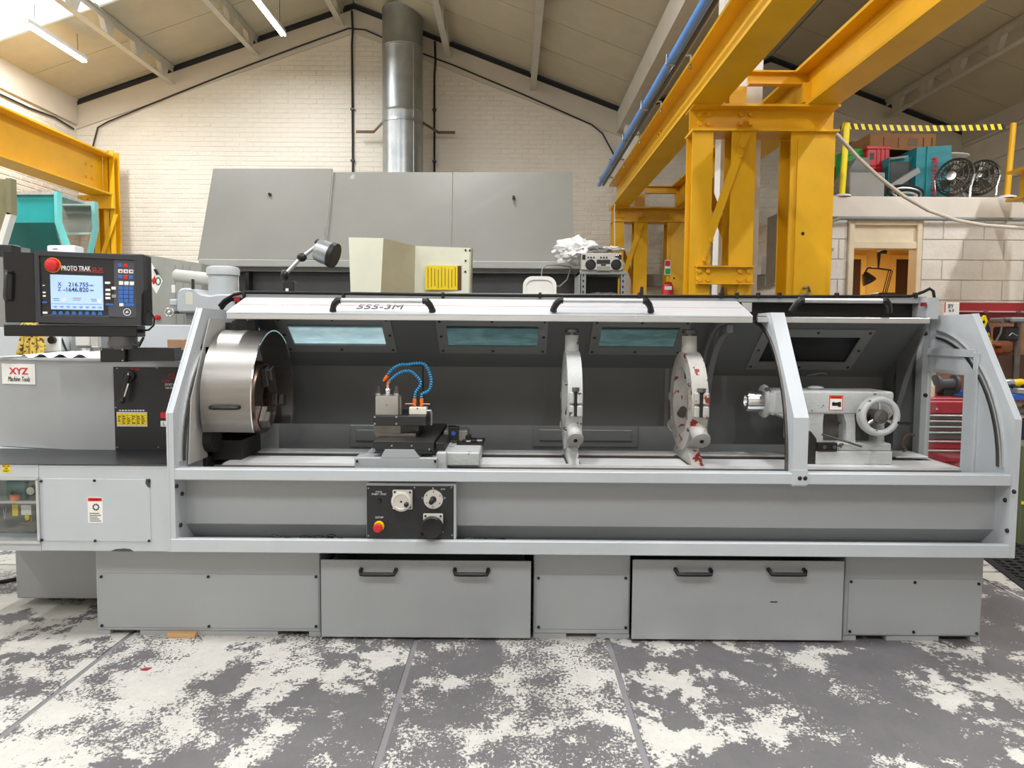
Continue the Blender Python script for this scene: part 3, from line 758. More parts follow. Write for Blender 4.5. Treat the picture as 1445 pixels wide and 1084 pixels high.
for u in (1128.5, 1136): B().sphere(P(u, 675, YF-.002), .011, (1, .7, 1), 10, 6).build('cap_screw', black, archo)
part('arch_foot', B().box(xa0-.002, xa1+.002, YF-.004, YF+.02, zr0, zr1+.015), paint_light, archo)
# ---- sliding hood: front lip, sheet over the top, grab rails
x0h, x1h = P(320, 450, 3.78).x, P(1062, 450, 3.78).x
zq = P(690, 445, 3.78).z; zq0 = P(690, 453, 3.78).z
part('hood_lip', B().box(x0h, x1h, 3.775, 3.80, zq0, zq, .003), alu)
z2 = P(690, 423, 4.05).z; zst = zq+.022
hood = part('hood_sheet', B().prism([(3.775, zq), (3.775, zq+.006), (3.84, zq+.03), (4.05, z2+.002), (4.05, z2-.008), (3.84, zq+.018), (3.80, zq)], 'X', x0h, x1h), S('hood_white_metal', 206, 210, 214, rough=.32, metal=.25, var=.03))
part('hood_groove', B().box(x0h+.02, x1h-.02, 3.90, 3.903, zq+.047, zq+.0522), S('groove_pink', 206, 180, 178), hood)
x2h = P(1312, 450, 3.79).x
zq2 = P(1190, 448, 3.79).z; zq20 = P(1190, 456, 3.79).z
part('hood_lip', B().box(x1h+.03, x2h, 3.785, 3.81, zq20, zq2, .003), alu)
part('hood_sheet', B().box(x1h+.03, x2h, 3.81, 4.06, zq2-.006, zq2+.004), black_paint)  # black sheet: shade of the gap above this lip is put into its colour
# top beam, with a dark sheet added as the shade of the gap behind
zt0, zt1 = P(700, 424, 4.1).z, P(700, 414, 4.1).z
xb0, xb1 = P(330, 420, 4.1).x, P(1308, 420, 4.1).x
beam = part('top_beam', B().box(xb0, xb1, 4.1, 4.18, zt0, zt1, .003), paint_grey2)
part('gap_shade_sheet', B().box(XLP+.02, XRP-.02, 4.17, 4.2, zq-.05, zt0), dark)
part('beam_end', B().box(xb1-.04, xb1+.02, 4.02, 4.2, zt_-.02, zt1-.01), paint_light)
part('lamp_end', B().rect(1303, 427, 1307.5, 432, 4.015, .03), dred)
part('lamp_end', B().rect(330, 419, 338, 426, 4.08, .05), dred)
# grab rails
def grab(u0, u1):
    g = B(); za_, yb_ = P(u0, 433, 3.80).z, 3.80
    p0, p1 = P(u0+8, 424, 3.78), P(u1-8, 424, 3.78)
    t_ = part('grab_rail', B().cyl((p0.x, 3.775, p0.z), (p1.x, 3.775, p0.z), .0125, n=14), alu)
    for q, s in ((p0, 1), (p1, -1)):
        e = Vector((q.x-s*.035, 3.80, p0.z-.052))
        B().tube([(q.x+s*.012, 3.775, p0.z), (q.x-s*.004, 3.774, p0.z+.001), (q.x-s*.022, 3.778, p0.z-.018), (q.x-s*.032, 3.79, p0.z-.038), (e.x, 3.80, e.z)], [.018, .019, .017, .016, .019], 8).build('bracket', black, t_)
for u0, u1 in ((470, 608), (783, 918), (1122, 1256)): grab(u0, u1)
th = math.atan2(z2-zq-.03, .21)
M = Matrix.Translation((P(536, 431, 3.87).x, 3.88, zq+.0425)) @ Matrix.Rotation(th, 4, 'X')
text('555-3M', print_k, hood, M, .235, .09, ext=.0012)
# cable over the hood
pts = [(309, 432), (316, 424), (330, 416), (345, 412.5), (480, 414), (620, 416), (740, 417), (900, 418), (1060, 418.5), (1200, 418.5), (1285, 418), (1303, 412), (1312, 407.5), (1317, 411), (1319, 424), (1317, 430)]
cb = part('hood_cable', B().tube([P(a, b_, 4.1) for a, b_ in pts], .0085, 8), rubber)
part('hood_cable', B().tube([P(a, b_, 4.12) for a, b_ in ((312, 436), (318, 428), (325, 423), (332, 422))], .012, 8), rubber)
for u in (345, 485, 625, 762, 902, 1017, 1040, 1070, 1100, 1181, 1292): B().box(P(u, 417, 4.1).x-.008, P(u, 417, 4.1).x+.008, 4.085, 4.12, P(u, 421, 4.1).z, P(u, 413, 4.1).z, .003).build('cable_clip', black, cb)
for u in (905, 1019): B().prism([(P(u-3, 400, 4.1).x, P(u, 420, 4.1).z), (P(u+3, 400, 4.1).x, P(u, 420, 4.1).z), (P(u+2.5, 404, 4.1).x, P(u, 405, 4.1).z), (P(u-1, 404, 4.1).x, P(u, 405, 4.1).z)], 'Y', 4.09, 4.11).build('catch_lever', black, cb)
part('bracket_plate', B().rect(1048, 427, 1061, 440, 3.97, .02), alu, beam)
# ---- hood lining: sloping back with windows
def window_panel(X0, X1, p_top, p_bot, wins, seam=None):
    """sloping panel from p_top=(y,z) to p_bot with framed windows; wins = (x0,x1,t0,t1,pane)"""
    (ya, za_), (yb_, zb_) = p_top, p_bot
    def at(x, t, off=0.0):
        n = Vector((0, -(za_-zb_), -(yb_-ya))).normalized()
        return Vector((x, ya+(yb_-ya)*t, za_+(zb_-za_)*t)) + n*off
    b = B(); xs = X0
    for (wx0, wx1, t0, t1, _p) in wins:
        for (q0, q1, r0, r1) in ((xs, wx0, 0, 1), (wx0, wx1, 0, t0), (wx0, wx1, t1, 1)):
            b.slab(at(q0, r0), at(q1, r0), at(q1, r1), at(q0, r1), -.006)
        xs = wx1
    b.slab(at(xs, 0), at(X1, 0), at(X1, 1), at(xs, 1), -.006)
    o = part('hood_lining', b, paint_inner)
    for (wx0, wx1, t0, t1, pm) in wins:
        d = .055; dt = .13
        fr = B()
        for (q0, q1, r0, r1) in ((wx0-d, wx1+d, t0-dt, t0), (wx0-d, wx1+d, t1, t1+dt), (wx0-d, wx0, t0, t1), (wx1, wx1+d, t0, t1)):
            fr.slab(at(q0, r1, .007), at(q1, r1, .007), at(q1, r0, .007), at(q0, r0, .007), .006)
        f_ = part('window_frame', fr, frame_grey, o)
        pn = B().slab(at(wx0-.01, t1+.01, -.004), at(wx1+.01, t1+.01, -.004), at(wx1+.01, t0-.01, -.004), at(wx0-.01, t0-.01, -.004), .004)
        part('window_pane', pn, pm, o)
        b0 = None
        for x in (wx0-d*.6, (wx0+wx1)/2, wx1+d*.6):
            for t_ in (t0-dt*.6, (t0+t1)/2, t1+dt*.6):
                if x == (wx0+wx1)/2 and t_ == (t0+t1)/2: continue
                q = at(x, t_, .007)-parent_loc(o)
                if b0 is None: b0 = B().sphere((0, 0, 0), .0085, (1, 1, 1), 8, 5).build('screw', black, f_, origin=(0, 0, 0)); b0.location = q
                else: copy_part(b0, f_, q)
    return o
pT, pBt = (4.06, 1.60), (4.50, P(700, 518, 4.5).z)
def tt(v, u, pT, pBt):      # parameter of a photo row on the slope
    best = min(range(0, 101), key=lambda i: abs((lambda q: q.z)(P(u, v, pT[0]+(pBt[0]-pT[0])*i/100)) - (pT[1]+(pBt[1]-pT[1])*i/100)))
    return best/100
def wx(u, v, t_, pT, pBt): return P(u, v, pT[0]+(pBt[0]-pT[0])*t_).x
wins = []
for (u0, u1, v0, v1, pm) in ((410, 542, 457, 486, pane_blue), (631, 759, 459, 488, pane_teal), (847, 955, 461, 490, pane_teal)):
    t0, t1 = tt(v0, (u0+u1)/2, pT, pBt), tt(v1, (u0+u1)/2, pT, pBt); tm = (t0+t1)/2
    wins.append((wx(u0, (v0+v1)/2, tm, pT, pBt), wx(u1, (v0+v1)/2, tm, pT, pBt), t0, t1, pm))
XS = 1.13                                     # where the hood steps to the tailstock section
XH0 = P(405, 560, 4.5).x
window_panel(XH0-.06, XS, pT, pBt, wins)
zbk = P(700, 600, 4.5).z
bw = part('hood_back', B().box(XH0, XS, 4.5, 4.508, zbk, pBt[1]+.004), paint_inner)
xs_ = P(597, 560, 4.5).x
part('seam', B().box(xs_-.004, xs_+.004, 4.495, 4.5, zbk, pBt[1]), dark, bw)
for u in (405, 940): part('seam', B().box(P(u, 560, 4.5).x-.012, P(u, 560, 4.5).x+.012, 4.494, 4.5, zbk, pBt[1]), frame_grey, bw)
lowp = S('lower_back_paint', 132, 134, 134, rough=.5, var=.05)
lowb = part('lower_back', B().box(XLP, XRP, 4.75, 4.76, zl0, P(700, 590, 4.75).z+.1), lowp)
for (u0, u1) in ((494, 545), (752, 900)):
    a = R(u0, 600, u1, 631, 4.745); part('pressed_panel', B().box(a[0], a[1], 4.742, 4.75, a[2], a[3], .004), lowp, lowb)
    part('pressed_panel', B().box(a[0]+.04, a[1]-.04, 4.736, 4.75, a[2]+.04, a[3]-.03, .004), lowp, lowb)
# tailstock section of the hood: lower, shallower
pT2, pB2 = (3.98, 1.565), (4.40, P(1110, 531, 4.40).z)
u0, u1, v0, v1 = 1078, 1203, 475, 511
t0, t1 = tt(v0, 1140, pT2, pB2), tt(v1, 1140, pT2, pB2); tm = (t0+t1)/2
XE = P(1222, 540, 4.4).x+.0
window_panel(XS, XE+.12, pT2, pB2, [(wx(u0, 493, tm, pT2, pB2), wx(u1, 493, tm, pT2, pB2), t0, t1, pane_dark)])
part('hood_back', B().box(XS, XE+.1, 4.40, 4.408, P(1060, 627, 4.4).z, pB2[1]+.003), paint_inner)
part('hood_end', B().prism([(3.95, 1.56), (4.42, pB2[1]+.05), (4.42, zr1-.1), (4.3, zr1-.1), (4.2, 1.2)], 'X', XE+.10, XE+.108), paint_inner)
part('hood_end', B().box(XE+.1, XRP+.012, 4.255, 4.263, zl0+.02, 1.56), paint_inner)
part('hood_edge', B().slab((XE+.13, 4.1, 1.53), (XE+.16, 4.1, 1.53), (XE+.10, 4.25, .95), (XE+.07, 4.25, .95), .008), paint_inner)
for k, r in enumerate((.50, .46)):
    ro = [(4.38-(r-.0)*math.cos(math.radians(a_)), .98+.6*math.sin(math.radians(a_))*(r/.5)) for a_ in range(180, 89, -6)]
    rib_o = [(4.44, .84)] + [(3.94+r*math.cos(math.radians(a_)), 1.0+.585*(r/.5)*math.sin(math.radians(a_))) for a_ in range(0, 96, 6)]
    rib_i = [(4.40, .84)] + [(3.94+(r-.035)*math.cos(math.radians(a_)), 1.0+.585*((r-.035)/.5)*math.sin(math.radians(a_))) for a_ in range(0, 96, 6)]
    part('hood_rib', B().ring(rib_o, rib_i, 'X', XS-.02+k*.03, XS+.012+k*.03, closed=False), frame_grey)
# left end of the hood behind the chuck
part('hood_end', B().prism([(4.02, 1.60), (4.52, pBt[1]+.02), (4.52, zl0+.1), (4.1, zl0+.1), (4.1, 1.0)], 'X', XH0-.07, XH0-.06), paint_grey2)
# swarf wire caught behind the tailstock
part('wire', B().tube([pt(1139, 530, 4.2), pt(1152, 528, 4.2), pt(1160, 526.5, 4.2), pt(1167, 528, 4.2)], .003, 6), alu)
# coolant pipe inside the right end
part('coolant_pipe', B().tube([pt(1272, 648, 4.15), pt(1274, 640, 4.15), pt(1278, 634, 4.15), pt(1272, 626, 4.15), pt(1276, 616, 4.15), pt(1283, 613, 4.15), pt(1290, 614, 4.15)], .008, 8), rust)

# ---- bed with two ways
zw = P(760, 656, 3.72).z
yb1 = PZ(760, 646, zw).y; yb2, yb3 = PZ(760, 641, zw).y, PZ(760, 636.5, zw).y
xb0, xb1 = P(300, 655, 3.72).x, P(1358, 660, 3.72).x
bed = part('bed', B().box(xb0+.02, xb1, 3.75, yb3-.02, zl0+.02, zw-.05, .004), paint_grey2)
part('front_way', B().prism([(xb0, zw-.05), (xb0+.06, zw), (xb1-.03, zw), (xb1, zw-.02), (xb1, zw-.05)], 'Y', 3.72, yb1), steel, bed)
part('back_way', B().box(xb0-.1, xb1-.1, yb2, yb3, zw-.05, zw+.004), steel, bed)
part('rack_channel', B().box(xb0, xb1-.1, yb1, yb2, zw-.07, zw-.004), S('oily_channel', 66, 60, 54, rough=.5, var=.2), bed)
part('way_face', B().box(xb0+.01, xb1-.01, 3.712, 3.72, zw-.06, zw-.012), S('way_face_steel', 150, 146, 140, rough=.4, metal=.5), bed)
a = R(1258, 642, 1303, 657, 4.05); part('bed_end_block', B().box(a[0], a[1], 4.0, 4.2, zw, a[3]+.0, .003), steel, bed)

# ---- headstock
Z0 = P(120, 656, YF).z
YH = PZ(120, 634.5, Z0).y
XO = -2.75
zc0 = P(120, 779, YF).z
yc = YF+.012
# lower cabinet with the lubrication window cut out at the left
wa = R(-60, 676, 56, 763, yc)
c = B(); c.box(wa[1], XLP-.012, yc, 4.4, zc0, Z0-.004, .003); c.box(XO, wa[1], yc, 4.4, zc0, wa[2]); c.box(XO, wa[1], yc, 4.4, wa[3], Z0-.004); c.box(XO, wa[1], yc+.2, 4.4, wa[2], wa[3]); c.box(XO, wa[0], yc, yc+.2, wa[2], wa[3])
cab = part('headstock_cabinet', c, paint_light)
a = R(61, 676, 212, 764, yc-.003); acc = part('access_panel', B().box(a[0], a[1], yc-.003, yc, a[2], a[3], .001), paint_light, cab)
screws([(P(u, v, yc).x, yc-.003, P(u, v, yc).z) for u, v in ((59, 679), (134, 678), (211, 679), (60, 762), (135, 763), (211, 763))], cab, .0065)
def warn_label(u0, v0, u1, v1, Y, par, top='WARNING', lines=5):
    a = R(u0, v0, u1, v1, Y); h = a[3]-a[2]
    o = part('warning_label', B().box(a[0], a[1], Y-.001, Y, a[2], a[3]), label_w, par)
    part('header', B().box(a[0]+.002, a[1]-.002, Y-.0016, Y-.001, a[3]-h*.15, a[3]-.002), S('label_orange', 226, 70, 36), o) if o.parent.parent is None else None
    return o, a
wl, a = warn_label(124, 702, 145, 738, yc-.003, cab)
Yl = yc-.0046; h = a[3]-a[2]; xc_ = (a[0]+a[1])/2
b = B().box(a[0]+.002, a[1]-.002, Yl, Yl+.0006, a[3]-h*.15, a[3]-.002); part('label_header', b, S('label_orange', 226, 70, 36), cab)
text('WARNING', print_k, cab, face_m(xc_, Yl-.0006, a[3]-h*.085), (a[1]-a[0])*.75, h*.07)
b = B()
for i in range(5): b.box(a[0]+.008, a[1]-.008-(i % 3)*.008, Yl, Yl+.0004, a[2]+.008+i*.009, a[2]+.011+i*.009)
for i in range(9):
    an = i*math.tau/9; b.box(xc_+.004+math.cos(an)*.013-.0035, xc_+.004+math.cos(an)*.013+.0035, Yl, Yl+.0004, a[2]+h*.62+math.sin(an)*.013-.0035, a[2]+h*.62+math.sin(an)*.013+.0035)
part('label_print', b, print_k, cab)
# oil sticker
a = R(3, 655.5, 15, 667, yc); part('oil_sticker', B().box(a[0], a[1], yc-.001, yc, a[2], a[3]), label_y, cab)
text('ISO 32\nOIL\nONLY', print_k, cab, face_m((a[0]+a[1])/2, yc-.0015, (a[2]+a[3])/2), (a[1]-a[0])*.8, (a[3]-a[2])*.8)
# paint chips on the cabinet are dark scars with a shape of their own
def scar(pts, Y, par, m_=None):
    b = B(); V = [b.bm.verts.new((P(u, v, Y).x, Y, P(u, v, Y).z)) for u, v in pts]; b._face(V)
    return part('paint_scar', b, m_ or S('bare_scar', 74, 72, 70, rough=.7), par)
scar([(206, 676), (212, 676), (212, 689), (208, 687), (205, 682)], yc-.0035, cab)
scar([(156, 778), (163, 775), (176, 774), (184, 775), (189, 778.5)], yc-.0006, cab)
# lubrication unit behind a clear cover
lu = thing('oil_lubricator', 'oil lubrication unit with green label and gauge behind clear cover in lathe cabinet', 'lubricator', (P(20, 720, yc+.1).x, yc+.15, wa[2]))
Yu = yc+.12
a = R(-20, 708, 52, 762, Yu); part('reservoir', B().box(a[0], a[1], Yu, Yu+.08, wa[2], a[3], .01), S('smoky_reservoir', 96, 94, 90, rough=.3), lu)
a = R(10, 678, 37, 702, Yu); part('pump_head', B().box(a[0], a[1], Yu-.01, Yu+.07, P(20, 708, Yu).z, a[3], .004), S('pump_green', 12, 112, 104), lu)
part('dial', B().cyl(pt(19, 700, Yu-.011), (P(19, 700, Yu).x, Yu-.012-.003, P(19, 700, Yu-.011).z), .024, n=20), black, lu)
a = R(39, 680, 52, 690, Yu); part('bracket', B().box(a[0], a[1], Yu+.01, Yu+.05, P(45, 708, Yu).z, a[3]), S('bracket_grey', 150, 152, 152), lu)
q = P(43, 693, Yu-.02); part('gauge', B().cyl((q.x, Yu+.01, q.z), (q.x, Yu-.02, q.z), .024, n=20), black, lu)
part('gauge_face', B().cyl((q.x, Yu-.02, q.z), (q.x, Yu-.022, q.z), .019, n=20), label_w, lu)
q = P(22, 702, Yu-.02); part('filler_cap', B().cyl((q.x, Yu-.02, q.z-.012), (q.x, Yu-.02, q.z+.016), .026, .022, 16), orange, lu)
a = R(-20, 706.5, 53, 710, Yu-.03); part('top_flange', B().box(a[0], a[1], Yu-.04, Yu+.08, a[2], a[3]), alu, lu)
a = R(18, 712, 26, 728, Yu); part('sight_glass', B().box(a[0], a[1], Yu-.004, Yu, a[2], a[3]), label_y, lu)
a = R(30, 713, 44, 727, Yu); part('printed_label', B().box(a[0], a[1], Yu-.001, Yu, a[2], a[3]), label_w, lu)
part('round_tag', B().cyl(pt(39, 730, Yu-.002), (P(39, 730, Yu).x, Yu-.006, P(39, 730, Yu-.002).z), .014, n=14), label_y, lu)
part('funnel_mark', B().tube([pt(4.5, 716, Yu-.003), pt(6.5, 733, Yu-.003), pt(8.5, 716, Yu-.003)], .0018, 5), print_w, lu)
part('oil_tube', B().tube([pt(44, 730, Yu-.01), pt(44, 736, Yu-.01), pt(38, 739, Yu-.01), pt(30, 738, Yu-.01)], .0022, 6), S('amber_tube', 200, 150, 60), lu)
cw = part('cover_frame', B().box(wa[0]-.01, wa[1]+.002, yc-.012, yc-.002, wa[3]-.003, wa[3]+.011).box(wa[0]-.01, wa[1]+.002, yc-.012, yc-.002, wa[2]-.011, wa[2]+.003).box(wa[1]-.008, wa[1]+.003, yc-.012, yc-.002, wa[2], wa[3]), alu, cab)
part('cover_pane', B().box(wa[0], wa[1]-.006, yc-.007, yc-.004, wa[2], wa[3]), clear_pane, cab)
# black ledge
part('ledge', B().box(XO, XLP-.012, yc-.004, YH+.02, Z0-.004, Z0, .001), S('black_ledge', 40, 41, 45, rough=.3, var=.15, chips=srgb(110, 112, 116), chip_amt=-.08, chip_scale=14))
# headstock cover: faceted face
zt1 = P(120, 509, YH).z
xk, xr2 = P(84, 570, YH).x, P(161, 570, YH).x
hs = part('headstock_cover', B().prism([(XO, YH+.10), (xk-.012, YH+.012), (xk+.012, YH+.002), (xr2, YH), (XLP-.012, YH), (XLP-.012, 4.5), (XO, 4.5)], 'Z', Z0, zt1), paint_grey2)
part('top_edge', B().prism([(XO, YH+.095), (xk, YH-.003), (XLP-.014, YH-.004), (XLP-.014, YH+.03), (XO, YH+.13)], 'Z', zt1, zt1+.012), paint_light, hs)
a = R(162, 518, 251, 633, YH)
bp = part('black_panel', B().box(a[0], XLP-.014, YH-.006, YH, Z0, a[3], .001), black_paint, hs)
Yp = YH-.0065
screws([(P(u, v, Yp).x, Yp, P(u, v, Yp).z) for u, v in ((166, 520), (222, 519), (164, 575), (166, 631), (224, 631))], hs, .004, galv)
# speed lever
q = P(184, 530, Yp); q2 = P(173, 566, Yp-.04)
lv = part('speed_lever', B().cyl((q.x, Yp, q.z), (q.x, Yp-.02, q.z), .032, .028, 20).tube([(q.x, Yp-.02, q.z), (q.x-.004, Yp-.03, q.z-.03), tuple(q2)], [.016, .013, .009], 8).sphere(tuple(q2), .014), black)
part('lever_strip', B().slab(pt(182, 542, Yp-.045), pt(176, 560, Yp-.047), pt(174.5, 560, Yp-.047), pt(180, 541, Yp-.045), .001), chrome, lv)
part('pointer', B().prism([(P(184, 525, Yp).x, P(184, 525, Yp).z), (P(187, 537, Yp).x, P(187, 537, Yp).z), (P(183, 534, Yp).x, P(183, 534, Yp).z), (P(179, 536, Yp).x, P(179, 536, Yp).z)], 'Y', Yp-.022, Yp-.0205), print_w, lv)
text_px('HI  LO', lred, hs, 184, 519.5, 196, 523, Yp-.0003)
text_px('OFF', lred, hs, 228, 536, 240, 539.5, Yp-.0003)
b = B(); q = P(242, 531, Yp)
b.tube([(q.x+math.cos(i*math.tau/10)*.016, Yp-.001, q.z+math.sin(i*math.tau/10)*.012) for i in range(10)], .0016, 5, closed=True); b.tube([(q.x-.012, Yp-.001, q.z-.006), (q.x-.004, Yp-.001, q.z+.008), (q.x+.002, Yp-.001, q.z-.004), (q.x+.010, Yp-.001, q.z+.006)], .0014, 5)
part('rotation_mark', b, lred, hs)
text_px('DO NOT ALTER', print_w, hs, 233, 541, 252, 544.5, Yp-.0003)
text_px('THE SPEED', print_w, hs, 233, 546, 248, 549, Yp-.0003)
b = B()
for i in range(9): b.rect(168+i*4.1, 578.6, 168+i*4.1+3.0, 580.0, Yp-.0006, .0006)
part('fine_print', b, print_w, hs)
a = R(165, 581.5, 208, 602, Yp); pl_ = part('speed_table', B().box(a[0], a[1], Yp-.002, Yp, a[2], a[3]), alu, hs)
part('speed_table_face', B().box(a[0]+.002, a[1]-.002, Yp-.0026, Yp-.002, a[2]+.008, a[3]-.008), label_y, hs)
b = B()
for i in range(5): b.box(a[0]+.004, a[1]-.004, Yp-.0032, Yp-.0026, a[2]+.012+i*.0115, a[2]+.0128+i*.0115)
for i in range(5): b.box(a[0]+.03+i*.025, a[0]+.031+i*.025, Yp-.0032, Yp-.0026, a[2]+.01, a[3]-.01)
part('speed_table_lines', b, print_k, hs)
b = B()
for i in range(4):
    for j in range(6):
        if (i*5+j*3) % 7: b.box(a[0]+.007+j*.025, a[0]+.022+j*.025-(i+j) % 3*.003, Yp-.0032, Yp-.0026, a[2]+.016+i*.0115, a[2]+.0205+i*.0115)
part('speed_table_print', b, print_k, hs)
a = R(227, 582, 245, 590, Yp); part('red_tile', B().box(a[0], XLP-.016, Yp-.003, Yp, a[2], a[3]), red, hs)
a = R(227, 594, 245, 602, Yp); part('letter_tile', B().box(a[0], XLP-.016, Yp-.003, Yp, a[2], a[3]), label_w, hs)
text_px('L', print_k, hs, 230, 595.5, 233, 600.5, Yp-.0035)
# maker's plate
fy = lambda u: YH+.012+(84-u)/84*.022
a = R(-6, 514, 46, 543, YH); Yq = YH+.012
xx0, xx1 = P(-8, 528, YH+.03).x, P(46, 528, YH+.02).x
n_ = Vector((.10-.012, 0, 0)); yl = lambda x: YH+.012+(xk-.012-x)/(xk-.012-XO)*.088
z0_, z1_ = P(20, 543, YH+.02).z, P(20, 514, YH+.02).z
part('maker_plate', B().slab((xx0, yl(xx0)-.004, z0_), (xx1, yl(xx1)-.004, z0_), (xx1, yl(xx1)-.004, z1_), (xx0, yl(xx0)-.004, z1_), .003), label_w, hs)
ang = -math.atan2(.088, xk-.012-XO)
def plate_text(s, m_, u0, v0, u1, v1, **k):
    xm = P((u0+u1)/2, (v0+v1)/2, YH+.025).x; zm_ = P((u0+u1)/2, (v0+v1)/2, YH+.025).z
    M = Matrix.Translation((xm, yl(xm)-.0052, zm_)) @ Matrix.Rotation(ang, 4, 'Z') @ Matrix.Rotation(math.radians(90), 4, 'X')
    text(s, m_, hs, M, P(u1, v0, YH+.025).x-P(u0, v0, YH+.025).x, P(u0, v0, YH+.025).z-P(u0, v1, YH+.025).z, **k)
plate_text('XYZ', lred, 3, 519.5, 36, 529, bold=.02)
plate_text('Machine Tools', print_k, 1, 532, 39, 539, shear=.3)
# rear cover of the headstock
a = R(35, 458, 290, 512, 4.5); part('rear_cover', B().box(a[0], XLP+.05, 4.5, 4.75, zl0, a[3], .004), paint_light)
a = R(-60, 380, 34, 512, 4.48); part('rear_cover', B().box(a[0], a[1], 4.48, 4.75, zl0, P(10, 462, 4.48).z, .004), paint_light)
part('headstock_roof', B().box(XO, XLP-.02, 4.45, 4.55, Z0, zt1), paint_grey2)
# ---- chuck, its guard and the oily spindle housing
xg0, xg1 = P(320, 466, YA).x, P(385, 466, YA).x
RG = P(350, 466, YA).z-ZA
part('spindle_housing', B().box(XLP+.03, xg0-.06, 3.72, 4.3, zw-.05, 1.42, .02).cyl((xg0-.1, YA, ZA), (xg0-.0, YA, ZA), .17, n=30), dark)
part('gear_cluster', B().cyl((xg0-.06, 3.74, zw+.12), (xg0+.02, 3.74, zw+.12), .07, n=18).cyl((xg0-.02, 3.72, zw+.2), (xg0+.03, 3.72, zw+.2), .03, n=12).box(xg0-.05, xg0+.12, 3.8, 4.1, zw, zw+.1), dark)
ck = part('chuck', B().rev([(0, .0), (0, .185), (.02, .195), (.17, .195), (.185, .185), (.185, .055), (.06, .05), (.06, 0)], (xg0+.02, YA, ZA), (1, 0, 0), 40), S('oily_chuck_steel', 118, 98, 86, rough=.32, metal=.9, var=.2, scale=8))
for k in range(3):
    an = math.radians(20+120*k); 
    M = Matrix.Translation((xg0+.205, YA, ZA)) @ Matrix.Rotation(an, 4, 'X')
    part('jaw', B().box(0, .03, -.03, .03, .075, .175, .004).box(.03, .055, -.03, .03, .11, .175, .004).xform(M), steel_d, ck)
g_ = []
for i in range(41):
    a_ = math.radians(-24+(210+24)*i/40); g_.append((YA-RG*math.cos(a_), ZA+RG*math.sin(a_)))
gi_ = [(YA+(y-YA)*.985, ZA+(z-ZA)*.985) for y, z in g_]
gd = part('chuck_guard', B().ring(g_, gi_, 'X', xg0, xg1, closed=False), steel_b)
part('guard_rim', B().ring([(YA+(y-YA)*1.004, ZA+(z-ZA)*1.004) for y, z in g_], gi_, 'X', xg1, xg1+.006, closed=False), chrome, gd)
inner = [(YA, ZA)] + gi_
b = B(); V = [b.bm.verts.new((xg0+.004, y, z)) for y, z in gi_]; b._face(V); part('guard_cheek', b, S('guard_cheek_paint', 108, 112, 114), gd)
a_ = math.radians(-3); yh, zh = YA-RG*math.cos(a_), ZA+RG*math.sin(a_)
hx0, hx1 = P(298, 568, yh).x, P(337, 568, yh).x
part('guard_handle', B().tube([(hx0, yh+.004, zh), (hx0+.004, yh-.018, zh), (hx0+.02, yh-.028, zh), (hx1-.02, yh-.028, zh), (hx1-.004, yh-.018, zh), (hx1, yh+.004, zh)], .011, 8), black, gd)
part('guard_hinge', B().box(xg0-.03, xg0+.02, YA+.05, YA+.12, ZA+RG-.02, ZA+RG+.04).box(xg0+.03, xg0+.15, YA, YA+.06, ZA+RG+.0, ZA+RG+.05), dark)

# ================================================================== CHIP BINS (pull out between the pedestals)
def chip_bin(u0, u1, v0, v1, hs_, label):
    Y = 3.49; a = R(u0, v0, u1, v1, Y); z0 = .012
    t = thing('chip_bin', label, 'chip bin', ((a[0]+a[1])/2, Y, 0), 'chip bins between the pedestals')
    B().box(a[0], a[1], Y, Y+.006, z0, a[3], .002).build('front_panel', paint_grey2, t)
    c = B(); c.box(a[0]+.03, a[1]-.03, Y+.006, Y+.7, z0+.02, z0+.03); c.box(a[0]+.03, a[0]+.034, Y+.006, Y+.7, z0+.03, a[3]-.03); c.box(a[1]-.034, a[1]-.03, Y+.006, Y+.7, z0+.03, a[3]-.03); c.box(a[0]+.03, a[1]-.03, Y+.69, Y+.7, z0+.03, a[3]-.03)
    c.build('trough', bg_grey_d, t)
    for s in (a[0]+.08, a[1]-.08):
        B().cyl((s-.01, Y+.1, .02), (s+.01, Y+.1, .02), .02, n=12).build('castor', black, t)
    for (h0, h1) in hs_:
        x0, x1 = P(h0+4, 810, Y).x, P(h1-4, 810, Y).x; z = P((h0+h1)/2, 810.5, Y-.03).z
        B().tube([(x0, Y, z+.014), (x0, Y-.02, z+.012), (x0+.006, Y-.034, z), (x0+.025, Y-.036, z), (x1-.025, Y-.036, z), (x1-.006, Y-.034, z), (x1, Y-.02, z+.012), (x1, Y, z+.014)], .0105, 8).build('handle', black, t)
    return t
chip_bin(453, 749, 791, 897, ((506, 563), (638, 693)), 'grey chip bin with two black handles beside the pedestal under the headstock end')
cbR = chip_bin(892, 1190, 791, 897, ((949, 1006), (1080, 1138)), 'grey chip bin with two black handles and small scratch, under the steady rest end')
a = R(1087, 849, 1097, 850.5, 3.489); B().box(a[0], a[1], 3.489, 3.49, a[2], a[3]).build('scratch', print_k, cbR)
_x0, _x1 = P(236, 897, 3.5).x, P(276, 897, 3.5).x
tag(B().box(_x0, _x1, 3.49, 3.62, 0, .021, .002).build('wooden_shim', wood), 'small pine wood shim wedged under the pedestal', 'wood block')

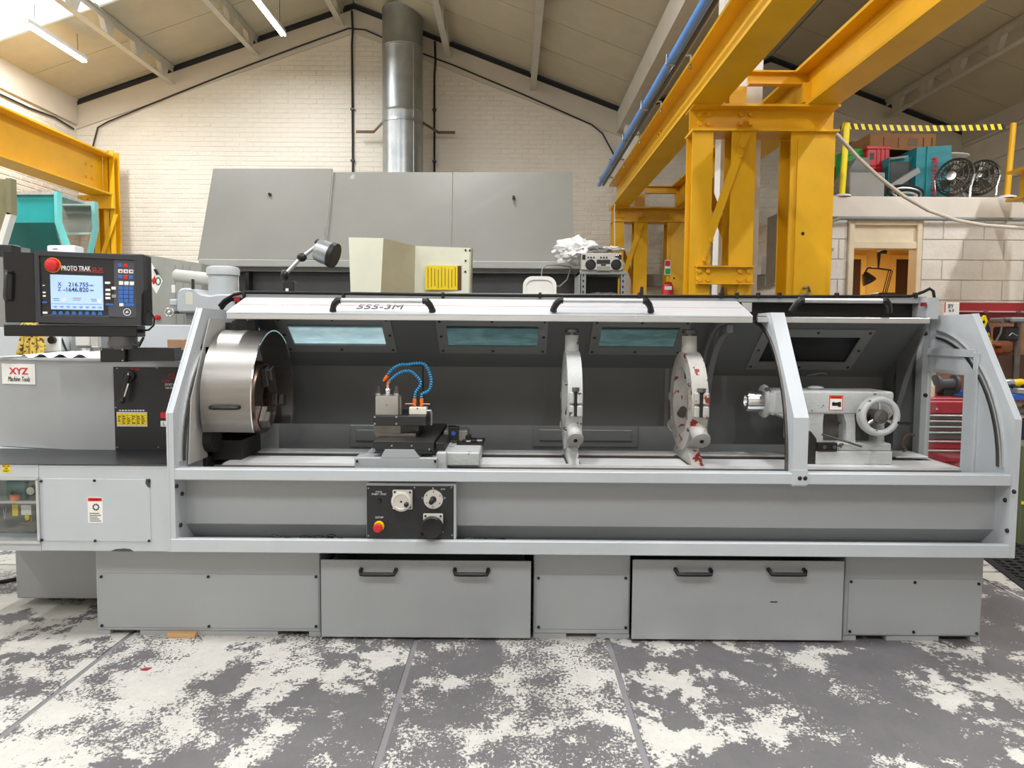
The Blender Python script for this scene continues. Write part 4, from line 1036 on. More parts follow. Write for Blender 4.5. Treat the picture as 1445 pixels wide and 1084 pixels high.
# ================================================================== CARRIAGE with tool post, hoses and apron box
car = thing('lathe_carriage', 'lathe carriage with square tool post, blue coolant hoses and black apron control box', 'carriage', (P(570, 650, 3.8).x, 3.8, zw))
def cp(name, mb, m_, par=None): return mb.build(name, m_, par if par is not None else car)
YSd = 3.60
x0, x1 = P(500, 652, YSd).x, P(617, 652, YSd).x
zs1 = P(560, 646, YSd).z
sd = cp('saddle', B().box(x0, x1, YSd, 3.72, zw-.1, zs1, .004).prism([(x0+.01, zw+.001), (x0+.03, zs1), (x0+.09, zs1+.03), (x1-.03, zs1+.03), (x1+.0, zs1), (x1, zw+.001)], 'Y', 3.72, 4.2), paint_grey2)
cp('dovetail', B().prism([(P(537, 646, YSd).x, zs1), (P(592, 646, YSd).x, zs1), (P(584, 646, YSd).x, P(560, 635, YSd).z), (P(543, 646, YSd).x, P(560, 635, YSd).z)][::1], 'Y', YSd+.0, YSd+.2), paint_grey2, sd)
screws([(P(u, 651, YSd).x, YSd, P(u, 651, YSd).z) for u in (504, 614)], car, .007)
xw0, xw1 = P(617, 650, 3.66).x, P(677, 650, 3.66).x; zw1 = P(650, 638.5, 3.66).z
cp('saddle_wing', B().box(xw0, xw1, 3.66, 4.1, zw+.001, zw1, .006).box(xw0-.002, xw0+.05, 3.63, 4.1, zw-.06, zw1+.004, .006), cast_white, sd)
# cross slide: long black way cover
YX = 3.62
zx1, zx0 = P(570, 623.5, YX).z, P(570, 640, YX).z
xx0, xx1 = P(526, 630, YX).x, P(612, 630, YX).x
yx2 = min(PZ(580, 597.5, zx1).y, 4.46)
cs_ = cp('cross_slide', B().box(xx0, xx1, YX, yx2, zx0+.014, zx1-.002, .002).prism([(xx0, zx0), (xx0+.02, zx0+.014), (xx1-.02, zx0+.014), (xx1, zx0)], 'Y', YX, YX+.02), black_paint)
cp('slide_top', B().box(xx0+.003, xx1-.003, YX-.002, yx2, zx1-.002, zx1, 0), steel_d, cs_)
screws([(P(u, v, YX).x, YX-.001, P(u, v, YX).z) for u, v in ((553, 629), (581, 629), (528, 634), (606, 634))], car, .005, galv)
cp('slide_rail', B().box(xx1+.004, xx1+.05, YX+.05, yx2+.02, zx0+.0, zx1-.012, .002), dark, cs_)
# compound block with a chamfered corner
YC = 3.78
zk1 = P(565, 600.5, YC).z
xq0, xq1 = P(528, 612, YC).x, P(587, 612, YC).x
zmid = zx1+(zk1-zx1)*.3
cmp_ = cp('compound_block', B().box(xq0, xq1, YC, YC+.36, zx1, zmid, .003).prism([(xq0, YC), (P(565, 605, YC).x, YC), (xq1, YC+.1), (xq1, YC+.36), (xq0, YC+.36)], 'Z', zmid, zk1), steel_d)
zk2 = P(565, 587, YC-.01).z
xb0_, xb1_ = P(527, 594, YC-.01).x, P(601, 594, YC-.01).x
pb = cp('tool_post_base', B().box(xb0_, xb1_, YC-.012, YC+.30, zk1, zk2, .003), black_paint)
screws([(P(u, v, YC-.012).x, YC-.012, P(u, v, YC-.012).z) for u, v in ((529, 588.5), (529, 598), (559.5, 588.5), (559.5, 598))], car, .006, galv)
# tool post
a = R(529.5, 559, 562, 587, YC)
tpz = a[3]
tp = cp('tool_post', B().box(a[0], a[1], YC, YC+.135, zk2, tpz, .006, 2).cyl((a[1]-.01, YC+.07, zk2), (a[1]-.01, YC+.07, tpz-.01), .018, n=14).cyl((a[0]+.008, YC+.07, zk2+.01), (a[0]+.008, YC+.07, tpz-.01), .012, n=14), S('tool_post_steel', 168, 165, 160, rough=.38, metal=.75, var=.12))
for k, u in enumerate((534, 547.5, 559.5)):
    x = P(u, 556, YC+.07).x
    if k == 1: cp('clamp_bolt', B().cyl((x, YC+.07, tpz), (x, YC+.07, tpz+.012), .016, n=14).sphere((x, YC+.07, tpz+.022), .018).cyl((x, YC+.07, tpz+.03), (x, YC+.07, tpz+.05), .009, n=10), chrome, tp)
    else: cp('clamp_bolt', B().cyl((x, YC+.07, tpz), (x, YC+.07, tpz+.010), .021, .017, 14).cyl((x, YC+.07, tpz+.01), (x, YC+.07, tpz+.022), .014, n=6).cyl((x, YC+.07, tpz+.022), (x, YC+.07, tpz+.046), .009, n=6), steel_d, tp)
text('T', S('engraving', 90, 88, 84), tp, face_m((a[0]+a[1])/2, YC-.0006, (zk2+tpz)/2), .012, .014)
# coolant block, valves, hoses
YM = YC+.05
a = R(577, 575, 601.5, 587, YM)
cbk = cp('coolant_block', B().box(a[0], a[1], YM, YM+.06, zk2, a[3], .003), S('ivory_block', 228, 222, 206, rough=.4))
cp('port', B().cyl((P(589, 576, YM).x, YM, P(589, 576.5, YM).z), (P(589, 576, YM).x, YM-.002, P(589, 576.5, YM).z), .004, n=8), black, cbk)
cp('elbow', B().tube([pt(601, 579.5, YM+.03), pt(608, 580, YM+.03), pt(608.5, 583, YM+.03), pt(608.5, 600, YM+.03)], [.008, .009, .009, .006], 8), galv, cbk)
for u, lev in ((585, -1), (595, 1)):
    x = P(u, 570, YM+.03).x
    z0, z1 = a[3], P(u, 562, YM+.03).z
    v_ = cp('valve', B().cyl((x, YM+.03, z0), (x, YM+.03, z0+(z1-z0)*.5), .0085, n=10).cyl((x, YM+.03, z0+(z1-z0)*.5), (x, YM+.03, z1), .0105, .009, 10), orange, cbk)
    zz = z0+.016
    cp('valve_lever', B().tube([(x, YM+.02, zz), (x+lev*.025, YM+.015, zz+.001), (x+lev*.046, YM+.012, zz)], .0035, 6), S('salmon_lever', 206, 140, 120), v_)
def hose(pts):
    p3 = [P(u, v, YM+.03) for u, v in pts]
    # resample into beads
    L_ = [0]
    for a_, b_ in zip(p3, p3[1:]): L_.append(L_[-1]+(b_-a_).length)
    def at_(d):
        for i in range(len(L_)-1):
            if d <= L_[i+1]: return p3[i].lerp(p3[i+1], (d-L_[i])/max(1e-9, L_[i+1]-L_[i]))
        return p3[-1]
    n = int(L_[-1]/.0125); path = []; rad = []
    for i in range(n*4+1):
        path.append(at_(L_[-1]*i/(n*4))); rad.append(.0042+.0052*abs(math.sin(math.pi*i/4)))
    h_ = cp('coolant_hose', B().tube(path, rad, 8), hose_blue)
    return h_, p3
def smooth(pts, n=6):
    out = []
    for i in range(len(pts)-1):
        p0, p1, p2, p3 = pts[max(i-1, 0)], pts[i], pts[i+1], pts[min(i+2, len(pts)-1)]
        for k in range(n):
            t_ = k/n; out.append(tuple(.5*((2*p1[j])+(-p0[j]+p2[j])*t_+(2*p0[j]-5*p1[j]+4*p2[j]-p3[j])*t_*t_+(-p0[j]+3*p1[j]-3*p2[j]+p3[j])*t_**3) for j in (0, 1)))
    out.append(pts[-1]); return out
h1, _ = hose(smooth([(595, 562), (596, 556), (605, 551), (608.5, 540), (606, 526), (599, 514.5), (588, 513), (575, 514.5), (565, 515), (555, 520), (547, 529)]))
h2, _ = hose(smooth([(585, 562), (587, 553), (592, 546), (593.5, 539), (588, 531), (581, 525), (575, 523.5), (565, 526), (556, 532), (549, 538)]))
cp('nozzle', B().tube([P(547, 530, YM+.03), P(544, 534, YM+.03), P(541, 538, YM+.03)], [.0105, .009, .005], 8), orange, h1)
cp('nozzle', B().tube([P(549, 538, YM+.03), P(547.5, 541, YM+.03), P(546.5, 545, YM+.03)], [.0095, .008, .005], 8), orange, h2)
# oil pump to the right of the cross slide
a = R(626, 608, 660, 634, 3.98)
op = cp('slide_motor', B().box(a[0], a[1], 3.98, 4.15, zw1, a[3], .005), S('motor_cream', 140, 136, 126, var=.2))
cp('solenoid', B().rect(652, 621, 673, 633, 3.95, .07, .004), black, op)
cp('solenoid_label', B().rect(658, 622, 664, 625, 3.949, .001), label_w, op)
cp('solenoid_post', B().rect(657, 613.5, 665, 622, 3.97, .03, .006), black, op)
cp('solenoid_end', B().rect(671, 621, 681, 632, 3.96, .06, .004), galv, op)
cp('switch_box', B().rect(633, 603, 647, 621, 3.96, .06, .003), black, op)
q = P(640, 611.5, 3.958); cp('dial', B().cyl(tuple(q), (q.x, q.y-.006, q.z), .012, n=14), blue, op)
cp('mount_plate', B().box(P(645, 634, 3.94).x, P(683, 634, 3.94).x, 3.9, 4.1, zw1, zw1+.012), black, op)
# apron control box
YAp = 3.425
a = R(517.5, 685.5, 641, 764, YAp); zb_, zt_b = a[2], P(580, 682.5, YAp).z
ap = cp('apron_box', B().box(a[0]-.002, P(643.5, 720, YAp).x, YAp+.004, 3.52, zb_, zt_b, .003), paint_light)
cp('apron_face', B().box(a[0], a[1]-.003, YAp, YAp+.004, zb_, P(580, 686, YAp).z, .001), black_paint, ap)
cp('apron_link', B().box(P(560, 670, 3.5).x, P(610, 670, 3.5).x, 3.53, 3.62, zb_+.1, zw-.05), paint_grey2)
screws([(P(u, v, YAp).x, YAp, P(u, v, YAp).z) for u, v in ((520, 689), (585, 688), (637, 688), (520, 756), (638, 755))], ap, .004, galv)
def ctext(s, u0, v0, u1, v1): text_px(s, print_w, ap, u0, v0, u1, v1, YAp-.0006)
ctext('CYCLE', 530, 693, 539, 695.4); ctext('START - STOP', 524.5, 696.2, 545, 698.8); ctext('E.STOP', 530, 729, 541, 731.6); ctext('JOG', 622, 689.5, 628, 691.8)
ctext('X-', 595, 701.6, 597, 704.2); ctext('Z+', 626, 701.6, 629, 704.2); ctext('0', 610, 688, 612, 690.2)
q = P(535.5, 707, YAp); cp('toggle', B().cyl((q.x, YAp, q.z), (q.x, YAp-.01, q.z), .011, .009, 14), black, ap)
q = P(535, 742.5, YAp); cp('stop_collar', B().cyl((q.x, YAp, q.z), (q.x, YAp-.012, q.z), .025, .023, 22), label_y, ap)
cp('stop_button', B().cyl((q.x, YAp-.012, q.z), (q.x, YAp-.028, q.z), .012, n=14).rev([(0, .017), (.006, .022), (.014, .021), (.018, .016), (.019, 0)], (q.x, YAp-.026, q.z), (0, -1, 0), 22), red, ap)
def square_flange(u, v, wdt, m_):
    q = P(u, v, YAp); f_ = cp('handwheel_flange', B().box(q.x-wdt, q.x+wdt, YAp-.014, YAp, q.z-wdt, q.z+wdt, .008, 2), m_, ap)
    for sx in (-1, 1):
        for sz in (-1, 1): cp('flange_screw', B().cyl((q.x+sx*wdt*.75, YAp-.014, q.z+sz*wdt*.75), (q.x+sx*wdt*.75, YAp-.0155, q.z+sz*wdt*.75), .0055, n=10), black, f_) if False else None
    screws([(q.x+sx*wdt*.76, YAp-.014, q.z+sz*wdt*.76) for sx in (-1, 1) for sz in (-1, 1)], ap, .0055, black, .002)
    return q
silver_p = S('silver_paint', 214, 210, 202, rough=.35, metal=.3)
q = square_flange(568.5, 704.5, .047, silver_p)
qx, qz = P(566, 708.5, YAp-.03).x, P(566, 708.5, YAp-.03).z
cp('handwheel', B().rev([(0, 0), (0, .03), (.03, .032), (.03, .046), (.036, .0475), (.042, .045), (.044, .035), (.041, .033), (.041, .006), (.040, 0)], (q.x, YAp-.014, q.z), (0, -1, 0), 36), silver_p, ap)
cp('hub_screw', B().cyl((q.x, YAp-.055, q.z), (q.x, YAp-.0565, q.z), .005, n=10), black, ap)
cp('handwheel_knob', B().rev([(0, .006), (.008, .011), (.028, .0095), (.032, .006), (.032, 0)], (q.x+.026, YAp-.055, q.z-.01), (0, -1, 0), 14), black, ap)
q = P(611.5, 704.5, YAp)
cp('jog_bezel', B().rev([(0, .046), (.006, .045), (.007, .015), (.007, 0)], (q.x, YAp, q.z), (0, -1, 0), 32), silver_p, ap)
screws([(q.x+.036*math.cos(k*math.tau/6+.5), YAp-.0065, q.z+.036*math.sin(k*math.tau/6+.5)) for k in range(6)], ap, .003, black, .001)
cp('jog_lever', B().rev([(0, .016), (.012, .013), (.02, .009), (.034, .012), (.048, .011), (.052, .008), (.052, 0)], (q.x, YAp-.006, q.z), (-.12, -1, -.1), 16), black, ap)
q = square_flange(611.5, 738, .047, silver_p)
cp('handwheel', B().rev([(0, 0), (0, .03), (.034, .034), (.034, .050), (.040, .053), (.05, .0525), (.054, .046), (.052, .04), (.052, 0)], (q.x, YAp-.014, q.z-.008), (0, -1, 0), 36), black, ap)
cp('handwheel_knob', B().rev([(0, .006), (.006, .010), (.022, .009), (.026, 0)], (q.x-.05, YAp-.058, q.z-.04), (-.2, -1, -.1), 14), black, ap)

# ================================================================== STEADY RESTS
def steady(xc, half, m_, label, wear, Ro=.262, Ri=.178):
    t = thing('steady_rest', label, 'steady rest', (xc, YA, zw), 'steady rests on the bed')
    n = 44
    def circ(r, a0, a1, k=n): return [(YA+r*math.cos(math.radians(a0+(a1-a0)*i/k)), ZA+r*math.sin(math.radians(a0+(a1-a0)*i/k))) for i in range(k+1)]
    up = B().ring(circ(Ro, -1, 181), circ(Ri, -1, 181), 'X', xc-half, xc+half, closed=False).build('upper_ring', m_, t)
    lo = B().ring(circ(Ro, 181, 359), circ(Ri, 181, 359), 'X', xc-half, xc+half, closed=False)
    lo.build('lower_ring', m_, t)
    # foot down to the ways
    f_ = B()
    f_.prism([(YA-.10, ZA-.22), (YA+.10, ZA-.22), (YA+.12, zw+.07), (YA+.19, zw+.03), (YA+.22, zw), (YA-.23, zw), (YA-.2, zw+.03), (YA-.13, zw+.07)], 'X', xc-half*.72, xc+half*.72)
    f_.build('foot', m_, t)
    B().box(xc-half*1.1, xc+half*1.1, YA-.20, YA+.2, zw-.03, zw+.001, .004).build('clamp_plate', steel_d, t)
    # top quill with knurled cap
    zt = P(803, 461, YA).z
    q_ = B().cyl((xc, YA, ZA+Ro-.03), (xc, YA, zt-.045), half*1.02, half*.96, 22).build('quill_barrel', m_, t)
    cap = B().rev([(0, .018), (.012, .018), (.014, half*.9), (.022, half*1.0), (.032, half*.96), (.036, half*.7), (.036, 0)], (xc, YA, zt-.046), (0, 0, 1), 22)
    cap.build('quill_cap', steel_d, t)
    for an in (-30, 210):
        d = Vector((0, math.cos(math.radians(an)), math.sin(math.radians(an))))
        c0 = Vector((xc, YA, ZA))+d*(Ro-.03); c1 = Vector((xc, YA, ZA))+d*(Ro+.07)
        c1 = Vector((xc, c1.y, c1.z))
        bb = B().cyl(tuple(c0), tuple(c1), half*1.08, half*.98, 22).build('quill_barrel', m_, t)
        B().rev([(0, half*.98), (.003, half*1.12), (.018, half*1.08), (.022, half*.6), (.022, .010), (.016, .008), (.016, 0)], tuple(c1), tuple(d), 20).build('quill_cap', S('cap_steel', 176, 174, 170, rough=.45, metal=.3), t)
        B().cyl(tuple(c1+d*.017), tuple(c1+d*.024), .011, n=6).build('cap_nut', black, t)
    for an in (90, -30, 210):
        d = Vector((0, math.cos(math.radians(an)), math.sin(math.radians(an))))
        B().cyl(tuple(Vector((xc, YA, ZA))+d*(Ri-.06)), tuple(Vector((xc, YA, ZA))+d*(Ri+.01)), half*.5, half*.6, 14).build('finger', steel_d, t)
    # clamp lugs on the viewer's side and hinge at the back
    y0 = YA-Ro-.025
    for s in (-1, 1):
        B().box(xc-half*.85, xc-half*.2, y0, y0+.06, ZA+(.004 if s > 0 else -.062), ZA+(.064 if s > 0 else -.004), .006).build('clamp_lug', m_, t)
        B().box(xc+half*.2, xc+half*.95, y0-.004, y0+.06, ZA+(.004 if s > 0 else -.062), ZA+(.064 if s > 0 else -.004), .006).build('clamp_lug', m_, t)
    B().cyl((xc, y0+.012, ZA-.06), (xc, y0+.012, ZA+.075), .008, n=10).build('clamp_stud', dark, t)
    B().cyl((xc, y0+.012, ZA+.066), (xc, y0+.012, ZA+.085), half*.55, n=6).build('clamp_nut', steel_d, t)
    B().cyl((xc-half*1.05, YA+Ro+.01, ZA), (xc+half*1.05, YA+Ro+.01, ZA), .022, n=14).build('hinge', m_, t)
    for z in (.1, -.13): B().cyl((xc-half-.012, YA-.215, ZA+z), (xc-half, YA-.215, ZA+z), .009, n=8).build('set_screw', steel_d, t)
    return t
steady(P(806, 560, YA).x, .037, cast_white, 'clean white cast steady rest on the lathe bed, beside the carriage', 0)
steady(P(971, 560, YA).x, .041, cast_red, 'worn white steady rest with red paint showing, on the bed beside the tailstock', 1)

# ================================================================== TAILSTOCK
ts = thing('tailstock', 'grey white cast tailstock with steel quill and handwheel on the lathe bed', 'tailstock', (P(1200, 600, 3.95).x, 3.95, zw))
def tpart(n, mb, m_, par=None): return mb.build(n, m_, par if par is not None else ts)
YT = 3.83
a = R(1092, 553, 1262, 585, YT)
zb1, zb0 = P(1180, 549, 4.0).z, a[2]
bx = [(a[0]+.02, zb1-.0), (a[1]-.02, zb1), (a[1], zb1-.03), (a[1], zb0+.0), (a[0], zb0), (a[0], zb1-.015)]
body = tpart('body', B().box(a[0], a[1], YT, 4.08, zb0, zb1, .018, 3), cast_white)
tpart('collar', B().rev([(0, .05), (0, .084), (.012, .09), (.024, .084), (.024, .05)], (a[0]-.022, YA, ZA), (1, 0, 0), 30).box(a[0]-.012, a[0]+.03, YT+.005, 4.07, zb0-.01, zb1-.005, .02), cast_white, body)
xq = P(1052, 566, YA).x
tpart('quill', B().rev([(.05, 0), (.01, .028), (0, .03), (0, .052), (.008, .056), (.25, .056)], (xq, YA, ZA), (1, 0, 0), 30), chrome)
# pillars and arches down to the base
zb2 = P(1200, 626, YT).z
for (u0, u1, u2, u3) in ((1090, 1163, 1128, 1163), (1190, 1206, 1196, 1209), (1236, 1262, 1240, 1250)):
    x0_, x1_, x2_, x3_ = [P(u, 600, YT).x for u in (u0, u1, u2, u3)]
    tpart('pillar', B().prism([(x0_, zb0+.01), (x1_, zb0+.01), (x3_-.004, zb0-.05), (x3_, zb2), (x2_, zb2), (x2_-.002, zb0-.05)], 'Y', YT+.008, 4.05), cast_white, body)
tpart('core', B().box(P(1150, 600, YT).x, P(1255, 600, YT).x, YT+.1, 4.04, zb2, zb0+.01), S('shaded_recess', 96, 92, 88, var=.3, scale=20), body)  # dark core: the shade between the pillars is put into its colour
xb0t, xb1t = P(1151, 640, YT-.03).x, P(1259, 640, YT-.03).x
zb3 = P(1200, 637, YT-.03).z
tpart('base', B().box(xb0t+.0, xb1t, YT-.02, 4.12, zb3, zb2+.004, .006), cast_white)
tpart('base_plate', B().box(xb0t, xb1t-.0, YT-.035, 4.13, zw, zb3, .004), cast_white)
tpart('clamp_bracket', B().rect(1154, 625, 1182, 637, YT-.045, .03, .003), black)
for u in (1163, 1177): q = P(u, 631, YT-.046); tpart('cap_screw', B().cyl(tuple(q), (q.x, q.y-.006, q.z), .010, n=10), steel_d)
tpart('way_wiper', B().prism([(P(1141, 610, YT).x, P(1141, 608, YT).z), (P(1149, 610, YT).x, P(1149, 618, YT).z), (P(1154, 610, YT).x, zw), (P(1138, 610, YT).x, zw)], 'Y', YT-.03, 4.1), dark)
tpart('clamp_lever', B().tube([pt(1160, 613, YT-.03), pt(1190, 622, YT-.04), pt(1216, 630.5, YT-.05)], [.006, .006, .005], 8), steel_d)
tpart('oil_rags', B().sphere(pt(1151, 547.5, 3.95), .03, (1.5, 1, .4), 10, 6), cast_white)
# warning plate
al = R(1170, 558, 1189, 579, YT); wlb = tpart('warning_label', B().box(al[0], al[1], YT-.002, YT, al[2], al[3]), S('label_orange', 226, 70, 36))
tpart('label_panel', B().box(al[0]+.004, al[1]-.004, YT-.0026, YT-.002, al[2]+.003, al[3]-.018), label_w, wlb)
text('WARNING', print_k, wlb, face_m((al[0]+al[1])/2, YT-.0024, al[3]-.010), .05, .009)
hm = (al[0]+al[1])/2; hz = (al[2]+al[3])/2-.008
tpart('pictogram', B().box(hm-.02, hm+.012, YT-.0032, YT-.0026, hz-.008, hz+.01).box(hm+.01, hm+.026, YT-.0032, YT-.0026, hz-.013, hz+.013).prism([(hm-.022, hz), (hm-.014, hz+.016), (hm-.008, hz)], 'Y', YT-.0032, YT-.0026), print_k, wlb)
# handwheel facing the viewer
q = P(1243, 588, 3.73); wc = Vector((q.x, 3.74, q.z))
hw = tpart('handwheel', B().tube([(wc.x+.086*math.cos(k*math.tau/36), wc.y+.0, wc.z+.086*math.sin(k*math.tau/36)) for k in range(36)], .0165, 12, closed=True), cast_white)
tpart('wheel_rim_back', B().rev([(0, .10), (.02, .104), (.045, .100), (.045, .09), (0, .09)], (wc.x, wc.y+.045, wc.z), (0, -1, 0), 36), cast_white, hw)
tpart('wheel_hub', B().rev([(-.1, .03), (-.02, .032), (0, .038), (.016, .036), (.02, .02), (.024, .018), (.024, 0)], tuple(wc), (0, -1, 0), 24), steel_d, hw)
for k in range(3):
    an = k*math.tau/3-.45; tpart('spoke', B().cyl((wc.x+.03*math.cos(an), wc.y+.005, wc.z+.03*math.sin(an)), (wc.x+.086*math.cos(an), wc.y, wc.z+.086*math.sin(an)), .009, n=10), chrome, hw)
e = P(1268, 597, 3.70); e2 = P(1286, 598.5, 3.62)
tpart('crank_handle', B().tube([tuple(e), tuple(e.lerp(e2, .3)), tuple(e.lerp(e2, .7)), tuple(e2)], [.008, .011, .013, .008], 10), black, hw)

# ================================================================== CONTROL PENDANT
O = P(50, 406, 3.50); yaw = math.atan2(.07, .5)
pen = thing('control_pendant', 'black control pendant with lit blue screen and keypad above the headstock', 'control panel', tuple(O))
pen.rotation_euler = (0, 0, yaw)
cy, sy = math.cos(yaw), math.sin(yaw)
def lp(u, v, w=0.0):
    """photo pixel on the pendant face (plane through O turned by yaw) -> local coords, w forward"""
    d = ray(u, v); n = Vector((sy, -cy, 0))
    t_ = (O-CAM).dot(n)/d.dot(n); h = CAM+d*t_-O
    return (h.x*cy+h.y*sy, -w, h.z)
def lbox(u0, v0, u1, v1, w0, w1, bev=0.0):
    a_ = lp(u0, (v0+v1)/2); b_ = lp(u1, (v0+v1)/2); c_ = lp((u0+u1)/2, v0); d_ = lp((u0+u1)/2, v1)
    return B().box(a_[0], b_[0], -w1, -w0, d_[2], c_[2], bev)
def pp(n, mb, m_, par=None): return mb.build(n, m_, par if par is not None else pen, origin=(0, 0, 0))
def ltext(s, m_, u0, v0, u1, v1, par=None, w=.0122, **k):
    a_, b_ = lp(u0, v1), lp(u1, v0)
    M = Matrix.Translation(((a_[0]+b_[0])/2, -w, (a_[2]+b_[2])/2)) @ Matrix.Rotation(math.radians(90), 4, 'X')
    cu = text(s, m_, None, M, b_[0]-a_[0], b_[2]-a_[2], **k); cu.parent = par if par is not None else pen; return cu
pp('housing', lbox(51, 357, 204, 459, -.11, -.002, .006), black)
q_ = [lp(50, 355), lp(204, 362), lp(202, 428), lp(201, 458), lp(54, 455)]
outl = [(p[0], p[2]) for p in (lp(50, 354), lp(203, 361.5), lp(204.5, 408), lp(201, 416), lp(200.5, 459), lp(53, 455))]
innl = [(p[0], p[2]) for p in (lp(57, 361), lp(192, 367.5), lp(193, 408), lp(193.5, 416), lp(194, 450), lp(60, 446.5))]
bez = pp('bezel', B().ring(outl, innl, 'Y', -.016, .03), S('bezel_charcoal', 52, 52, 56, rough=.5))
fp = pp('face_panel', B().prism([(p[0], p[1]) for p in innl], 'Y', -.008, .02), black_paint)
pp('keypad_panel', B().prism([(p[0], p[2]) for p in (lp(162, 367), lp(191, 368.5), lp(193.5, 449), lp(154, 446.5), lp(154, 430), lp(162, 430))], 'Y', -.0088, -.008), panel_dk)
pp('keypad_panel', B().prism([(p[0], p[2]) for p in (lp(60, 443.5), lp(155, 445), lp(155, 448.5), lp(60, 446.5))], 'Y', -.0088, -.008), panel_dk)
sc = pp('screen', B().prism([(p[0], p[2]) for p in (lp(72, 387.5), lp(146, 390), lp(147, 438), lp(73.5, 436.5))], 'Y', -.0096, -.008), screen_m)
navy = S('screen_ink', 20, 30, 60, var=.0)
ltext('X', navy, 82.8, 398.5, 88, 404, sc, .0102); ltext('216.755', navy, 98, 399, 126, 404.5, sc, .0102, bold=.01)
ltext('Z', navy, 83, 405.5, 87.5, 410.5, sc, .0102); ltext('-1646.820', navy, 91, 406, 126, 411.8, sc, .0102, bold=.01)
ltext('ABS', navy, 127, 402, 133, 404, sc, .0102); ltext('ABS', navy, 127.5, 409, 133.5, 411, sc, .0102)
pp('screen_marks', lbox(104, 420.6, 116, 421.4, .0096, .0101), red, sc); pp('screen_marks', lbox(104, 423.3, 115, 424, .0096, .0101), green, sc)
for (u, v) in ((91.5, 423), (141, 425)): pp('screen_marks', lbox(u-3, v-2.5, u+3, v+2.5, .0096, .0101), label_w, sc)
b = B()
for i in range(8):
    x_ = lp(79.5+i*9, 432.5+i*.15); b.box(x_[0]-.008, x_[0]+.008, -.0101, -.0096, x_[2]-.001, x_[2]+.001); b.box(x_[0]-.006, x_[0]+.006, -.0101, -.0096, x_[2]-.006, x_[2]-.004)
x_ = lp(74, 428.5); y_2 = lp(146, 430); b.box(x_[0], y_2[0], -.0101, -.0096, (x_[2]+y_2[2])/2-.0006, (x_[2]+y_2[2])/2+.0006)
for (u, v) in ((80, 421.5), (81, 424), (133, 422.5), (134, 425)): x_ = lp(u, v); b.box(x_[0]-.012, x_[0]+.014, -.0101, -.0096, x_[2]-.001, x_[2]+.001)
pp('screen_print', b, navy, sc)
ltext('PROTO TRAK', print_w, 88, 376, 129, 382, None, .0086, bold=.012); ltext('SLX', lred, 131, 378, 146.5, 383, None, .0086, bold=.0)
a_, b_ = lp(97, 382.6), lp(147, 384.8)
pp('red_line', B().slab((a_[0], -.0086, a_[2]), (b_[0], -.0086, b_[2]-.0012), (b_[0], -.0086, b_[2]+.0012), (a_[0], -.0086, a_[2]+.0024), .0004), lred)
q_ = lp(76, 374.5); es = pp('stop_button', B().rev([(.0, .032), (.012, .031), (.022, .026), (.027, .016), (.028, 0)], (q_[0], -.010, q_[2]), (0, -1, 0), 28), red)
pp('stop_collar', B().rev([(0, .03), (0, .036), (.006, .035), (.006, .03)], (q_[0], -.008, q_[2]), (0, -1, 0), 28), S('collar_amber', 226, 140, 40), es)
K = []
def key(u, v, m_, wu=6.2, hv=5.2):
    pp('key', lbox(u-wu/2, v-hv/2, u+wu/2, v+hv/2, .0088, .0115, .0015), m_)
dy = lambda u: (u-170)*.07
for u, v, m_ in ((170.5, 374.5, key_blue), (178, 375, red)): key(u, v, m_)
for k, m_ in enumerate((label_w, label_w, label_w)): key(171+k*7.6, 383+k*.3, m_); key(172+k*7.6, 399.8+k*.3, m_)
for k, m_ in enumerate((key_blue, red, key_blue)): key(171+k*7.6, 391+k*.3, m_)
for r_ in range(4):
    for k in range(3): key(171.8+k*7.3, 407+r_*5.9+k*.2, key_blue, 6.6, 5.3)
key(172.5, 430.3, label_w, 6, 4.6); key(183.5, 430.5, key_blue, 13.5, 4.6)
for k in range(3):
    q_ = lp(178+((k*5) % 8-3), 383+k*8); pp('key_mark', lbox(170+k*7.6, 382, 173+k*7.6, 384.5, .0115, .012), lred if k != 1 else key_blue)
for u, v, w_ in ((153, 399.5, 7.5), (153.5, 409.5, 7), (153.5, 415.5, 7), (153.5, 421, 7)): key(u, v, label_w, w_, 3.2)
key(161.5, 407, label_w, 6.2, 4.2); key(162, 418.3, S('key_grey', 150, 148, 140), 6.2, 4.6); key(156, 430, key_blue, 11.5, 2.6); key(158.5, 400, S('key_dark', 60, 44, 44), 4, 3.6)
for u, v, m_, w_, h_ in ((63, 403, label_w, 3.6, 1.4), (63.8, 413, label_w, 4.5, 2.2), (64, 418, label_w, 4.5, 2.2), (64.5, 427, key_blue, 7, 2.4), (65, 441.5, label_w, 7, 3)): key(u, v, m_, w_, h_)
for k in range(8):
    q_ = lp(78+k*9.25, 441.5+k*.13); pp('soft_key', B().prism([(q_[0]-.0115, q_[2]-.008), (q_[0]+.0115, q_[2]-.008), (q_[0]+.005, q_[2]+.008), (q_[0]-.005, q_[2]+.008)], 'Y', -.0115, -.0088), key_blue)
q_ = lp(180.3, 440.5); lg = pp('round_emblem', B().rev([(0, .0175), (.0008, .0175), (.0008, .0145), (0, .0145)], (q_[0], -.0088, q_[2]), (0, -1, 0), 28), print_w)
pp('emblem_mark', B().prism([(q_[0]-.008, q_[2]-.006), (q_[0]+.009, q_[2]-.002), (q_[0]+.001, q_[2]+.001), (q_[0]+.006, q_[2]+.007), (q_[0]-.003, q_[2]+.004)], 'Y', -.0096, -.0088), print_w, lg)
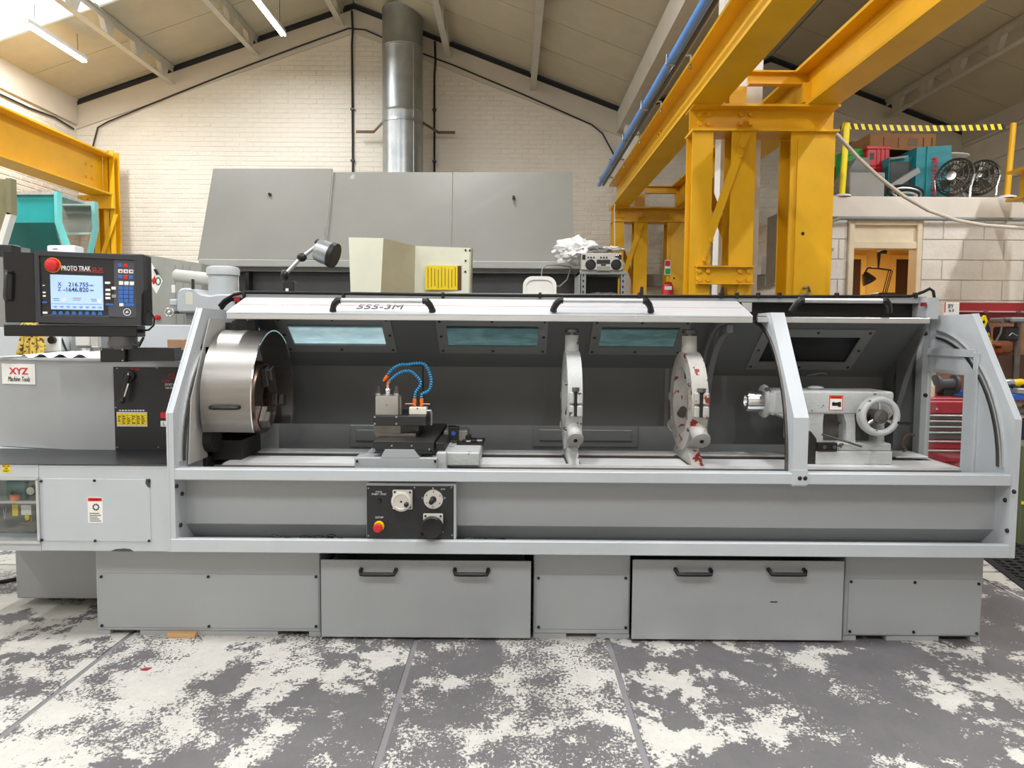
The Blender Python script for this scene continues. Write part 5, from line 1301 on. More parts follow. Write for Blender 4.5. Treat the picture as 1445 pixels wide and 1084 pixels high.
# side door with handle, lower bar
pp('side_box', lbox(5, 356, 50, 455, -.12, -.0, .004), S('gloss_black_box', 24, 24, 26, rough=.2))
q0, q1 = lp(14, 384), lp(13, 423)
pp('side_handle', B().tube([(q0[0], 0, q0[2]), (q0[0]-.001, -.03, q0[2]), (q0[0], -.036, q0[2]-.012), (q1[0], -.036, q1[2]+.012), (q1[0], -.03, q1[2]), (q1[0], 0, q1[2])], .0085, 8), S('handle_dark', 58, 58, 60, rough=.25))
pp('swing_beam', lbox(5, 459, 193, 475, -.12, .0, .003), black)
pp('beam_seal', lbox(56, 455.5, 199, 459, -.1, -.006), galv)
# cable from the housing to the beam
q = [lp(u, v) for u, v in ((201, 436), (209, 440), (214, 450), (213, 459), (206, 465.5), (195, 467.5))]
pp('cable', B().tube([(a[0], .04, a[2]) for a in q], .0045, 8), rubber)
q = lp(197, 467.5); pp('cable_gland', B().cyl((q[0]-.02, .04, q[2]), (q[0]+.01, .04, q[2]), .009, n=10), black)
# swivel and arm down to the headstock
Yh_ = 3.95
q0, q1 = P(169, 474, 3.56), P(169, 493, 3.56)
pp('swivel', B().cyl((lp(167, 476)[0], .06, lp(167, 475)[2]), (lp(167, 476)[0], .06, lp(167, 493)[2]), .064, n=26).cyl((lp(167, 476)[0], .06, lp(167, 482)[2]), (lp(167, 476)[0], .06, lp(167, 489)[2]), .069, n=26), S('swivel_grey', 96, 96, 98, rough=.35, metal=.6))
pp('swivel_lever', B().tube([(lp(188, 486)[0], .0, lp(188, 486)[2]), (lp(197, 488)[0], -.01, lp(197, 488)[2]), (lp(204, 477)[0], -.012, lp(204, 476)[2])], [.009, .008, .006], 8), black)
pp('arm_box', lbox(141, 491, 176, 511, -.15, .0, .003), black)
pp('support_arm', lbox(176, 491, 243, 510, -.15, -.03, .002), black)
for (u, v) in ((143, 493.5), (173, 493.5), (173, 509)): q = lp(u, v); pp('screw', B().cyl((q[0], 0, q[2]), (q[0], -.003, q[2]), .004, n=8), galv)
zfoot = zt1-.004
hgt = O.z; q = lp(230, 505); pp('arm_foot', B().box(q[0]-.1, q[0], .15, .44, lp(220, 511)[2], lp(220, 496)[2]), black)

# ================================================================== THINGS ON THE HEADSTOCK
zH = zt1+.012
x0, x1 = P(242, 490, 4.1).x, P(279, 490, 4.1).x
tag(B().box(x0, x0+(x1-x0)*.62, 4.05, 4.2, zt1, P(255, 479, 4.1).z, .002).build('card_block', brown_b), 'small brown cardboard box standing on the headstock cover', 'box')
# work gloves
t = thing('work_glove', 'yellow camouflage work glove standing by the paper on the headstock', 'glove', (P(40, 490, 4.2).x, 4.2, zt1))
pts = [((27, 502), (31, 488), (33, 476)), ((38, 503), (39, 489), (40, 475)), ((47, 503), (48, 488), (47, 475)), ((57, 501), (59, 487), (57, 476))]
for p in pts:
    B().tube([P(u, v, 4.2) for u, v in p]+[P(p[2][0]+.5, 468, 4.2)], [.017, .02, .019, .016], 10).build('finger', cloth_y, t)
a = R(30, 456, 60, 474, 4.2); B().sphere(((a[0]+a[1])/2, 4.2, (a[2]+a[3])/2), .07, (1, .5, .8)).build('cuff', cloth_y, t)
# curling paper
b = B(); n = 24; xs = [P(14+(142-14)*i/n, 505, 4.0).x for i in range(n+1)]
for i in range(n):
    z = [zt1+.02+.012*math.sin(k*1.25) if k > 6 else zt1+.014+.003*k*.2 for k in (i, i+1)]
    b.quad((xs[i], 3.9, z[0]), (xs[i+1], 3.9, z[1]), (xs[i+1], 4.35, z[1]+.01), (xs[i], 4.35, z[0]+.01))
tag(b.build('paper_sheet', label_w), 'curling white paper sheet lying on the headstock beside the glove', 'paper')
t = thing('spray_bottle', 'white plastic canister with black cap lying behind the pendant bar', 'canister', (P(75, 490, 4.3).x, 4.3, zt1))
a = R(60, 462, 88, 500, 4.3)
B().box(a[0], a[1], 4.28, 4.4, zt1+.03, a[3], .02, 3).build('canister_body', S('pale_plastic', 214, 218, 220, rough=.35), t)
q = P(75, 480, 4.28); B().cyl((q.x, 4.285, q.z), (q.x, 4.26, q.z), .022, n=16).build('cap', black, t)
B().box(a[0], a[1], 4.3, 4.38, zt1+.012, zt1+.035).build('blue_base', blue, t)
t = thing('measuring_vice', 'small grey metal fixture with chrome knob sitting behind the pendant', 'fixture', (P(118, 490, 4.35).x, 4.35, zt1))
B().rect(100, 472, 140, 503, 4.35, .12, .01).build('fixture_body', bg_grey_d, t)
B().rect(106, 474, 126, 488, 4.33, .03, .004).build('fixture_plate', S('plate_pale', 190, 190, 186), t)
q = P(121, 495, 4.33); B().cyl((q.x, 4.33, q.z-.016), (q.x, 4.33, q.z+.016), .03, n=20).build('knob', chrome, t)
B().tube([pt(84, 470, 4.3), pt(90, 486, 4.3), pt(95, 498, 4.3)], .006, 6).build('cable', black, t)
B().rect(128, 474, 139, 490, 4.3, .03, .003).build('fitting', chrome, t)

# ================================================================== BEHIND THE LATHE, LEFT TO RIGHT
# khaki guard at the frame's edge
def wedge_guard(name, label, pts, Y, depth, m_face, m_edge, inner=None):
    t = thing(name, label, 'machine guard', (P(pts[0][0], pts[0][1], Y).x, Y, 0)); return t
t = thing('machine_guard', 'khaki machine guard with pale angled edge standing beside the teal guard', 'machine guard', (P(0, 300, 6.8).x, 6.8, 0))
q = [(P(u, v, 6.8).x, P(u, v, 6.8).z) for u, v in ((-60, 252), (10, 252), (12, 303), (-2, 345), (-60, 345))]
B().prism(q, 'Y', 6.83, 6.9).build('guard_sheet', khaki, t)
for l, m_ in ((((10, 252), (17, 252), (18, 303), (11, 303)), khaki), (((11, 300), (18, 302), (4, 348), (-4, 348)), white_p)):
    B().prism([(P(u, v, 6.8).x, P(u, v, 6.8).z) for u, v in l], 'Y', 6.78, 6.86).build('guard_edge', m_, t)
B().box(P(-60, 340, 6.8).x, P(2, 340, 6.8).x, 6.82, 7.2, 0, P(0, 344, 6.8).z).build('guard_base', bg_grey_d, t)
# teal guards
t = thing('teal_machine', 'teal lathe guard with stepped sloping sheet and open pale frame below the runway', 'machine guard', (P(60, 320, 7.4).x, 7.4, 0))
def tri(l, Y0, Y1, nm, m_): return B().prism([(P(u, v, Y0).x, P(u, v, Y0).z) for u, v in l], 'Y', Y0, Y1).build(nm, m_, t)
tri(((18, 274), (76, 274), (77, 313), (16, 313)), 7.42, 7.46, 'upper_sheet', teal)
B().slab(pt(16, 313, 7.42), pt(77, 313, 7.42), pt(90, 360, 7.62), pt(5, 360, 7.62), .02).build('lower_sheet', S('teal_paint_shaded', 42, 126, 122, rough=.45), t)  # darker teal copy; shade of the inward-sloping sheet is put into its colour
tri(((76, 270), (80.5, 270), (81, 312), (94, 348), (89, 348), (77, 314)), 7.34, 7.42, 'frame_edge', S('pale_teal_edge', 118, 214, 210))
tri(((18, 270), (77, 270), (77, 274.5), (18, 274.5)), 7.38, 7.9, 'top_ledge', S('dusty_ledge', 190, 186, 180, var=.25, scale=30))
B().box(P(0, 350, 7.3).x, P(140, 350, 7.3).x, 7.65, 8.2, 0, P(50, 352, 7.3).z).build('machine_body', teal, t)
a = R(80, 290, 130, 330, 8.1); B().box(a[0], a[1], 8.1, 8.12, a[2], a[3]).build('back_sheet', S('grey_sheet', 150, 146, 138, var=.12, scale=4), t)
tri(((81, 284), (130, 284), (130, 290), (81, 290)), 8.0, 8.12, 'top_rail', S('rail_grey', 176, 174, 168))
tri(((86, 328), (128, 328), (128, 330.5), (87, 330.5)), 8.0, 8.05, 'cross_bar', white_p)
tri(((128, 284), (133, 284), (134.5, 323), (126, 358), (122, 358), (130, 322)), 7.93, 8.0, 'frame_edge', teal_l)
# white device box above the pendant
t = thing('white_device', 'small white rounded box peeking over the top of the control pendant', 'device', (P(85, 352, 4.6).x, 4.6, 0))
a = R(66, 346, 106, 372, 4.6); B().box(a[0], a[1], 4.6, 4.7, a[2]-.1, a[3], .012, 2).build('device_body', S('device_white', 222, 224, 228, rough=.35), t)
B().box((a[0]+a[1])/2-.02, (a[0]+a[1])/2+.02, 4.64, 4.68, P(10, 462, 4.48).z-.3, a[2]).build('stem', galv, t)
text_px('A6000', S('device_print', 110, 112, 116), t, 74, 350.5, 81, 352.3, 4.599)
tag(B().rect(-6, 345, 16, 362, 4.9, .1, .004).build('dark_bracket', black_paint), 'dark angular bracket behind the top corner of the pendant', 'bracket')
bpy.data.objects['dark_bracket'].location.z = 0
# grey electrical cabinet
Yc = 6.0
t = thing('electrical_cabinet', 'tall dull grey electrical cabinet with diamond flag sticker behind the headstock', 'cabinet', (P(240, 400, Yc).x, Yc, 0))
q = [(P(u, v, Yc).x, P(u, v, Yc).z) for u, v in ((199, 359), (284, 372))]
xa, xb = q[0][0], q[1][0]
cab_m = S('cabinet_grey', 156, 158, 152, rough=.5, var=.1, scale=5)
B().prism([(xa, 0), (xb, 0), (xb, q[1][1]), (xa+.02, q[0][1]), (xa, q[0][1])], 'Y', Yc, Yc+.5).build('cabinet_body', cab_m, t)
for u in (247, 258, 268): B().box(P(u, 380, Yc).x-.002, P(u, 380, Yc).x+.002, Yc-.003, Yc, .5, P(u, 374, Yc).z).build('panel_joint', bg_grey_d, t)
B().prism([(P(u, v, Yc).x, P(u, v, Yc).z) for u, v in ((214, 371), (230, 397), (221, 415), (207, 391))], 'Y', Yc-.004, Yc).build('diamond_sticker', label_w, t)
B().prism([(P(u, v, Yc).x, P(u, v, Yc).z) for u, v in ((219, 389), (221, 398), (217, 402), (214, 396))], 'Y', Yc-.006, Yc-.004).build('sticker_print', lred, t)
B().ring([(P(223.5+4*math.cos(k), 397+6*math.sin(k), Yc).x, P(223.5, 397+6*math.sin(k), Yc).z) for k in [i*math.tau/14 for i in range(14)]], [(P(223.5+2.4*math.cos(k), 397+4*math.sin(k), Yc).x, P(223.5, 397+4*math.sin(k), Yc).z) for k in [i*math.tau/14 for i in range(14)]], 'Y', Yc-.006, Yc-.004).build('sticker_ring', S('sticker_green', 60, 110, 70), t)
B().prism([(P(u, v, Yc).x, P(u, v, Yc).z) for u, v in ((218, 380), (221, 380), (225, 387), (222, 388))], 'Y', Yc-.02, Yc-.004).build('sticker_clip', black, t)
B().rect(242, 402, 248, 413, Yc-.002, .002).build('small_label', label_w, t)
# milling machine head in front of it
t = thing('milling_head', 'grey milling machine head with round motor, side tube and handwheel', 'milling machine', (P(290, 420, 5.4).x, 5.5, 0))
mg = S('mill_grey_paint', 182, 187, 190, rough=.35, var=.06)
Ym = 5.4
q = [(P(u, v, Ym).x, P(u, v, Ym).z) for u, v in ((249, 441), (250, 412), (254, 407), (262, 406), (272, 407), (278, 411), (284, 415), (296, 417), (306, 415), (330, 415), (330, 441))]
B().prism(q, 'Y', Ym, Ym+.35, .012).build('head_casting', mg, t)
c0, c1 = P(289, 415, 5.55), P(289, 386, 5.55); cx = P(313, 400, 5.55).x; rm = P(333, 400, 5.55).x-cx
B().cyl((cx, 5.58, P(313, 420, 5.55).z), (cx, 5.58, P(313, 386, 5.55).z), rm, n=32).build('motor', mg, t)
zc_ = P(313, 386, 5.55).z
B().rev([(0, rm), (0, rm*1.12), (.045, rm*1.12), (.06, rm*1.04), (.066, rm*.8), (.07, 0)], (cx, 5.58, zc_-.012), (0, 0, 1), 32).build('motor_cap', mg, t)
z_ = P(268, 392, 5.7).z
B().tube([(P(245, 389, 5.75).x, 5.75, z_+.02), (P(248, 389, 5.75).x, 5.75, z_+.02), (P(298, 395, 5.75).x, 5.75, z_-.01)], [.03, .048, .052], 18).build('side_tube', S('tube_pale', 186, 186, 180), t)
B().rect(270, 394, 273, 408, 5.38, .02).build('lever', dark, t)
B().rect(262, 412, 272, 430, Ym-.002, .002).build('name_plate', S('plate_faded', 206, 206, 190), t)
q = P(240, 441, 5.35); B().tube([(q.x+.028*math.cos(k*math.tau/18), 5.34, q.z+.028*math.sin(k*math.tau/18)) for k in range(18)], .008, 8, closed=True).sphere((q.x, 5.34, q.z), .018).build('handwheel', chrome, t)
B().cyl((q.x, 5.34, q.z), (q.x+.06, Ym+.1, q.z+.01), .012, n=8).build('wheel_shaft', steel_d, t)
B().rect(238, 422, 250, 432, Ym+.02, .05, .01).build('feed_box', mg, t)
B().box(P(258, 445, Ym).x, P(325, 445, Ym).x, Ym+.05, Ym+.4, 0, P(290, 440, Ym).z).build('column', bg_grey_d, t)
q = P(222, 448, 5.98); tag(B().cyl((q.x, 6.0, q.z), (q.x, 5.97, q.z), .02, n=10).cyl((q.x, 5.97, q.z), (q.x, 5.95, q.z), .014, n=8).build('push_switch', red), 'tiny red push switch on the grey cabinet below the diamond sticker', 'switch')
# big grey machine guard
Yg = 6.6
t = thing('grey_machine', 'huge grey machine with long leaning backguard of three panels behind the lathe', 'machine', (P(545, 400, Yg).x, Yg+.5, 0))
zb0_, zt0_ = P(545, 370, Yg).z, P(545, 241, Yg+.35).z
def lean(u0t, u1t, u0b, u1b, vt, vb, nm, dy=0.0):
    yb_, yt_ = Yg+dy, Yg+.35+dy
    a_, b_, c_, d_ = P(u0b, vb, yb_), P(u1b, vb, yb_), P(u1t, vt, yt_), P(u0t, vt, yt_)
    return B().slab(tuple(a_), tuple(b_), tuple(c_), tuple(d_), .02).build(nm, bg_grey, t)
lean(301, 469, 279, 458, 238, 366, 'guard_panel', -.02)
lean(470, 638.5, 459, 637, 243, 368, 'guard_panel'); lean(639.5, 808, 638, 810, 243, 370, 'guard_panel')
for u, v in ((380, 274), (725, 278)): q = P(u, v, Yg+.2); B().cyl(tuple(q), (q.x, q.y+.12, q.z), .014, n=8).build('bolt_head', black, t)
a = R(281, 368, 880, 378, Yg-.02); B().box(a[0], a[1], Yg-.03, Yg+.3, a[2], a[3], .004).build('top_rail', S('rail_mid_grey', 168, 169, 166), t)
a = R(300, 378, 880, 384, Yg); B().box(a[0], a[1], Yg+.04, Yg+.3, a[2]-.0, a[3]).build('under_rail', bg_grey_d, t)
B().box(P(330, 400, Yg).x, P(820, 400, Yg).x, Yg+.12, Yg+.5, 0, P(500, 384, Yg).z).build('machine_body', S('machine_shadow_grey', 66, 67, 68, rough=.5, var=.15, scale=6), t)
B().box(P(345, 390, Yg).x, P(350, 390, Yg).x, Yg+.02, Yg+.12, .2, P(345, 384, Yg).z).build('edge_strip', black, t)
# work lamp
t = thing('work_lamp', 'jointed silver machine work lamp with ribbed head and black joints', 'lamp', (P(407, 405, 4.7).x, 4.7, zt1))
Yl = 4.7
B().box(P(398, 405, Yl).x, P(415, 405, Yl).x, Yl, Yl+.07, 1.4, P(407, 396, Yl).z, .006).build('lamp_base', black_paint, t)
B().rect(403, 407, 407, 412, Yl-.002, .002).build('base_label', label_w, t)
q0, q1, q2 = P(402, 388, Yl+.03), P(426, 363, Yl+.03), P(452, 343, Yl+.03)
B().sphere(tuple(q0), .034, (.8, .8, 1)).cyl((q0.x, Yl+.03, q0.z-.05), tuple(q0), .018, n=12).build('joint', black, t)
B().cyl(tuple(q0), tuple(q1), .012, n=12).build('arm', alu, t); B().cyl(tuple(q1), tuple(q2), .012, n=12).build('arm', alu, t)
B().sphere(tuple(q1), .032, (1, .8, .9)).build('joint', black, t)
B().sphere(tuple(P(449, 342, Yl+.03)), .022).build('joint', black, t)
hd = Vector((.9, -.15, -.32)).normalized()
h0 = P(448, 350, Yl+.02)
hb = B().rev([(0, 0), (0, .05), (.01, .068), (.05, .074), (.10, .076), (.102, .068), (.102, 0)], tuple(P(447, 352, Yl+.02)), tuple(hd), 20)
hb.build('lamp_head', galv, t)
B().rev([(0, .077), (.0, .08), (.03, .08), (.03, .06), (.03, 0)], tuple(Vector(P(447, 352, Yl+.02))+hd*.10), tuple(hd), 20).build('lamp_rim', black, t)
B().tube([pt(458, 338, Yl+.02), pt(459, 326, Yl+.02), pt(458.5, 320, Yl+.02)], .004, 6).build('stalk', galv, t)
# cream sheet guard
Yr = 5.5
t = thing('cream_guard', 'cream folded sheet metal guard with yellow instruction label', 'machine guard', (P(580, 400, Yr).x, Yr, 0))
def fold(l, ys, nm, m_):
    pts_ = [P(u, v, y) for (u, v), y in zip(l, ys)]
    return B().slab(*[tuple(p) for p in (pts_[3], pts_[2], pts_[1], pts_[0])], .012).build(nm, m_, t)
zlow = 600
fold(((492, 335), (541, 336), (537, 420), (495, 420)), (Yr, Yr, Yr, Yr), 'left_leaf', cream_p)
fold(((541, 336.5), (586, 347), (585, 420), (537, 420)), (Yr, Yr+.4, Yr+.4, Yr), 'middle_leaf', S('darker_cream', 186, 182, 156, var=.08))  # middle leaf is a darker cream than the leaves beside it
fold(((586, 347), (665, 350), (663, 420), (583, 420)), (Yr+.4, Yr+.35, Yr+.35, Yr+.4), 'right_leaf', cream_p)
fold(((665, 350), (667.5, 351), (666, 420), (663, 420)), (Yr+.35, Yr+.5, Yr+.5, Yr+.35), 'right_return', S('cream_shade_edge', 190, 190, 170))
B().box(P(496, 420, Yr).x, P(537, 420, Yr).x, Yr+.012, Yr+.1, 0, P(510, 419, Yr).z).build('leg', bg_grey_d, t)
B().box(P(590, 420, Yr+.4).x, P(660, 420, Yr+.4).x, Yr+.37, Yr+.46, 0, P(620, 419, Yr+.4).z).build('leg', bg_grey_d, t)
Yy = Yr+.352
a = R(600, 375, 651, 409, Yy)
B().box(a[0], a[1]-.03, Yy, Yy+.01, a[2], a[3]).build('yellow_label', label_y, t)
B().box(a[1]-.03, a[1], Yy, Yy+.01, a[2], a[3]).build('label_header', S('label_brown', 86, 52, 22), t)
b = B()
for i in range(9): x_ = a[0]+.02+i*(a[1]-a[0]-.07)/8; b.box(x_, x_+.005, Yy-.002, Yy, a[2]+.012+(i % 3)*.008, a[3]-.012-(i*5 % 4)*.006)
b.build('label_print', S('label_olive', 120, 96, 10), t)
for u, v in ((657, 353), (663, 353.5), (657, 368), (656.5, 383.5)): q = P(u, v, Yy-.005); B().cyl(tuple(q), (q.x, q.y+.02, q.z), .008, n=8).build('bolt_hole', black, t)
tag(B().prism([(P(u, v, Yr-.02).x, P(u, v, Yr-.02).z) for u, v in ((481, 334), (492, 334.5), (492, 341), (489, 340))], 'Y', Yr-.02, Yr).build('guard_corner', bg_grey_d, t), '', '') if False else None
# white rounded cover
t = thing('white_cover', 'white rounded plastic chair back with raised rim standing behind the hood', 'chair', (P(762, 400, 5.6).x, 5.6, 0))
def rr(u0, v0, u1, v1, Y, r, n=5):
    a_ = R(u0, v0, u1, v1, Y); o = []
    for (cx_, cz_, s0) in ((a_[1]-r, a_[2]+r, -90), (a_[1]-r, a_[3]-r, 0), (a_[0]+r, a_[3]-r, 90), (a_[0]+r, a_[2]+r, 180)):
        for k in range(n+1): an = math.radians(s0+90*k/n); o.append((cx_+r*math.cos(an), cz_+r*math.sin(an)))
    return o
B().prism(rr(738, 390, 785, 440, 5.6, .07), 'Y', 5.6, 5.66).build('chair_back', white_p, t)
B().ring(rr(738, 390, 785, 440, 5.6, .07), rr(742, 395, 781, 436, 5.6, .06), 'Y', 5.59, 5.6).build('raised_rim', white_p, t)
B().box(P(745, 430, 5.6).x, P(778, 430, 5.6).x, 5.62, 6.0, .43, .47).build('seat', white_p, t)
for s in (747, 776):
    for y in (5.66, 5.98): B().box(P(s, 430, 5.6).x-.015, P(s, 430, 5.6).x+.015, y-.015, y+.015, 0, .43 if y > 5.9 else P(760, 436, 5.6).z).build('leg', white_p, t)
# slotted angle rack with boombox
Yk = 6.1
t = thing('steel_rack', 'grey slotted-angle rack with dark shelf carrying a silver boombox', 'rack', (P(848, 400, Yk).x, Yk, 0))
xr0, xr1 = P(823, 400, Yk).x, P(879, 400, Yk).x
zsh = P(850, 382, Yk).z; zs2 = P(850, 415, Yk).z
rk = S('rack_grey', 140, 144, 142, rough=.5)
for x in (xr0, xr1):
    for y in (Yk, Yk+.45):
        B().box(x-.022, x+.022, y, y+.004, 0, zsh).box(x-.022, x-.018, y, y+.04, 0, zsh).build('upright', rk, t)
        if y == Yk:
            s0 = B().box(x-.006, x+.006, y-.002, y, zsh-.05, zsh-.03).build('slot', print_k, t)
            for k in range(1, 9): copy_part(s0, t, (0, 0, -k*.045))
B().box(xr0-.03, xr1+.03, Yk-.005, Yk+.46, zsh-.03, zsh, .002).build('shelf', rk, t)
B().box(xr0, xr1, Yk, Yk+.45, zs2-.05, zs2-.03).build('shelf', rk, t)
B().box(xr0-.03, xr0-.026, Yk, Yk+.5, zs2-.6, zsh).build('side_sheet', S('side_sheet_grey', 168, 170, 166), t)
B().box(xr0, xr1, Yk+.3, Yk+.45, zs2-.03, zsh-.03).build('back_sheet', black, t)
t = thing('boombox', 'silver boombox radio with two black round speakers on the steel rack', 'radio', (P(850, 370, Yk).x, Yk, zsh))
a = R(820.5, 357, 878, 384, Yk-.02); sv = S('radio_silver', 198, 196, 188, rough=.35, metal=.5)
B().box(a[0], a[1], Yk-.02, Yk+.12, zsh, a[3], .008).build('radio_case', sv, t)
for u in (833.5, 869.5):
    q = P(u, 373.5, Yk-.022)
    B().rev([(0, 0), (0, .043), (.006, .043), (.008, .038), (.002, .034), (.004, .0)], (q.x, Yk-.02, q.z), (0, -1, 0), 28).build('speaker', black, t)
B().rect(842, 366.5, 861, 372.5, Yk-.023, .004).build('tuner_scale', black_paint, t); B().rect(842, 376, 861, 382, Yk-.023, .004).build('cassette_door', S('cassette_grey', 150, 148, 136), t)
B().rect(848, 373, 855, 375, Yk-.024, .004).build('badge', black, t)
for u in (830, 834, 838, 848, 852, 856): q = P(u, 363.5, Yk-.02); B().cyl((q.x, Yk-.02, q.z), (q.x, Yk-.03, q.z), .007, n=8).build('knob', black, t)
for u in (824, 875): B().rect(u-2.2, 359.5, u+2.2, 366, Yk-.03, .01).build('corner_block', black, t)
q0, q1 = P(868, 361, Yk-.02), P(863, 358, Yk-.02); B().cyl((q0.x, Yk-.02, q0.z), (q0.x+.03, Yk-.03, q0.z), .012, n=10).build('tuning_knob', chrome, t)
# crumpled things: displaced blobs
def blob(name, m_, c, r, sc, seed, amp=.22, freq=3.0, sub=4):
    from mathutils import noise as mn
    bm = bmesh.new(); bmesh.ops.create_icosphere(bm, subdivisions=sub, radius=1)
    for v in bm.verts:
        n = v.co.normalized(); d = mn.fractal(n*freq+Vector((seed*3.1, seed, 0)), .6, 2.2, 4)
        rd = abs(mn.noise(n*freq*1.7+Vector((seed, 4, seed))))
        v.co = Vector((n.x*sc[0], n.y*sc[1], n.z*sc[2]))*r*(1+amp*d-amp*.9*rd)
    b = B(); b.bm.free(); b.bm = bm; bmesh.ops.translate(bm, verts=bm.verts, vec=Vector(c)); return b.build(name, m_, sharp=60)
q = P(813, 356, Yk+.22); zq_ = zsh
c = blob('polythene_bag', cloth_w, (P(812, 356, 6.28).x, 6.28, P(812, 354, 6.28).z), .15, (1.2, .9, .75), 3, .35, 2.6); tag(c, 'crumpled white polythene bag heaped beside the boombox on the rack', 'bag')
c = blob('grey_rag', cloth_g, (P(840, 352, 6.2).x, 6.22, P(842, 354.5, 6.2).z), .1, (1.3, .7, .45), 8, .3, 3); tag(c, 'rumpled grey rag lying on top of the boombox', 'rag')
c = blob('white_cloth', S('white_cotton', 214, 208, 200, rough=.9), (P(862, 350, 6.3).x, 6.3, P(862, 352, 6.3).z), .07, (1.5, .8, .35), 5, .3, 3); tag(c, 'pale folded cloth behind the grey rag on the boombox', 'cloth')
c = blob('grey_rag', cloth_g, (P(850, 411, 6.25).x, 6.25, zs2-.005), .065, (2.2, 1, .4), 4, .3, 3); tag(c, 'pale grey rag spread on the rack shelf under the boombox', 'rag')
tag(B().tube([pt(764, 390, 6.4), pt(765, 380, 6.4), pt(772, 374, 6.4), pt(790, 374, 6.4), pt(806, 377, 6.4)], .006, 6).tube([pt(806, 377, 6.4), pt(800, 395, 6.4), pt(790, 404, 6.4), pt(780, 404, 6.3)], .006, 6).build('appliance_cable', bg_grey_d), 'thin grey cable looping between the white chair back and the rack', 'cable')
# signs on the far columns
Ys = YFF-.02
q = P(942, 378, Ys)
t = thing('safety_sign', 'small red, white and green safety sign stuck on a far yellow column', 'sign', (q.x, Ys, q.z))
B().rect(938, 367, 946.5, 388, Ys, .006).build('sign_plate', label_w, t)
B().rect(938.7, 368, 945.8, 375.5, Ys-.003, .003).build('red_field', red, t); B().rect(938.7, 379, 945.8, 387, Ys-.003, .003).build('green_field', green, t)
t = thing('beer_sign', 'weathered board sign lettered BEER fixed to the gable above the trunking', 'sign', (P(957, 375, 11.8).x, 11.8, P(957, 390, 11.8).z))
B().rect(944, 362.5, 967, 389, 11.8, .19).build('sign_board', S('sign_tan', 206, 178, 150, var=.1), t)
text_px('BEER', S('sign_maroon', 130, 56, 44), t, 946, 371, 965.5, 380.5, 11.797); text_px('HOPS', S('sign_maroon', 130, 56, 44), t, 953, 383.5, 965, 387, 11.797)
# fire extinguisher
q = P(943, 408, 10.7)
t = thing('fire_extinguisher', 'red fire extinguisher hung on the foot of a far yellow column', 'fire extinguisher', (q.x, 10.75, 0))
ze = P(943, 405, 10.7).z
B().rev([(-.45, 0), (-.45, .075), (-.42, .082), (0, .082), (.04, .07), (.06, .03), (.08, .025)], (q.x, 10.75, ze), (0, 0, 1), 20).build('cylinder', red, t)
B().rect(939, 398.5, 948, 401, 10.72, .05).build('valve_handle', black, t); B().rect(938, 404, 948, 409, 10.665, .003).build('label', label_w, t)
B().box(q.x-.03, q.x+.03, 10.83, 10.9, ze-.1, ze-.02).build('wall_bracket', black, t)
# small padlock hook on the widest column
q = P(1139, 412, YN-.03); tag(B().tube([(q.x-.03, YN-.02, q.z+.03), (q.x, YN-.05, q.z+.04), (q.x+.02, YN-.03, q.z), (q.x-.01, YN-.05, q.z-.02), (q.x-.05, YN-.02, q.z-.03)], .012, 8).build('shackle', steel_d), 'small steel shackle hung on the face of the widest yellow column', 'shackle')

# ================================================================== OFFICE AND MEZZANINE, RIGHT
YO = 8.0
xo0 = P(1172, 350, YO).x; zsl1, zsl0 = P(1300, 278, YO).z, P(1300, 308, YO).z
d0, d1 = P(1196, 370, YO).x, P(1299, 370, YO).x; dz1 = P(1248, 310, YO).z
office = struct(B().box(xo0, d0, YO+.03, YO+.2, 0, zsl0).box(d1, XR, YO+.03, YO+.2, 0, zsl0).box(d0, d1, YO+.03, YO+.2, dz1, zsl0).box(xo0, xo0+.15, YO+.2, YW, 0, zsl0).build('wall_office', block_m))
bm_ = None
bw_, bh_ = .44, .215; k = 0; z = zsl0-.012
while z > .3:
    x = d1+.02-(0 if k % 2 else .22)
    while x < XR:
        lo, hi = max(x, d1+.02), min(x+bw_, XR)
        if hi-lo > .06: B().box(lo+.003, hi-.003, YO+.016+random.uniform(-.004, .004), YO+.03, z-bh_+.006, z, .006).build('block', block_m, office)
        x += bw_
    x = xo0
    if True:
        mid = xo0+(d0-xo0)*(.5 if k % 2 else 1)
        for lo, hi in ((xo0, mid), (mid, d0-.02)):
            if hi-lo > .05: B().box(lo+.004, hi-.004, YO+.018, YO+.03, z-bh_+.006, z, .005).build('block', block_m, office)
    z -= bh_; k += 1
struct(B().box(xo0-.02, XR, YO-.02, YW, zsl0, zsl1, .01).build('floor_mezzanine', slab_m))
# door frame with over-panel, open doorway into the lit yellow office
fr_m = S('cream_gloss_frame', 226, 212, 184, rough=.4, var=.05)
ox0, ox1 = P(1203, 390, YO).x, P(1291, 390, YO).x; oz1 = P(1248, 351, YO).z
dr = struct(B().box(d0, ox0, YO-.02, YO+.15, 0, dz1, .006).box(ox1, d1, YO-.02, YO+.15, 0, dz1, .006).box(ox0, ox1, YO-.02, YO+.15, P(1248, 318, YO).z, dz1, .004).box(ox0, ox1, YO-.01, YO+.12, oz1, P(1248, 341, YO).z, .004).build('door_1', fr_m))
B().box(ox0, ox1, YO+.02, YO+.05, P(1248, 342, YO).z, P(1248, 317, YO).z).build('over_panel', fr_m, dr)
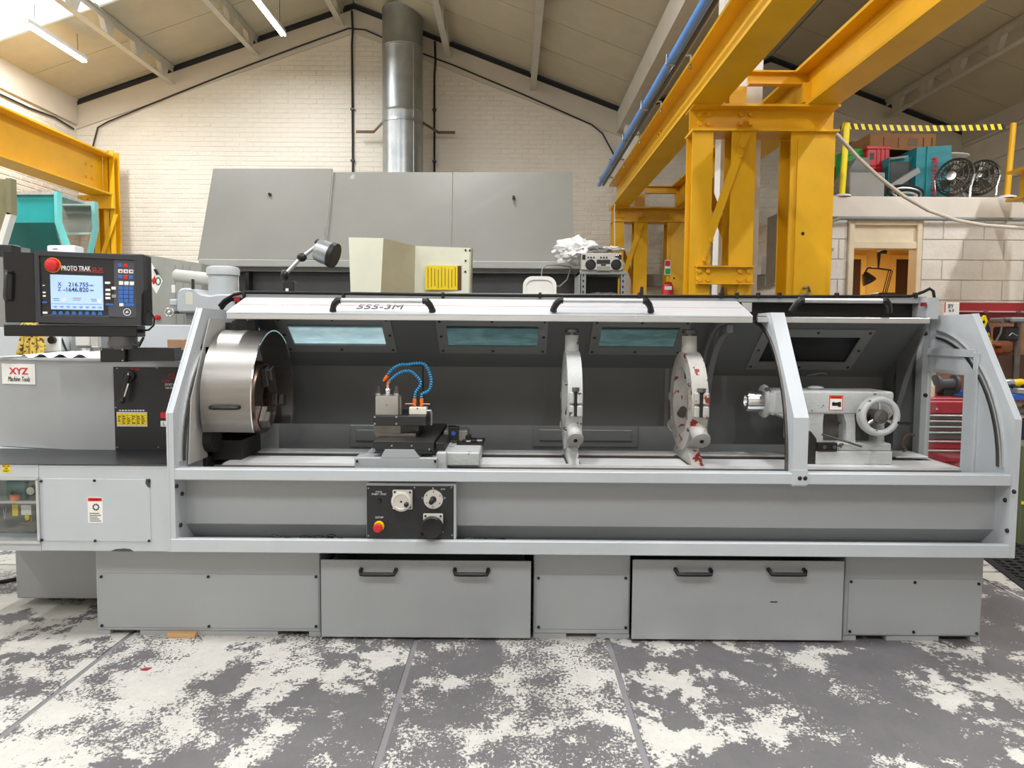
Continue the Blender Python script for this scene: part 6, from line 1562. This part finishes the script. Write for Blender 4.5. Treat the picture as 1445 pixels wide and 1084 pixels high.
# room behind
struct(B().box(xo0+.15, XR-.02, 10.6, 10.7, 0, zsl0).build('wall_office_back', office_y))
o = struct(B().box(d0-.05, d0+.05+.0, YO+.2, 10.6, 0, zsl0).build('wall_office_side', office_y))
struct(B().box(d1+2.4, d1+2.5, YO+.2, 10.6, 0, zsl0).build('wall_office_end', office_y))
dz = P(1220, 365, 10.55).z
for (u0, u1, nn) in ((1196, 1214, 2), (1263, 1285, 3)):
    a = R(u0, 366, u1, 420, 10.57); d_ = struct(B().box(a[0], a[1], 10.57, 10.6, 0, a[3]).build('door_%d' % nn, dark_wood))
    B().box(a[0]-.07, a[0], 10.55, 10.6, 0, a[3]+.06).box(a[1], a[1]+.07, 10.55, 10.6, 0, a[3]+.06).box(a[0], a[1], 10.55, 10.6, a[3], a[3]+.06).build('door_frame', office_y, d_)
# office ceiling lamp light (the room is lit)
t = thing('office_light', 'lit ceiling lamp inside the yellow office', 'light', ((ox0+ox1)/2+.3, 9.3, zsl0-.1))
B().box(t.location.x-.3, t.location.x+.3, 9.2, 9.4, zsl0-.06, zsl0-.005).build('lamp_housing', white_p, t)
ld = bpy.data.lights.new('office_lamp', 'AREA'); ld.shape = 'RECTANGLE'; ld.size = .55; ld.size_y = .18; ld.energy = 38; ld.color = (1, .93, .78)
lo = bpy.data.objects.new('light_source', ld); COL.objects.link(lo); lo.parent = t; lo.location = (0, 0, .03)
# anglepoise lamp in the doorway
Yd = 8.5
t = thing('desk_lamp', 'black anglepoise desk lamp standing in the office doorway', 'lamp', (P(1250, 415, Yd).x, Yd, 0))
hd = P(1217, 385, Yd)
B().tube([pt(1224, 379, Yd), pt(1226, 378, Yd), pt(1240, 379, Yd), pt(1258, 381.5, Yd)], .01, 8).build('upper_arm', black, t)
for du in (0, 3, 5.5): B().cyl(pt(1254+du, 382, Yd), pt(1245+du, 416, Yd), .006, n=8).build('lower_arm', black, t)
q0, q1 = P(1221, 384, Yd), P(1231, 399, Yd)
ax = Vector((.42, -.25, -.87)).normalized(); q0 = P(1220, 386, Yd)
B().rev([(0, 0), (0, .035), (.03, .05), (.09, .075), (.12, .08), (.118, .076), (.09, .07), (.02, .04), (.02, 0)], tuple(q0), tuple(ax), 20).build('lamp_shade', S('shade_black', 34, 34, 36, rough=.25), t)
B().cyl(tuple(q0), pt(1224, 379, Yd), .01, n=8).build('swivel', black, t)
B().box(P(1245, 415, Yd).x-.09, P(1245, 415, Yd).x+.11, Yd-.1, Yd+.1, .74, P(1245, 416, Yd).z+.02, .01).build('lamp_base', black, t)
t2 = thing('office_desk', 'plain wooden desk inside the office doorway under the black lamp', 'desk', (P(1245, 415, Yd).x, Yd, 0))
xd = P(1245, 415, Yd).x
B().box(xd-.25, xd+.3, Yd-.2, Yd+.4, .71, .74).build('desk_top', wood, t2)
for sx in (-.22, .27):
    for sy_ in (-.17, .37): B().box(xd+sx-.02, xd+sx+.02, Yd+sy_-.02, Yd+sy_+.02, 0, .71).build('leg', wood, t2)
B().cyl((xd, Yd, .74), (xd, Yd, .76), .02, n=8).build('stand', black, t)
# door closer arm
q = P(1238, 357, 8.25); tag(B().tube([pt(1250, 355, 8.2), pt(1240, 357, 8.2), pt(1239.5, 379, 8.2)], [.03, .025, .008], 6).build('door_closer', black), 'black door closer arm hanging below the office door head', 'door closer')
# pipe along the foot of the slab
zpz = P(1300, 309, YO-.04).z
t = thing('wall_pipe', 'grey conduit running under the mezzanine slab edge and down the office corner', 'pipe', (xo0, YO-.05, 0))
xq_ = P(1169, 400, YO-.05).x
B().tube([(xq_, YO-.05, 0), (xq_, YO-.05, zpz-.1), (xq_+.02, YO-.05, zpz-.03), (xq_+.1, YO-.05, zpz), (XR, YO-.05, zpz)], .02, 10).build('pipe', S('conduit_grey_paint', 132, 136, 136, rough=.5), t)
B().box(xq_-.03, xq_+.03, YO-.08, YO-.02, zpz-.35, zpz-.32).build('saddle', galv, t)
B().box(P(1150, 350, YO).x+.02, xq_-.03, YO+.0, YO+.12, 0, zpz-.1).build('back_channel', galv, t)
# ---- on the mezzanine
zz = zsl1
def mez(name, label, cat, u, Y, group=None): return thing(name, label, cat, (P(u, 270, Y).x, Y, zz), group)
for u, Y, lab in ((1190, YO+.05, 'bright yellow barrier post at the office corner of the mezzanine'), (1421, YO+.05, 'yellow barrier post beside the runway beam end on the mezzanine')):
    t = thing('barrier_post', lab, 'post', (P(u, 270, Y).x, Y, zz), 'yellow barrier posts on the mezzanine')
    x = P(u-2 if u < 1300 else u, 270, Y).x; zt__ = P(u, 174, Y).z
    B().cyl((x, Y, zz), (x+.03, Y, zt__), .032, n=14).build('post', yellow_l if u < 1300 else yellow, t)
    B().rev([(0, .1), (.02, .09), (.035, .04), (.035, 0)], (x, Y, zz), (0, 0, 1), 18).build('foot_plate', white_p, t)
# hazard tape: segments
def hazard(p0, p1, n, sag, label, h=.06):
    t = thing('hazard_tape', label, 'tape', tuple(p0))
    for i in range(n):
        a_, b_ = i/n, (i+1)/n
        A_ = Vector(p0).lerp(Vector(p1), a_)-Vector((0, 0, sag*4*a_*(1-a_))); B_ = Vector(p0).lerp(Vector(p1), b_)-Vector((0, 0, sag*4*b_*(1-b_)))
        sk = (B_-A_)*.5
        B().slab(tuple(A_+Vector((0, 0, -h/2))), tuple(B_+Vector((0, 0, -h/2))), tuple(B_-sk*1.2+Vector((0, 0, h/2))), tuple(A_-sk*1.2+Vector((0, 0, h/2))), .003).build('stripe', black if i % 2 else label_y, t)
hazard(P(1197, 178, YO+.03), P(1420, 178.5, YO+.03), 44, .02, 'black and yellow hazard tape strung between the two barrier posts')
hazard(P(1190, 178, YO+.08), (P(1166, 203, YO+1.2).x, YO+1.2, P(1166, 203, YO+1.2).z), 8, .02, 'short hazard tape running back from the post at the office corner')
def mrect(u0, v0, u1, Y, depth, bev=.01, v1=None):
    a_ = R(u0, v0, u1, v1 or 270, Y); return B().box(a_[0], a_[1], Y, Y+depth, zz if v1 is None else a_[2], a_[3], bev)
tag(mrect(1199, 243, 1249, 8.25, .4).build('grey_case', S('case_grey', 142, 140, 134)), 'dull grey case on the mezzanine in front of the crates', 'case')
tag(B().prism([(P(u, v, 8.7).x, P(u, v, 8.7).z if v < 270 else zz) for u, v in ((1196, 275), (1198, 240), (1209, 223), (1227, 222), (1229, 275))], 'Y', 8.7, 9.0).build('grey_hood', S('case_grey2', 120, 122, 120)), 'slanted grey metal hood standing behind the grey case', 'hood')
t = mez('plastic_crate', 'green plastic crate stacked beside the red crates on the mezzanine', 'crate', 1210, 9.1, 'plastic crates on the mezzanine')
mrect(1196, 209, 1222, 9.1, .35, .01).build('crate_body', green, t)
for k in range(3): mrect(1196, 216+k*9, 1223, 9.09, .02, .003, 219+k*9).build('crate_rib', green, t)
for (u0, v0, v1, lab) in ((1224, 206, 235, 'red plastic crate, topmost of the stack on the mezzanine'), (1229, 235, 300, 'red plastic crate at the bottom of the stack on the mezzanine')):
    Y = 9.0
    a_ = R(u0, v0, 1256, v1, Y); lo_ = zz if v1 == 300 else R(1229, 235, 1256, 300, Y)[3]
    t = thing('plastic_crate', lab, 'crate', ((a_[0]+a_[1])/2, Y, lo_), 'plastic crates on the mezzanine')
    B().box(a_[0], a_[1], Y, Y+.35, lo_, a_[3], .012).build('crate_body', red, t)
    B().box(a_[0]-.015, a_[1]+.01, Y-.015, Y+.36, a_[3]-.04, a_[3], .006).build('crate_rim', red, t)
    B().box(a_[0]+.03, a_[0]+.08, Y-.003, Y, lo_+.08, a_[3]-.08).build('hand_hole', black, t)
    for k in range(3): B().box(a_[0]+.11+k*.05, a_[0]+.13+k*.05, Y-.012, Y, lo_+.02, a_[3]-.04).build('crate_rib', red, t)
# teal cabinet with red lettering
t = mez('teal_cabinet', 'teal machine cabinet with red vertical lettering behind the fans', 'cabinet', 1330, 8.8)
Yt = 8.7
q = [(P(u, 250, Yt).x, y) for u, y in ((1292, Yt), (1334, Yt-.1), (1372, Yt+.5), (1340, Yt+.9), (1292, Yt+.8))]
zt__ = P(1320, 208, Yt).z
B().prism(q, 'Z', zz, zt__).build('cabinet_body', teal_d, t)
B().box(P(1307, 240, Yt-.04).x-.003, P(1307, 240, Yt-.04).x+.003, Yt-.06, Yt-.02, zz, zt__).build('door_seam', teal, t)
B().box(P(1254, 240, Yt+.1).x, P(1292, 240, Yt+.1).x, Yt+.1, Yt+.27, zz, P(1272, 222, Yt+.1).z).build('side_unit', teal_d, t)
a_ = R(1256, 228, 1288, 262, Yt+.09); B().box(a_[0], a_[1], Yt+.09, Yt+.1, a_[2], a_[3]).build('side_window', S('smoke_window', 80, 84, 82, rough=.2), t)
B().cyl(pt(1257, 224, Yt+.05), pt(1281, 221, Yt+.05), .014, n=8).build('grab_bar', alu, t)
v0_, v1_ = Vector((P(1334, 250, Yt).x, Yt-.1, 0)), Vector((P(1372, 250, Yt).x, Yt+.5, 0)); dv = (v1_-v0_).normalized()
e0 = v0_+dv*.06; e1 = v0_+dv*((v1_-v0_).length-.05); nn_ = Vector((dv.y, -dv.x, 0))*.006
B().slab(*[tuple(Vector((p.x, p.y, z))+nn_) for p, z in ((e0, zz+.1), (e1, zz+.1), (e1, zt__-.12), (e0, zt__-.12))], .004).build('side_panel', S('panel_taupe', 150, 138, 124), t)
xm = P(1319, 250, Yt-.075).x; am = math.atan2(-.1, P(1334, 250, Yt).x-P(1292, 250, Yt).x)
M = Matrix.Translation((xm, Yt-.078, (zz+zt__)/2+.0)) @ Matrix.Rotation(am, 4, 'Z') @ Matrix.Rotation(math.radians(90), 4, 'X') @ Matrix.Rotation(math.radians(-90), 4, 'Z')
text('MICROSTAMP', lred, t, M, .44, .06, bold=.02)
B().sphere((P(1340, 206, Yt+.4).x, Yt+.4, zt__), .2, (1.2, .8, .12)).build('top_cloth', cloth_w, t)
# grey plank and hose coil
b = B().slab(pt(1254, 262, 8.3), pt(1296, 236, 8.3), pt(1299, 243, 8.3), pt(1256, 271, 8.3), -.12); tag(b.build('grey_plank', bg_grey_d), 'grey box section leaning across the junk below the teal cabinet', 'plank')
t = thing('hose_coil', 'coil of black and grey hose lying on the mezzanine edge', 'hose', (P(1278, 270, 8.25).x, 8.25, zz))
q = P(1278, 268, 8.25)
for k, (r_, m_) in enumerate(((.19, rubber), (.155, galv), (.12, rubber), (.085, S('hose_grey', 170, 168, 162)))):
    B().tube([(q.x+r_*math.cos(i*math.tau/30), 8.25+.05*math.sin(i*math.tau/30)-.02*k, zz+.016+r_*.42*(1+math.sin(i*math.tau/30))) for i in range(30)], .017, 8, closed=True).build('hose_turn', m_, t)
# fans
def fan(u, v, r_, Y, label):
    c_ = P(u, v, Y); t = thing('pedestal_fan', label, 'fan', (c_.x, Y, zz), 'round wire fans on the mezzanine')
    ax = Vector((-.82, -.55, .12)).normalized(); e1 = ax.orthogonal().normalized(); e1 = Vector((0, 0, 1)).cross(ax).normalized(); e2 = ax.cross(e1)
    def ringp(r, d): return [tuple(c_+ax*d+(e1*math.cos(k*math.tau/36)+e2*math.sin(k*math.tau/36))*r) for k in range(36)]
    g = B()
    for d, rr_ in ((0, r_), (.05, r_*.86), (.065, r_*.6), (.075, r_*.3), (-.05, r_*.86), (-.07, r_*.5)): g.tube(ringp(rr_, d), .006 if d else .012, 6, closed=True)
    for k in range(30):
        an = k*math.tau/30; rd = e1*math.cos(an)+e2*math.sin(an)
        g.tube([c_+rd*r_, c_+ax*.05+rd*r_*.86, c_+ax*.075+rd*r_*.28], .003, 4); g.tube([c_+rd*r_, c_-ax*.05+rd*r_*.86, c_-ax*.075+rd*r_*.28], .003, 4)
    g.build('wire_guard', S('fan_wire', 96, 94, 90, rough=.3, metal=.8), t)
    B().rev([(-.14, 0), (-.14, .06), (-.04, .075), (-.03, .03), (.06, .03), (.075, .05), (.08, 0)], tuple(c_), tuple(ax), 18).build('motor_hub', chrome, t)
    bl = B()
    for k in range(4):
        an = k*math.tau/4+.4
        p0, p1 = c_+(e1*math.cos(an)+e2*math.sin(an))*.05, c_+(e1*math.cos(an-.35)+e2*math.sin(an-.35))*r_*.82+ax*.02
        p2, p3 = c_+(e1*math.cos(an+.45)+e2*math.sin(an+.45))*r_*.82-ax*.02, c_+(e1*math.cos(an+.7)+e2*math.sin(an+.7))*.06
        bl.slab(tuple(p0), tuple(p1), tuple(p2), tuple(p3), .003)
    bl.build('blades', S('fan_blade', 92, 86, 78, rough=.25, metal=.5), t)
    for s in (-1, 1):
        B().tube([tuple(c_+e1*s*r_*1.02), tuple(c_+e1*s*r_*.9-e2*r_*.7), (c_.x+e1.x*s*r_*.7, c_.y+e1.y*s*r_*.7-.05, zz+.01)], .012, 8).build('stand_leg', chrome, t)
    return t
fan(1347, 250, .2, 8.22, 'round chrome wire fan in front of the teal cabinet')
fan(1384, 251, .19, 8.3, 'round chrome wire fan between the teal cabinet and the runway beam end')
# cardboard boxes
zc_ = R(1245, 206, 1340, 230, 9.05)[3]
t = mez('cardboard_box', 'long brown cardboard box with open flap lying over crates and cabinet', 'box', 1292, 9.0)
a_ = R(1242, 180, 1338, 205, 8.95)
B().box(a_[0], a_[1], 9.2, 9.75, a_[2]+.0, a_[3], .006).build('box_body', card, t)
B().slab((a_[0]-.02, 9.0, a_[2]-.02), (a_[1]-.25, 8.95, a_[2]-.06), (a_[1]-.2, 9.2, a_[2]), (a_[0], 9.2, a_[2]), .008).build('flap', card, t)
for f_ in (.2, .42, .8, .93): B().box(a_[0]+(a_[1]-a_[0])*f_, a_[0]+(a_[1]-a_[0])*f_+.012, 9.195, 9.2, a_[2]+.03, a_[3]-.05).build('box_print', S('card_dark', 96, 62, 38), t)
B().box(a_[0]+(a_[1]-a_[0])*.58, a_[0]+(a_[1]-a_[0])*.72, 9.195, 9.2, a_[2]+.06, a_[3]-.06).build('box_patch', S('card_grey', 122, 100, 78), t)
B().box(a_[0]+.05, a_[1]-.05, 9.62, 9.75, zz, a_[2]).build('box_support', card, t)
a_ = R(1208, 195, 1236, 275, 9.6); tag(B().box(a_[0], a_[1], 9.75, 10.0, zz, a_[3]).build('brown_box', S('box_dull', 124, 108, 92)), 'dull brown box in the shade behind the green crate', 'box')
for (u0, v0, u1, v1, m_) in ((1164, 225, 1184, 232, dred), (1163, 252, 1184, 268, white_p), (1164, 238, 1184, 250, khaki)):
    pass
t = mez('storage_rack', 'dark storage rack with small boxes behind the barrier post', 'rack', 1176, 9.6)
a_ = R(1164, 205, 1193, 278, 9.5); B().box(a_[0], a_[1], 9.9, 9.92, zz, a_[3]).build('rack_back', black_paint, t)
for k in range(3): B().box(a_[0], a_[1], 9.5, 9.9, zz+.02+k*.24, zz+.035+k*.24).build('rack_shelf', bg_grey_d, t)
for k, (m_, w_) in enumerate(((white_p, .2), (khaki, .16), (dred, .18))): B().box(a_[0]+.03, a_[0]+.03+w_, 9.52, 9.8, zz+.036+k*.24, zz+.17+k*.24).build('small_box', m_, t)
# sagging cable over the office
pts = [P(u, v, y) for u, v, y in ((1168, 180, 6.4), (1181, 190, 6.5), (1210, 222, 6.7), (1240, 250, 6.9), (1275, 277, 7.0), (1310, 297, 7.1), (1350, 311, 7.2), (1390, 318, 7.2), (1445, 322, 7.2), (1500, 322, 7.2))]
tag(B().tube(pts, .017, 8).build('sagging_cable', S('cable_ivory', 206, 198, 184)), 'thick pale cable sagging from the yellow frame past the office', 'cable')

# ================================================================== WORKBENCH CORNER, RIGHT
Yw = 6.2
t = thing('workbench', 'brown-backed workbench with dark red upper cabinet against the block wall', 'workbench', (P(1420, 500, Yw).x, Yw+.3, 0))
xw0_, xw1_ = P(1322, 500, Yw).x, P(1500, 500, Yw).x
B().box(P(1330, 436, Yw+.5).x, xw1_+.4, Yw+.5, Yw+.62, P(1400, 451, Yw+.5).z, P(1400, 427, Yw+.5).z, .004).build('red_cabinet', dred, t)
B().box(P(1330, 442, Yw+.5).x, xw1_+.4, Yw+.46, Yw+.5, P(1400, 441, Yw+.5).z, P(1400, 439, Yw+.5).z).build('red_cabinet_lip', S('lip_grey_red', 190, 150, 150), t)
for u in (1392, 1438): B().rect(u-3, 439, u+3, 442, Yw+.45, .02).build('catch', steel_d, t)
B().box(P(1330, 450, Yw+.5).x, xw1_+.4, Yw+.52, Yw+.56, .9, P(1400, 446, Yw+.5).z).build('tool_board', ply, t)
zbn = P(1430, 556, Yw-.1).z
B().box(P(1375, 500, Yw).x, xw1_+.4, Yw-.15, Yw+.5, zbn-.05, zbn, .004).build('bench_top', blue, t)
zb5 = P(1430, 620, Yw-.1).z
B().box(P(1375, 500, Yw).x, xw1_+.4, Yw-.1, Yw+.5, .55, .6).build('lower_shelf', ply, t)
for x in (P(1380, 500, Yw).x, xw1_+.3): B().box(x, x+.06, Yw-.1, Yw-.04, 0, zbn-.05).box(x, x+.06, Yw+.4, Yw+.46, 0, zbn-.05).build('bench_leg', dred, t)
a_ = R(1332, 427, 1354, 441, Yw+.3); t3 = thing('paint_tin', 'white and red printed box by the hood end on the bench cabinet', 'box', ((a_[0]+a_[1])/2, Yw+.4, a_[2]))
B().box(a_[0], a_[1], Yw+.3, Yw+.44, a_[2]-.06, a_[3], .003).build('box_body', label_w, t3)
B().box(a_[0]+.005, a_[0]+.014, Yw+.298, Yw+.3, a_[2], a_[3]).build('red_band', lred, t3)
text_px('89', print_k, t3, 1338, 429, 1345, 435, Yw+.2985); text_px('63', print_k, t3, 1339, 436, 1346, 440, Yw+.2985)
B().box(a_[0]-.1, a_[1]+.1, Yw+.3, Yw+.5, a_[2]-.08, a_[2]-.06).build('box_ledge', bg_grey_d, t3)
# hand saw in sheath
sw = thing('hand_saw', 'hand saw with navy blade sheath and yellow handle hung on the board', 'saw', tuple(P(1390, 470, Yw+.3)))
B().prism([(P(u, v, Yw+.3).x, P(u, v, Yw+.3).z) for u, v in ((1379, 457), (1391, 446.5), (1397, 463), (1403, 500), (1402, 504), (1398, 500), (1388, 480))], 'Y', Yw+.3, Yw+.33).build('sheath', S('saw_navy', 32, 38, 72), sw)
B().ring([(P(u, v, Yw+.29).x, P(u, v, Yw+.29).z) for u, v in ((1378, 456), (1390, 445), (1393, 453), (1389, 463), (1384, 466))], [(P(u, v, Yw+.29).x, P(u, v, Yw+.29).z) for u, v in ((1382, 457), (1388, 451), (1390, 455), (1387, 460), (1385, 461))], 'Y', Yw+.28, Yw+.32).build('handle', yellow_l, sw)
M = Matrix.Translation(P(1396, 478, Yw+.29)) @ Matrix.Rotation(math.radians(90), 4, 'X') @ Matrix.Rotation(math.radians(-68), 4, 'Z')
text('IRWIN', label_y, sw, M, .105, .035, bold=.02)
B().cyl(tuple(P(1390, 448, Yw+.31)), (P(1390, 448, Yw+.31).x, Yw+.53, P(1390, 448, Yw+.31).z), .006, n=6).build('hook', steel_d, sw)
# bench drill
t = thing('bench_drill', 'dark grey bench drill with lever arm behind the sloping hood edge', 'drill', tuple((P(1432, 500, Yw+.2).x, Yw+.2, zbn)))
B().rect(1427, 448, 1475, 455, Yw+.1, .3, .01).build('belt_cover', bg_grey_d, t); B().rect(1421, 461, 1440, 481, Yw+.15, .2, .015).build('drill_head', S('drill_charcoal', 44, 46, 46, var=.2), t)
B().cyl((P(1440, 500, Yw+.25).x, Yw+.3, zbn), (P(1440, 500, Yw+.25).x, Yw+.3, P(1440, 452, Yw+.25).z), .03, n=14).build('column', steel_d, t)
B().box(P(1428, 550, Yw).x, P(1450, 550, Yw).x, Yw+.1, Yw+.45, zbn, zbn+.03).build('foot', bg_grey_d, t)
B().tube([pt(1416, 450, Yw+.1), pt(1412, 470, Yw+.1), pt(1403, 486, Yw+.1)], .008, 8).cyl(pt(1416, 450, Yw+.1), pt(1428, 455, Yw+.15), .012, n=8).build('feed_lever', steel_d, t)
B().tube([pt(1424, 474, Yw+.13), pt(1428, 470, Yw+.13), pt(1436, 474, Yw+.13)], .005, 6).build('chuck_key', galv, t)
# tools on the blue top
t = thing('tool_holster', 'orange tool holster hung on the brown board under the saw', 'holster', tuple(P(1412, 492, Yw+.45)))
B().rect(1403, 485, 1416, 500, Yw+.44, .08, .015).build('pouch', orange_bag, t); B().rect(1405, 489, 1413, 491.5, Yw+.435, .01).build('pouch_slot', black, t)
B().tube([pt(1418, 478, Yw+.46), pt(1430, 482, Yw+.46), pt(1434, 492, Yw+.46), pt(1424, 498, Yw+.46), pt(1414, 497, Yw+.46)], .008, 6).build('strap', S('strap_brown', 120, 60, 30), t)
t = thing('storage_tray', 'brown wooden storage tray on the bench behind the yellow tools', 'tray', tuple((P(1425, 515, Yw+.35).x, Yw+.35, zbn)))
B().box(P(1408, 515, Yw+.3).x, P(1470, 515, Yw+.3).x, Yw+.3, Yw+.48, zbn, P(1420, 501, Yw+.3).z, .004).build('tray_body', S('tray_brown', 92, 62, 42, var=.2), t)
for (u, v, sd_, m_, nm, lab) in ((1434, 538, 2, 'yellow', 'cordless_drill', 'yellow and black cordless drill lying on the blue bench top'), (1419, 543, 5, 'black', 'cordless_drill', 'black and silver cordless tool beside the yellow drill on the bench')):
    c_ = P(u, v, Yw-.02); m1 = S('tool_yellow', 246, 196, 20, rough=.4) if m_ == 'yellow' else galv
    t = thing(nm, lab, 'power tool', (c_.x, Yw-.02, zbn), 'power tools on the bench')
    z_ = zbn+.05
    B().tube([(c_.x-.09, Yw-.02, z_+.03), (c_.x-.05, Yw-.02, z_+.03), (c_.x+.04, Yw-.02, z_+.035), (c_.x+.09, Yw-.02, z_+.03)], [.018, .035, .038, .03], 12).build('tool_body', m1, t)
    B().cyl((c_.x-.13, Yw-.02, z_+.03), (c_.x-.085, Yw-.02, z_+.03), .016, .022, 12).build('chuck', black, t)
    B().tube([(c_.x+.04, Yw-.03, z_+.02), (c_.x+.05, Yw-.08, z_-.005), (c_.x+.06, Yw-.12, z_-.02)], [.022, .02, .022], 10).build('grip', black, t)
    B().box(c_.x+.01, c_.x+.1, Yw-.15, Yw-.09, zbn, zbn+.05, .008).build('battery', black if m_ == 'yellow' else m1, t)
for k, (u, v, m_, lab) in enumerate(((1428, 570, skin_cloth, 'pale pink cotton rag heaped under the blue bench top'), (1440, 582, cloth_g, 'grey cotton rag heaped under the blue bench top'), (1444, 596, skin_cloth, 'pinkish rag at the bottom of the rag heap under the bench'))):
    c_ = P(u, v, Yw-.05); c = blob('cotton_rag', m_, (c_.x, Yw+.05, c_.z), .12, (1.2, .9, .6), 11+k, .35, 3.2, 3); tag(c, lab, 'rag', 'rags under the bench')
t = thing('rag_bin', 'dark navy bin holding the rags under the bench', 'bin', (P(1440, 640, Yw).x, Yw+.1, .6))
B().box(P(1410, 620, Yw).x, P(1475, 620, Yw).x, Yw-.08, Yw+.25, .6, P(1440, 590, Yw-.05).z, .01).build('bin_body', S('bin_navy', 30, 34, 58), t)
# red tool chest seen through the end window
Yx = 5.6
t = thing('tool_chest', 'red roller tool chest with silver drawer edges seen through the end window', 'tool chest', (P(1340, 600, Yx).x, Yx+.2, 0))
xc0, xc1 = P(1306, 580, Yx).x, P(1362, 580, Yx).x
B().box(xc0, xc1, Yx+.01, Yx+.45, .05, P(1335, 562, Yx).z, .006).build('chest_body', S('chest_red', 176, 44, 60, rough=.4), t)
B().box(xc0-.01, xc1+.01, Yx-.005, Yx+.46, P(1335, 584, Yx).z, P(1335, 566, Yx).z, .008).build('chest_lid', S('chest_red', 176, 44, 60, rough=.4), t)
for sx in (xc0+.05, xc1-.05):
    for sy_ in (Yx+.07, Yx+.4): B().cyl((sx-.012, sy_, .026), (sx+.012, sy_, .026), .026, n=14).build('castor', black, t)
q = P(1321, 577, Yx-.005); B().cyl((q.x, Yx-.005, q.z), (q.x, Yx-.015, q.z), .01, n=12).build('lock', chrome, t)
for v0, v1 in ((585.5, 592), (593.5, 600), (601.5, 608), (609.5, 620), (622, 633), (635, 652)):
    a_ = R(1308, v0, 1361, v1, Yx); d_ = B().box(a_[0], a_[1], Yx, Yx+.02, a_[2], a_[3], .003).build('drawer', S('drawer_grey', 96, 92, 92) if v0 < 620 else S('chest_red', 176, 44, 60), t)
    B().box(a_[0], a_[1], Yx-.012, Yx, a_[3]-.012, a_[3], .002).build('drawer_edge', alu, d_)
zl_ = P(1335, 562, Yx).z
tag(B().cyl((P(1317, 555, Yx+.1).x, Yx+.15, zl_), (P(1317, 555, Yx+.1).x, Yx+.15, P(1317, 545, Yx+.1).z), .035, n=16).cyl((P(1317, 555, Yx+.1).x, Yx+.15, P(1317, 545, Yx+.1).z), (P(1317, 555, Yx+.1).x, Yx+.15, P(1317, 536, Yx+.1).z), .028, .01, 16).build('glue_bottle', S('bottle_cream', 226, 210, 180)), 'pale squeezy bottle standing on the red tool chest', 'bottle')
t = thing('bench_grinder', 'dark bench grinder standing on the red tool chest lid', 'grinder', (P(1340, 550, Yx+.2).x, Yx+.25, zl_))
B().cyl((P(1328, 548, Yx+.2).x, Yx+.25, zl_+.09), (P(1350, 548, Yx+.2).x, Yx+.25, zl_+.09), .05, n=18).build('motor', S('grinder_grey', 74, 72, 78), t)
for u in (1326, 1352): B().cyl((P(u, 548, Yx+.2).x-.012, Yx+.25, zl_+.09), (P(u, 548, Yx+.2).x+.012, Yx+.25, zl_+.09), .075, n=22).build('wheel_guard', S('grinder_grey', 74, 72, 78), t)
B().box(P(1332, 548, Yx+.2).x, P(1347, 548, Yx+.2).x, Yx+.2, Yx+.3, zl_, zl_+.05).build('foot', black, t)
# rubber mat on the floor, with drain holes
xm0 = P(1392, 793, 4.6).x; mt = thing('rubber_mat', 'black rubber drainage mat on the floor beside the right pedestal', 'mat', (3.5, 4.2, 0))
c0, c1, c2 = PZ(1392, 790, .012), PZ(1445, 830, .012), PZ(1500, 872, .012)
dx = (c1-c0); dx.z = 0; e1 = dx.normalized(); e2 = Vector((-e1.y, e1.x, 0))
M = Matrix(((e1.x, e2.x, 0, c0.x), (e1.y, e2.y, 0, c0.y), (0, 0, 1, 0), (0, 0, 0, 1)))
b = B(); LN, WD = 1.5, .9
b.box(-.6, LN, 0, .07, 0, .008); b.box(-.6, LN, WD-.05, WD, 0, .012)
for k in range(31): b.box(-.6+k*.07, -.6+k*.07+.028, .05, WD-.04, 0, .014)
for k in range(12): b.box(-.6, LN, .08+k*.07, .08+k*.07+.028, 0, .013)
b.xform(M).build('mat_grid', rubber, mt)
# dark green bin edge at the frame's right side
t = thing('green_cabinet', 'dark green steel cabinet half hidden past the end of the lathe', 'cabinet', (P(1450, 700, 4.6).x, 4.7, 0))
B().box(P(1441, 700, 5.2).x, P(1530, 700, 5.2).x, 5.2, 5.5, 0, .72, .006).build('cabinet_body', S('olive_green', 92, 100, 70), t)
B().box(P(1441.5, 700, 5.2).x, P(1530, 700, 5.2).x, 5.19, 5.2, .3, .32).build('cabinet_trim', yellow_l, t)
# cable on the floor, left
pts = [PZ(u, v, .012) for u, v in ((-40, 824), (-5, 822), (12, 819.5), (24, 817), (60, 812))]
tag(B().tube(pts, .011, 8).build('floor_cable', rubber), 'black cable lying on the painted floor beside the motor cover', 'cable')
q = PZ(206, 943, .006); tag(B().prism([(q.x-.02, q.y-.01), (q.x+.01, q.y-.014), (q.x+.02, q.y+.012), (q.x-.01, q.y+.01)], 'Z', 0, .004).build('red_scrap', S('scrap_red', 150, 50, 60)), 'tiny red plastic scrap lying on the painted floor', 'scrap')
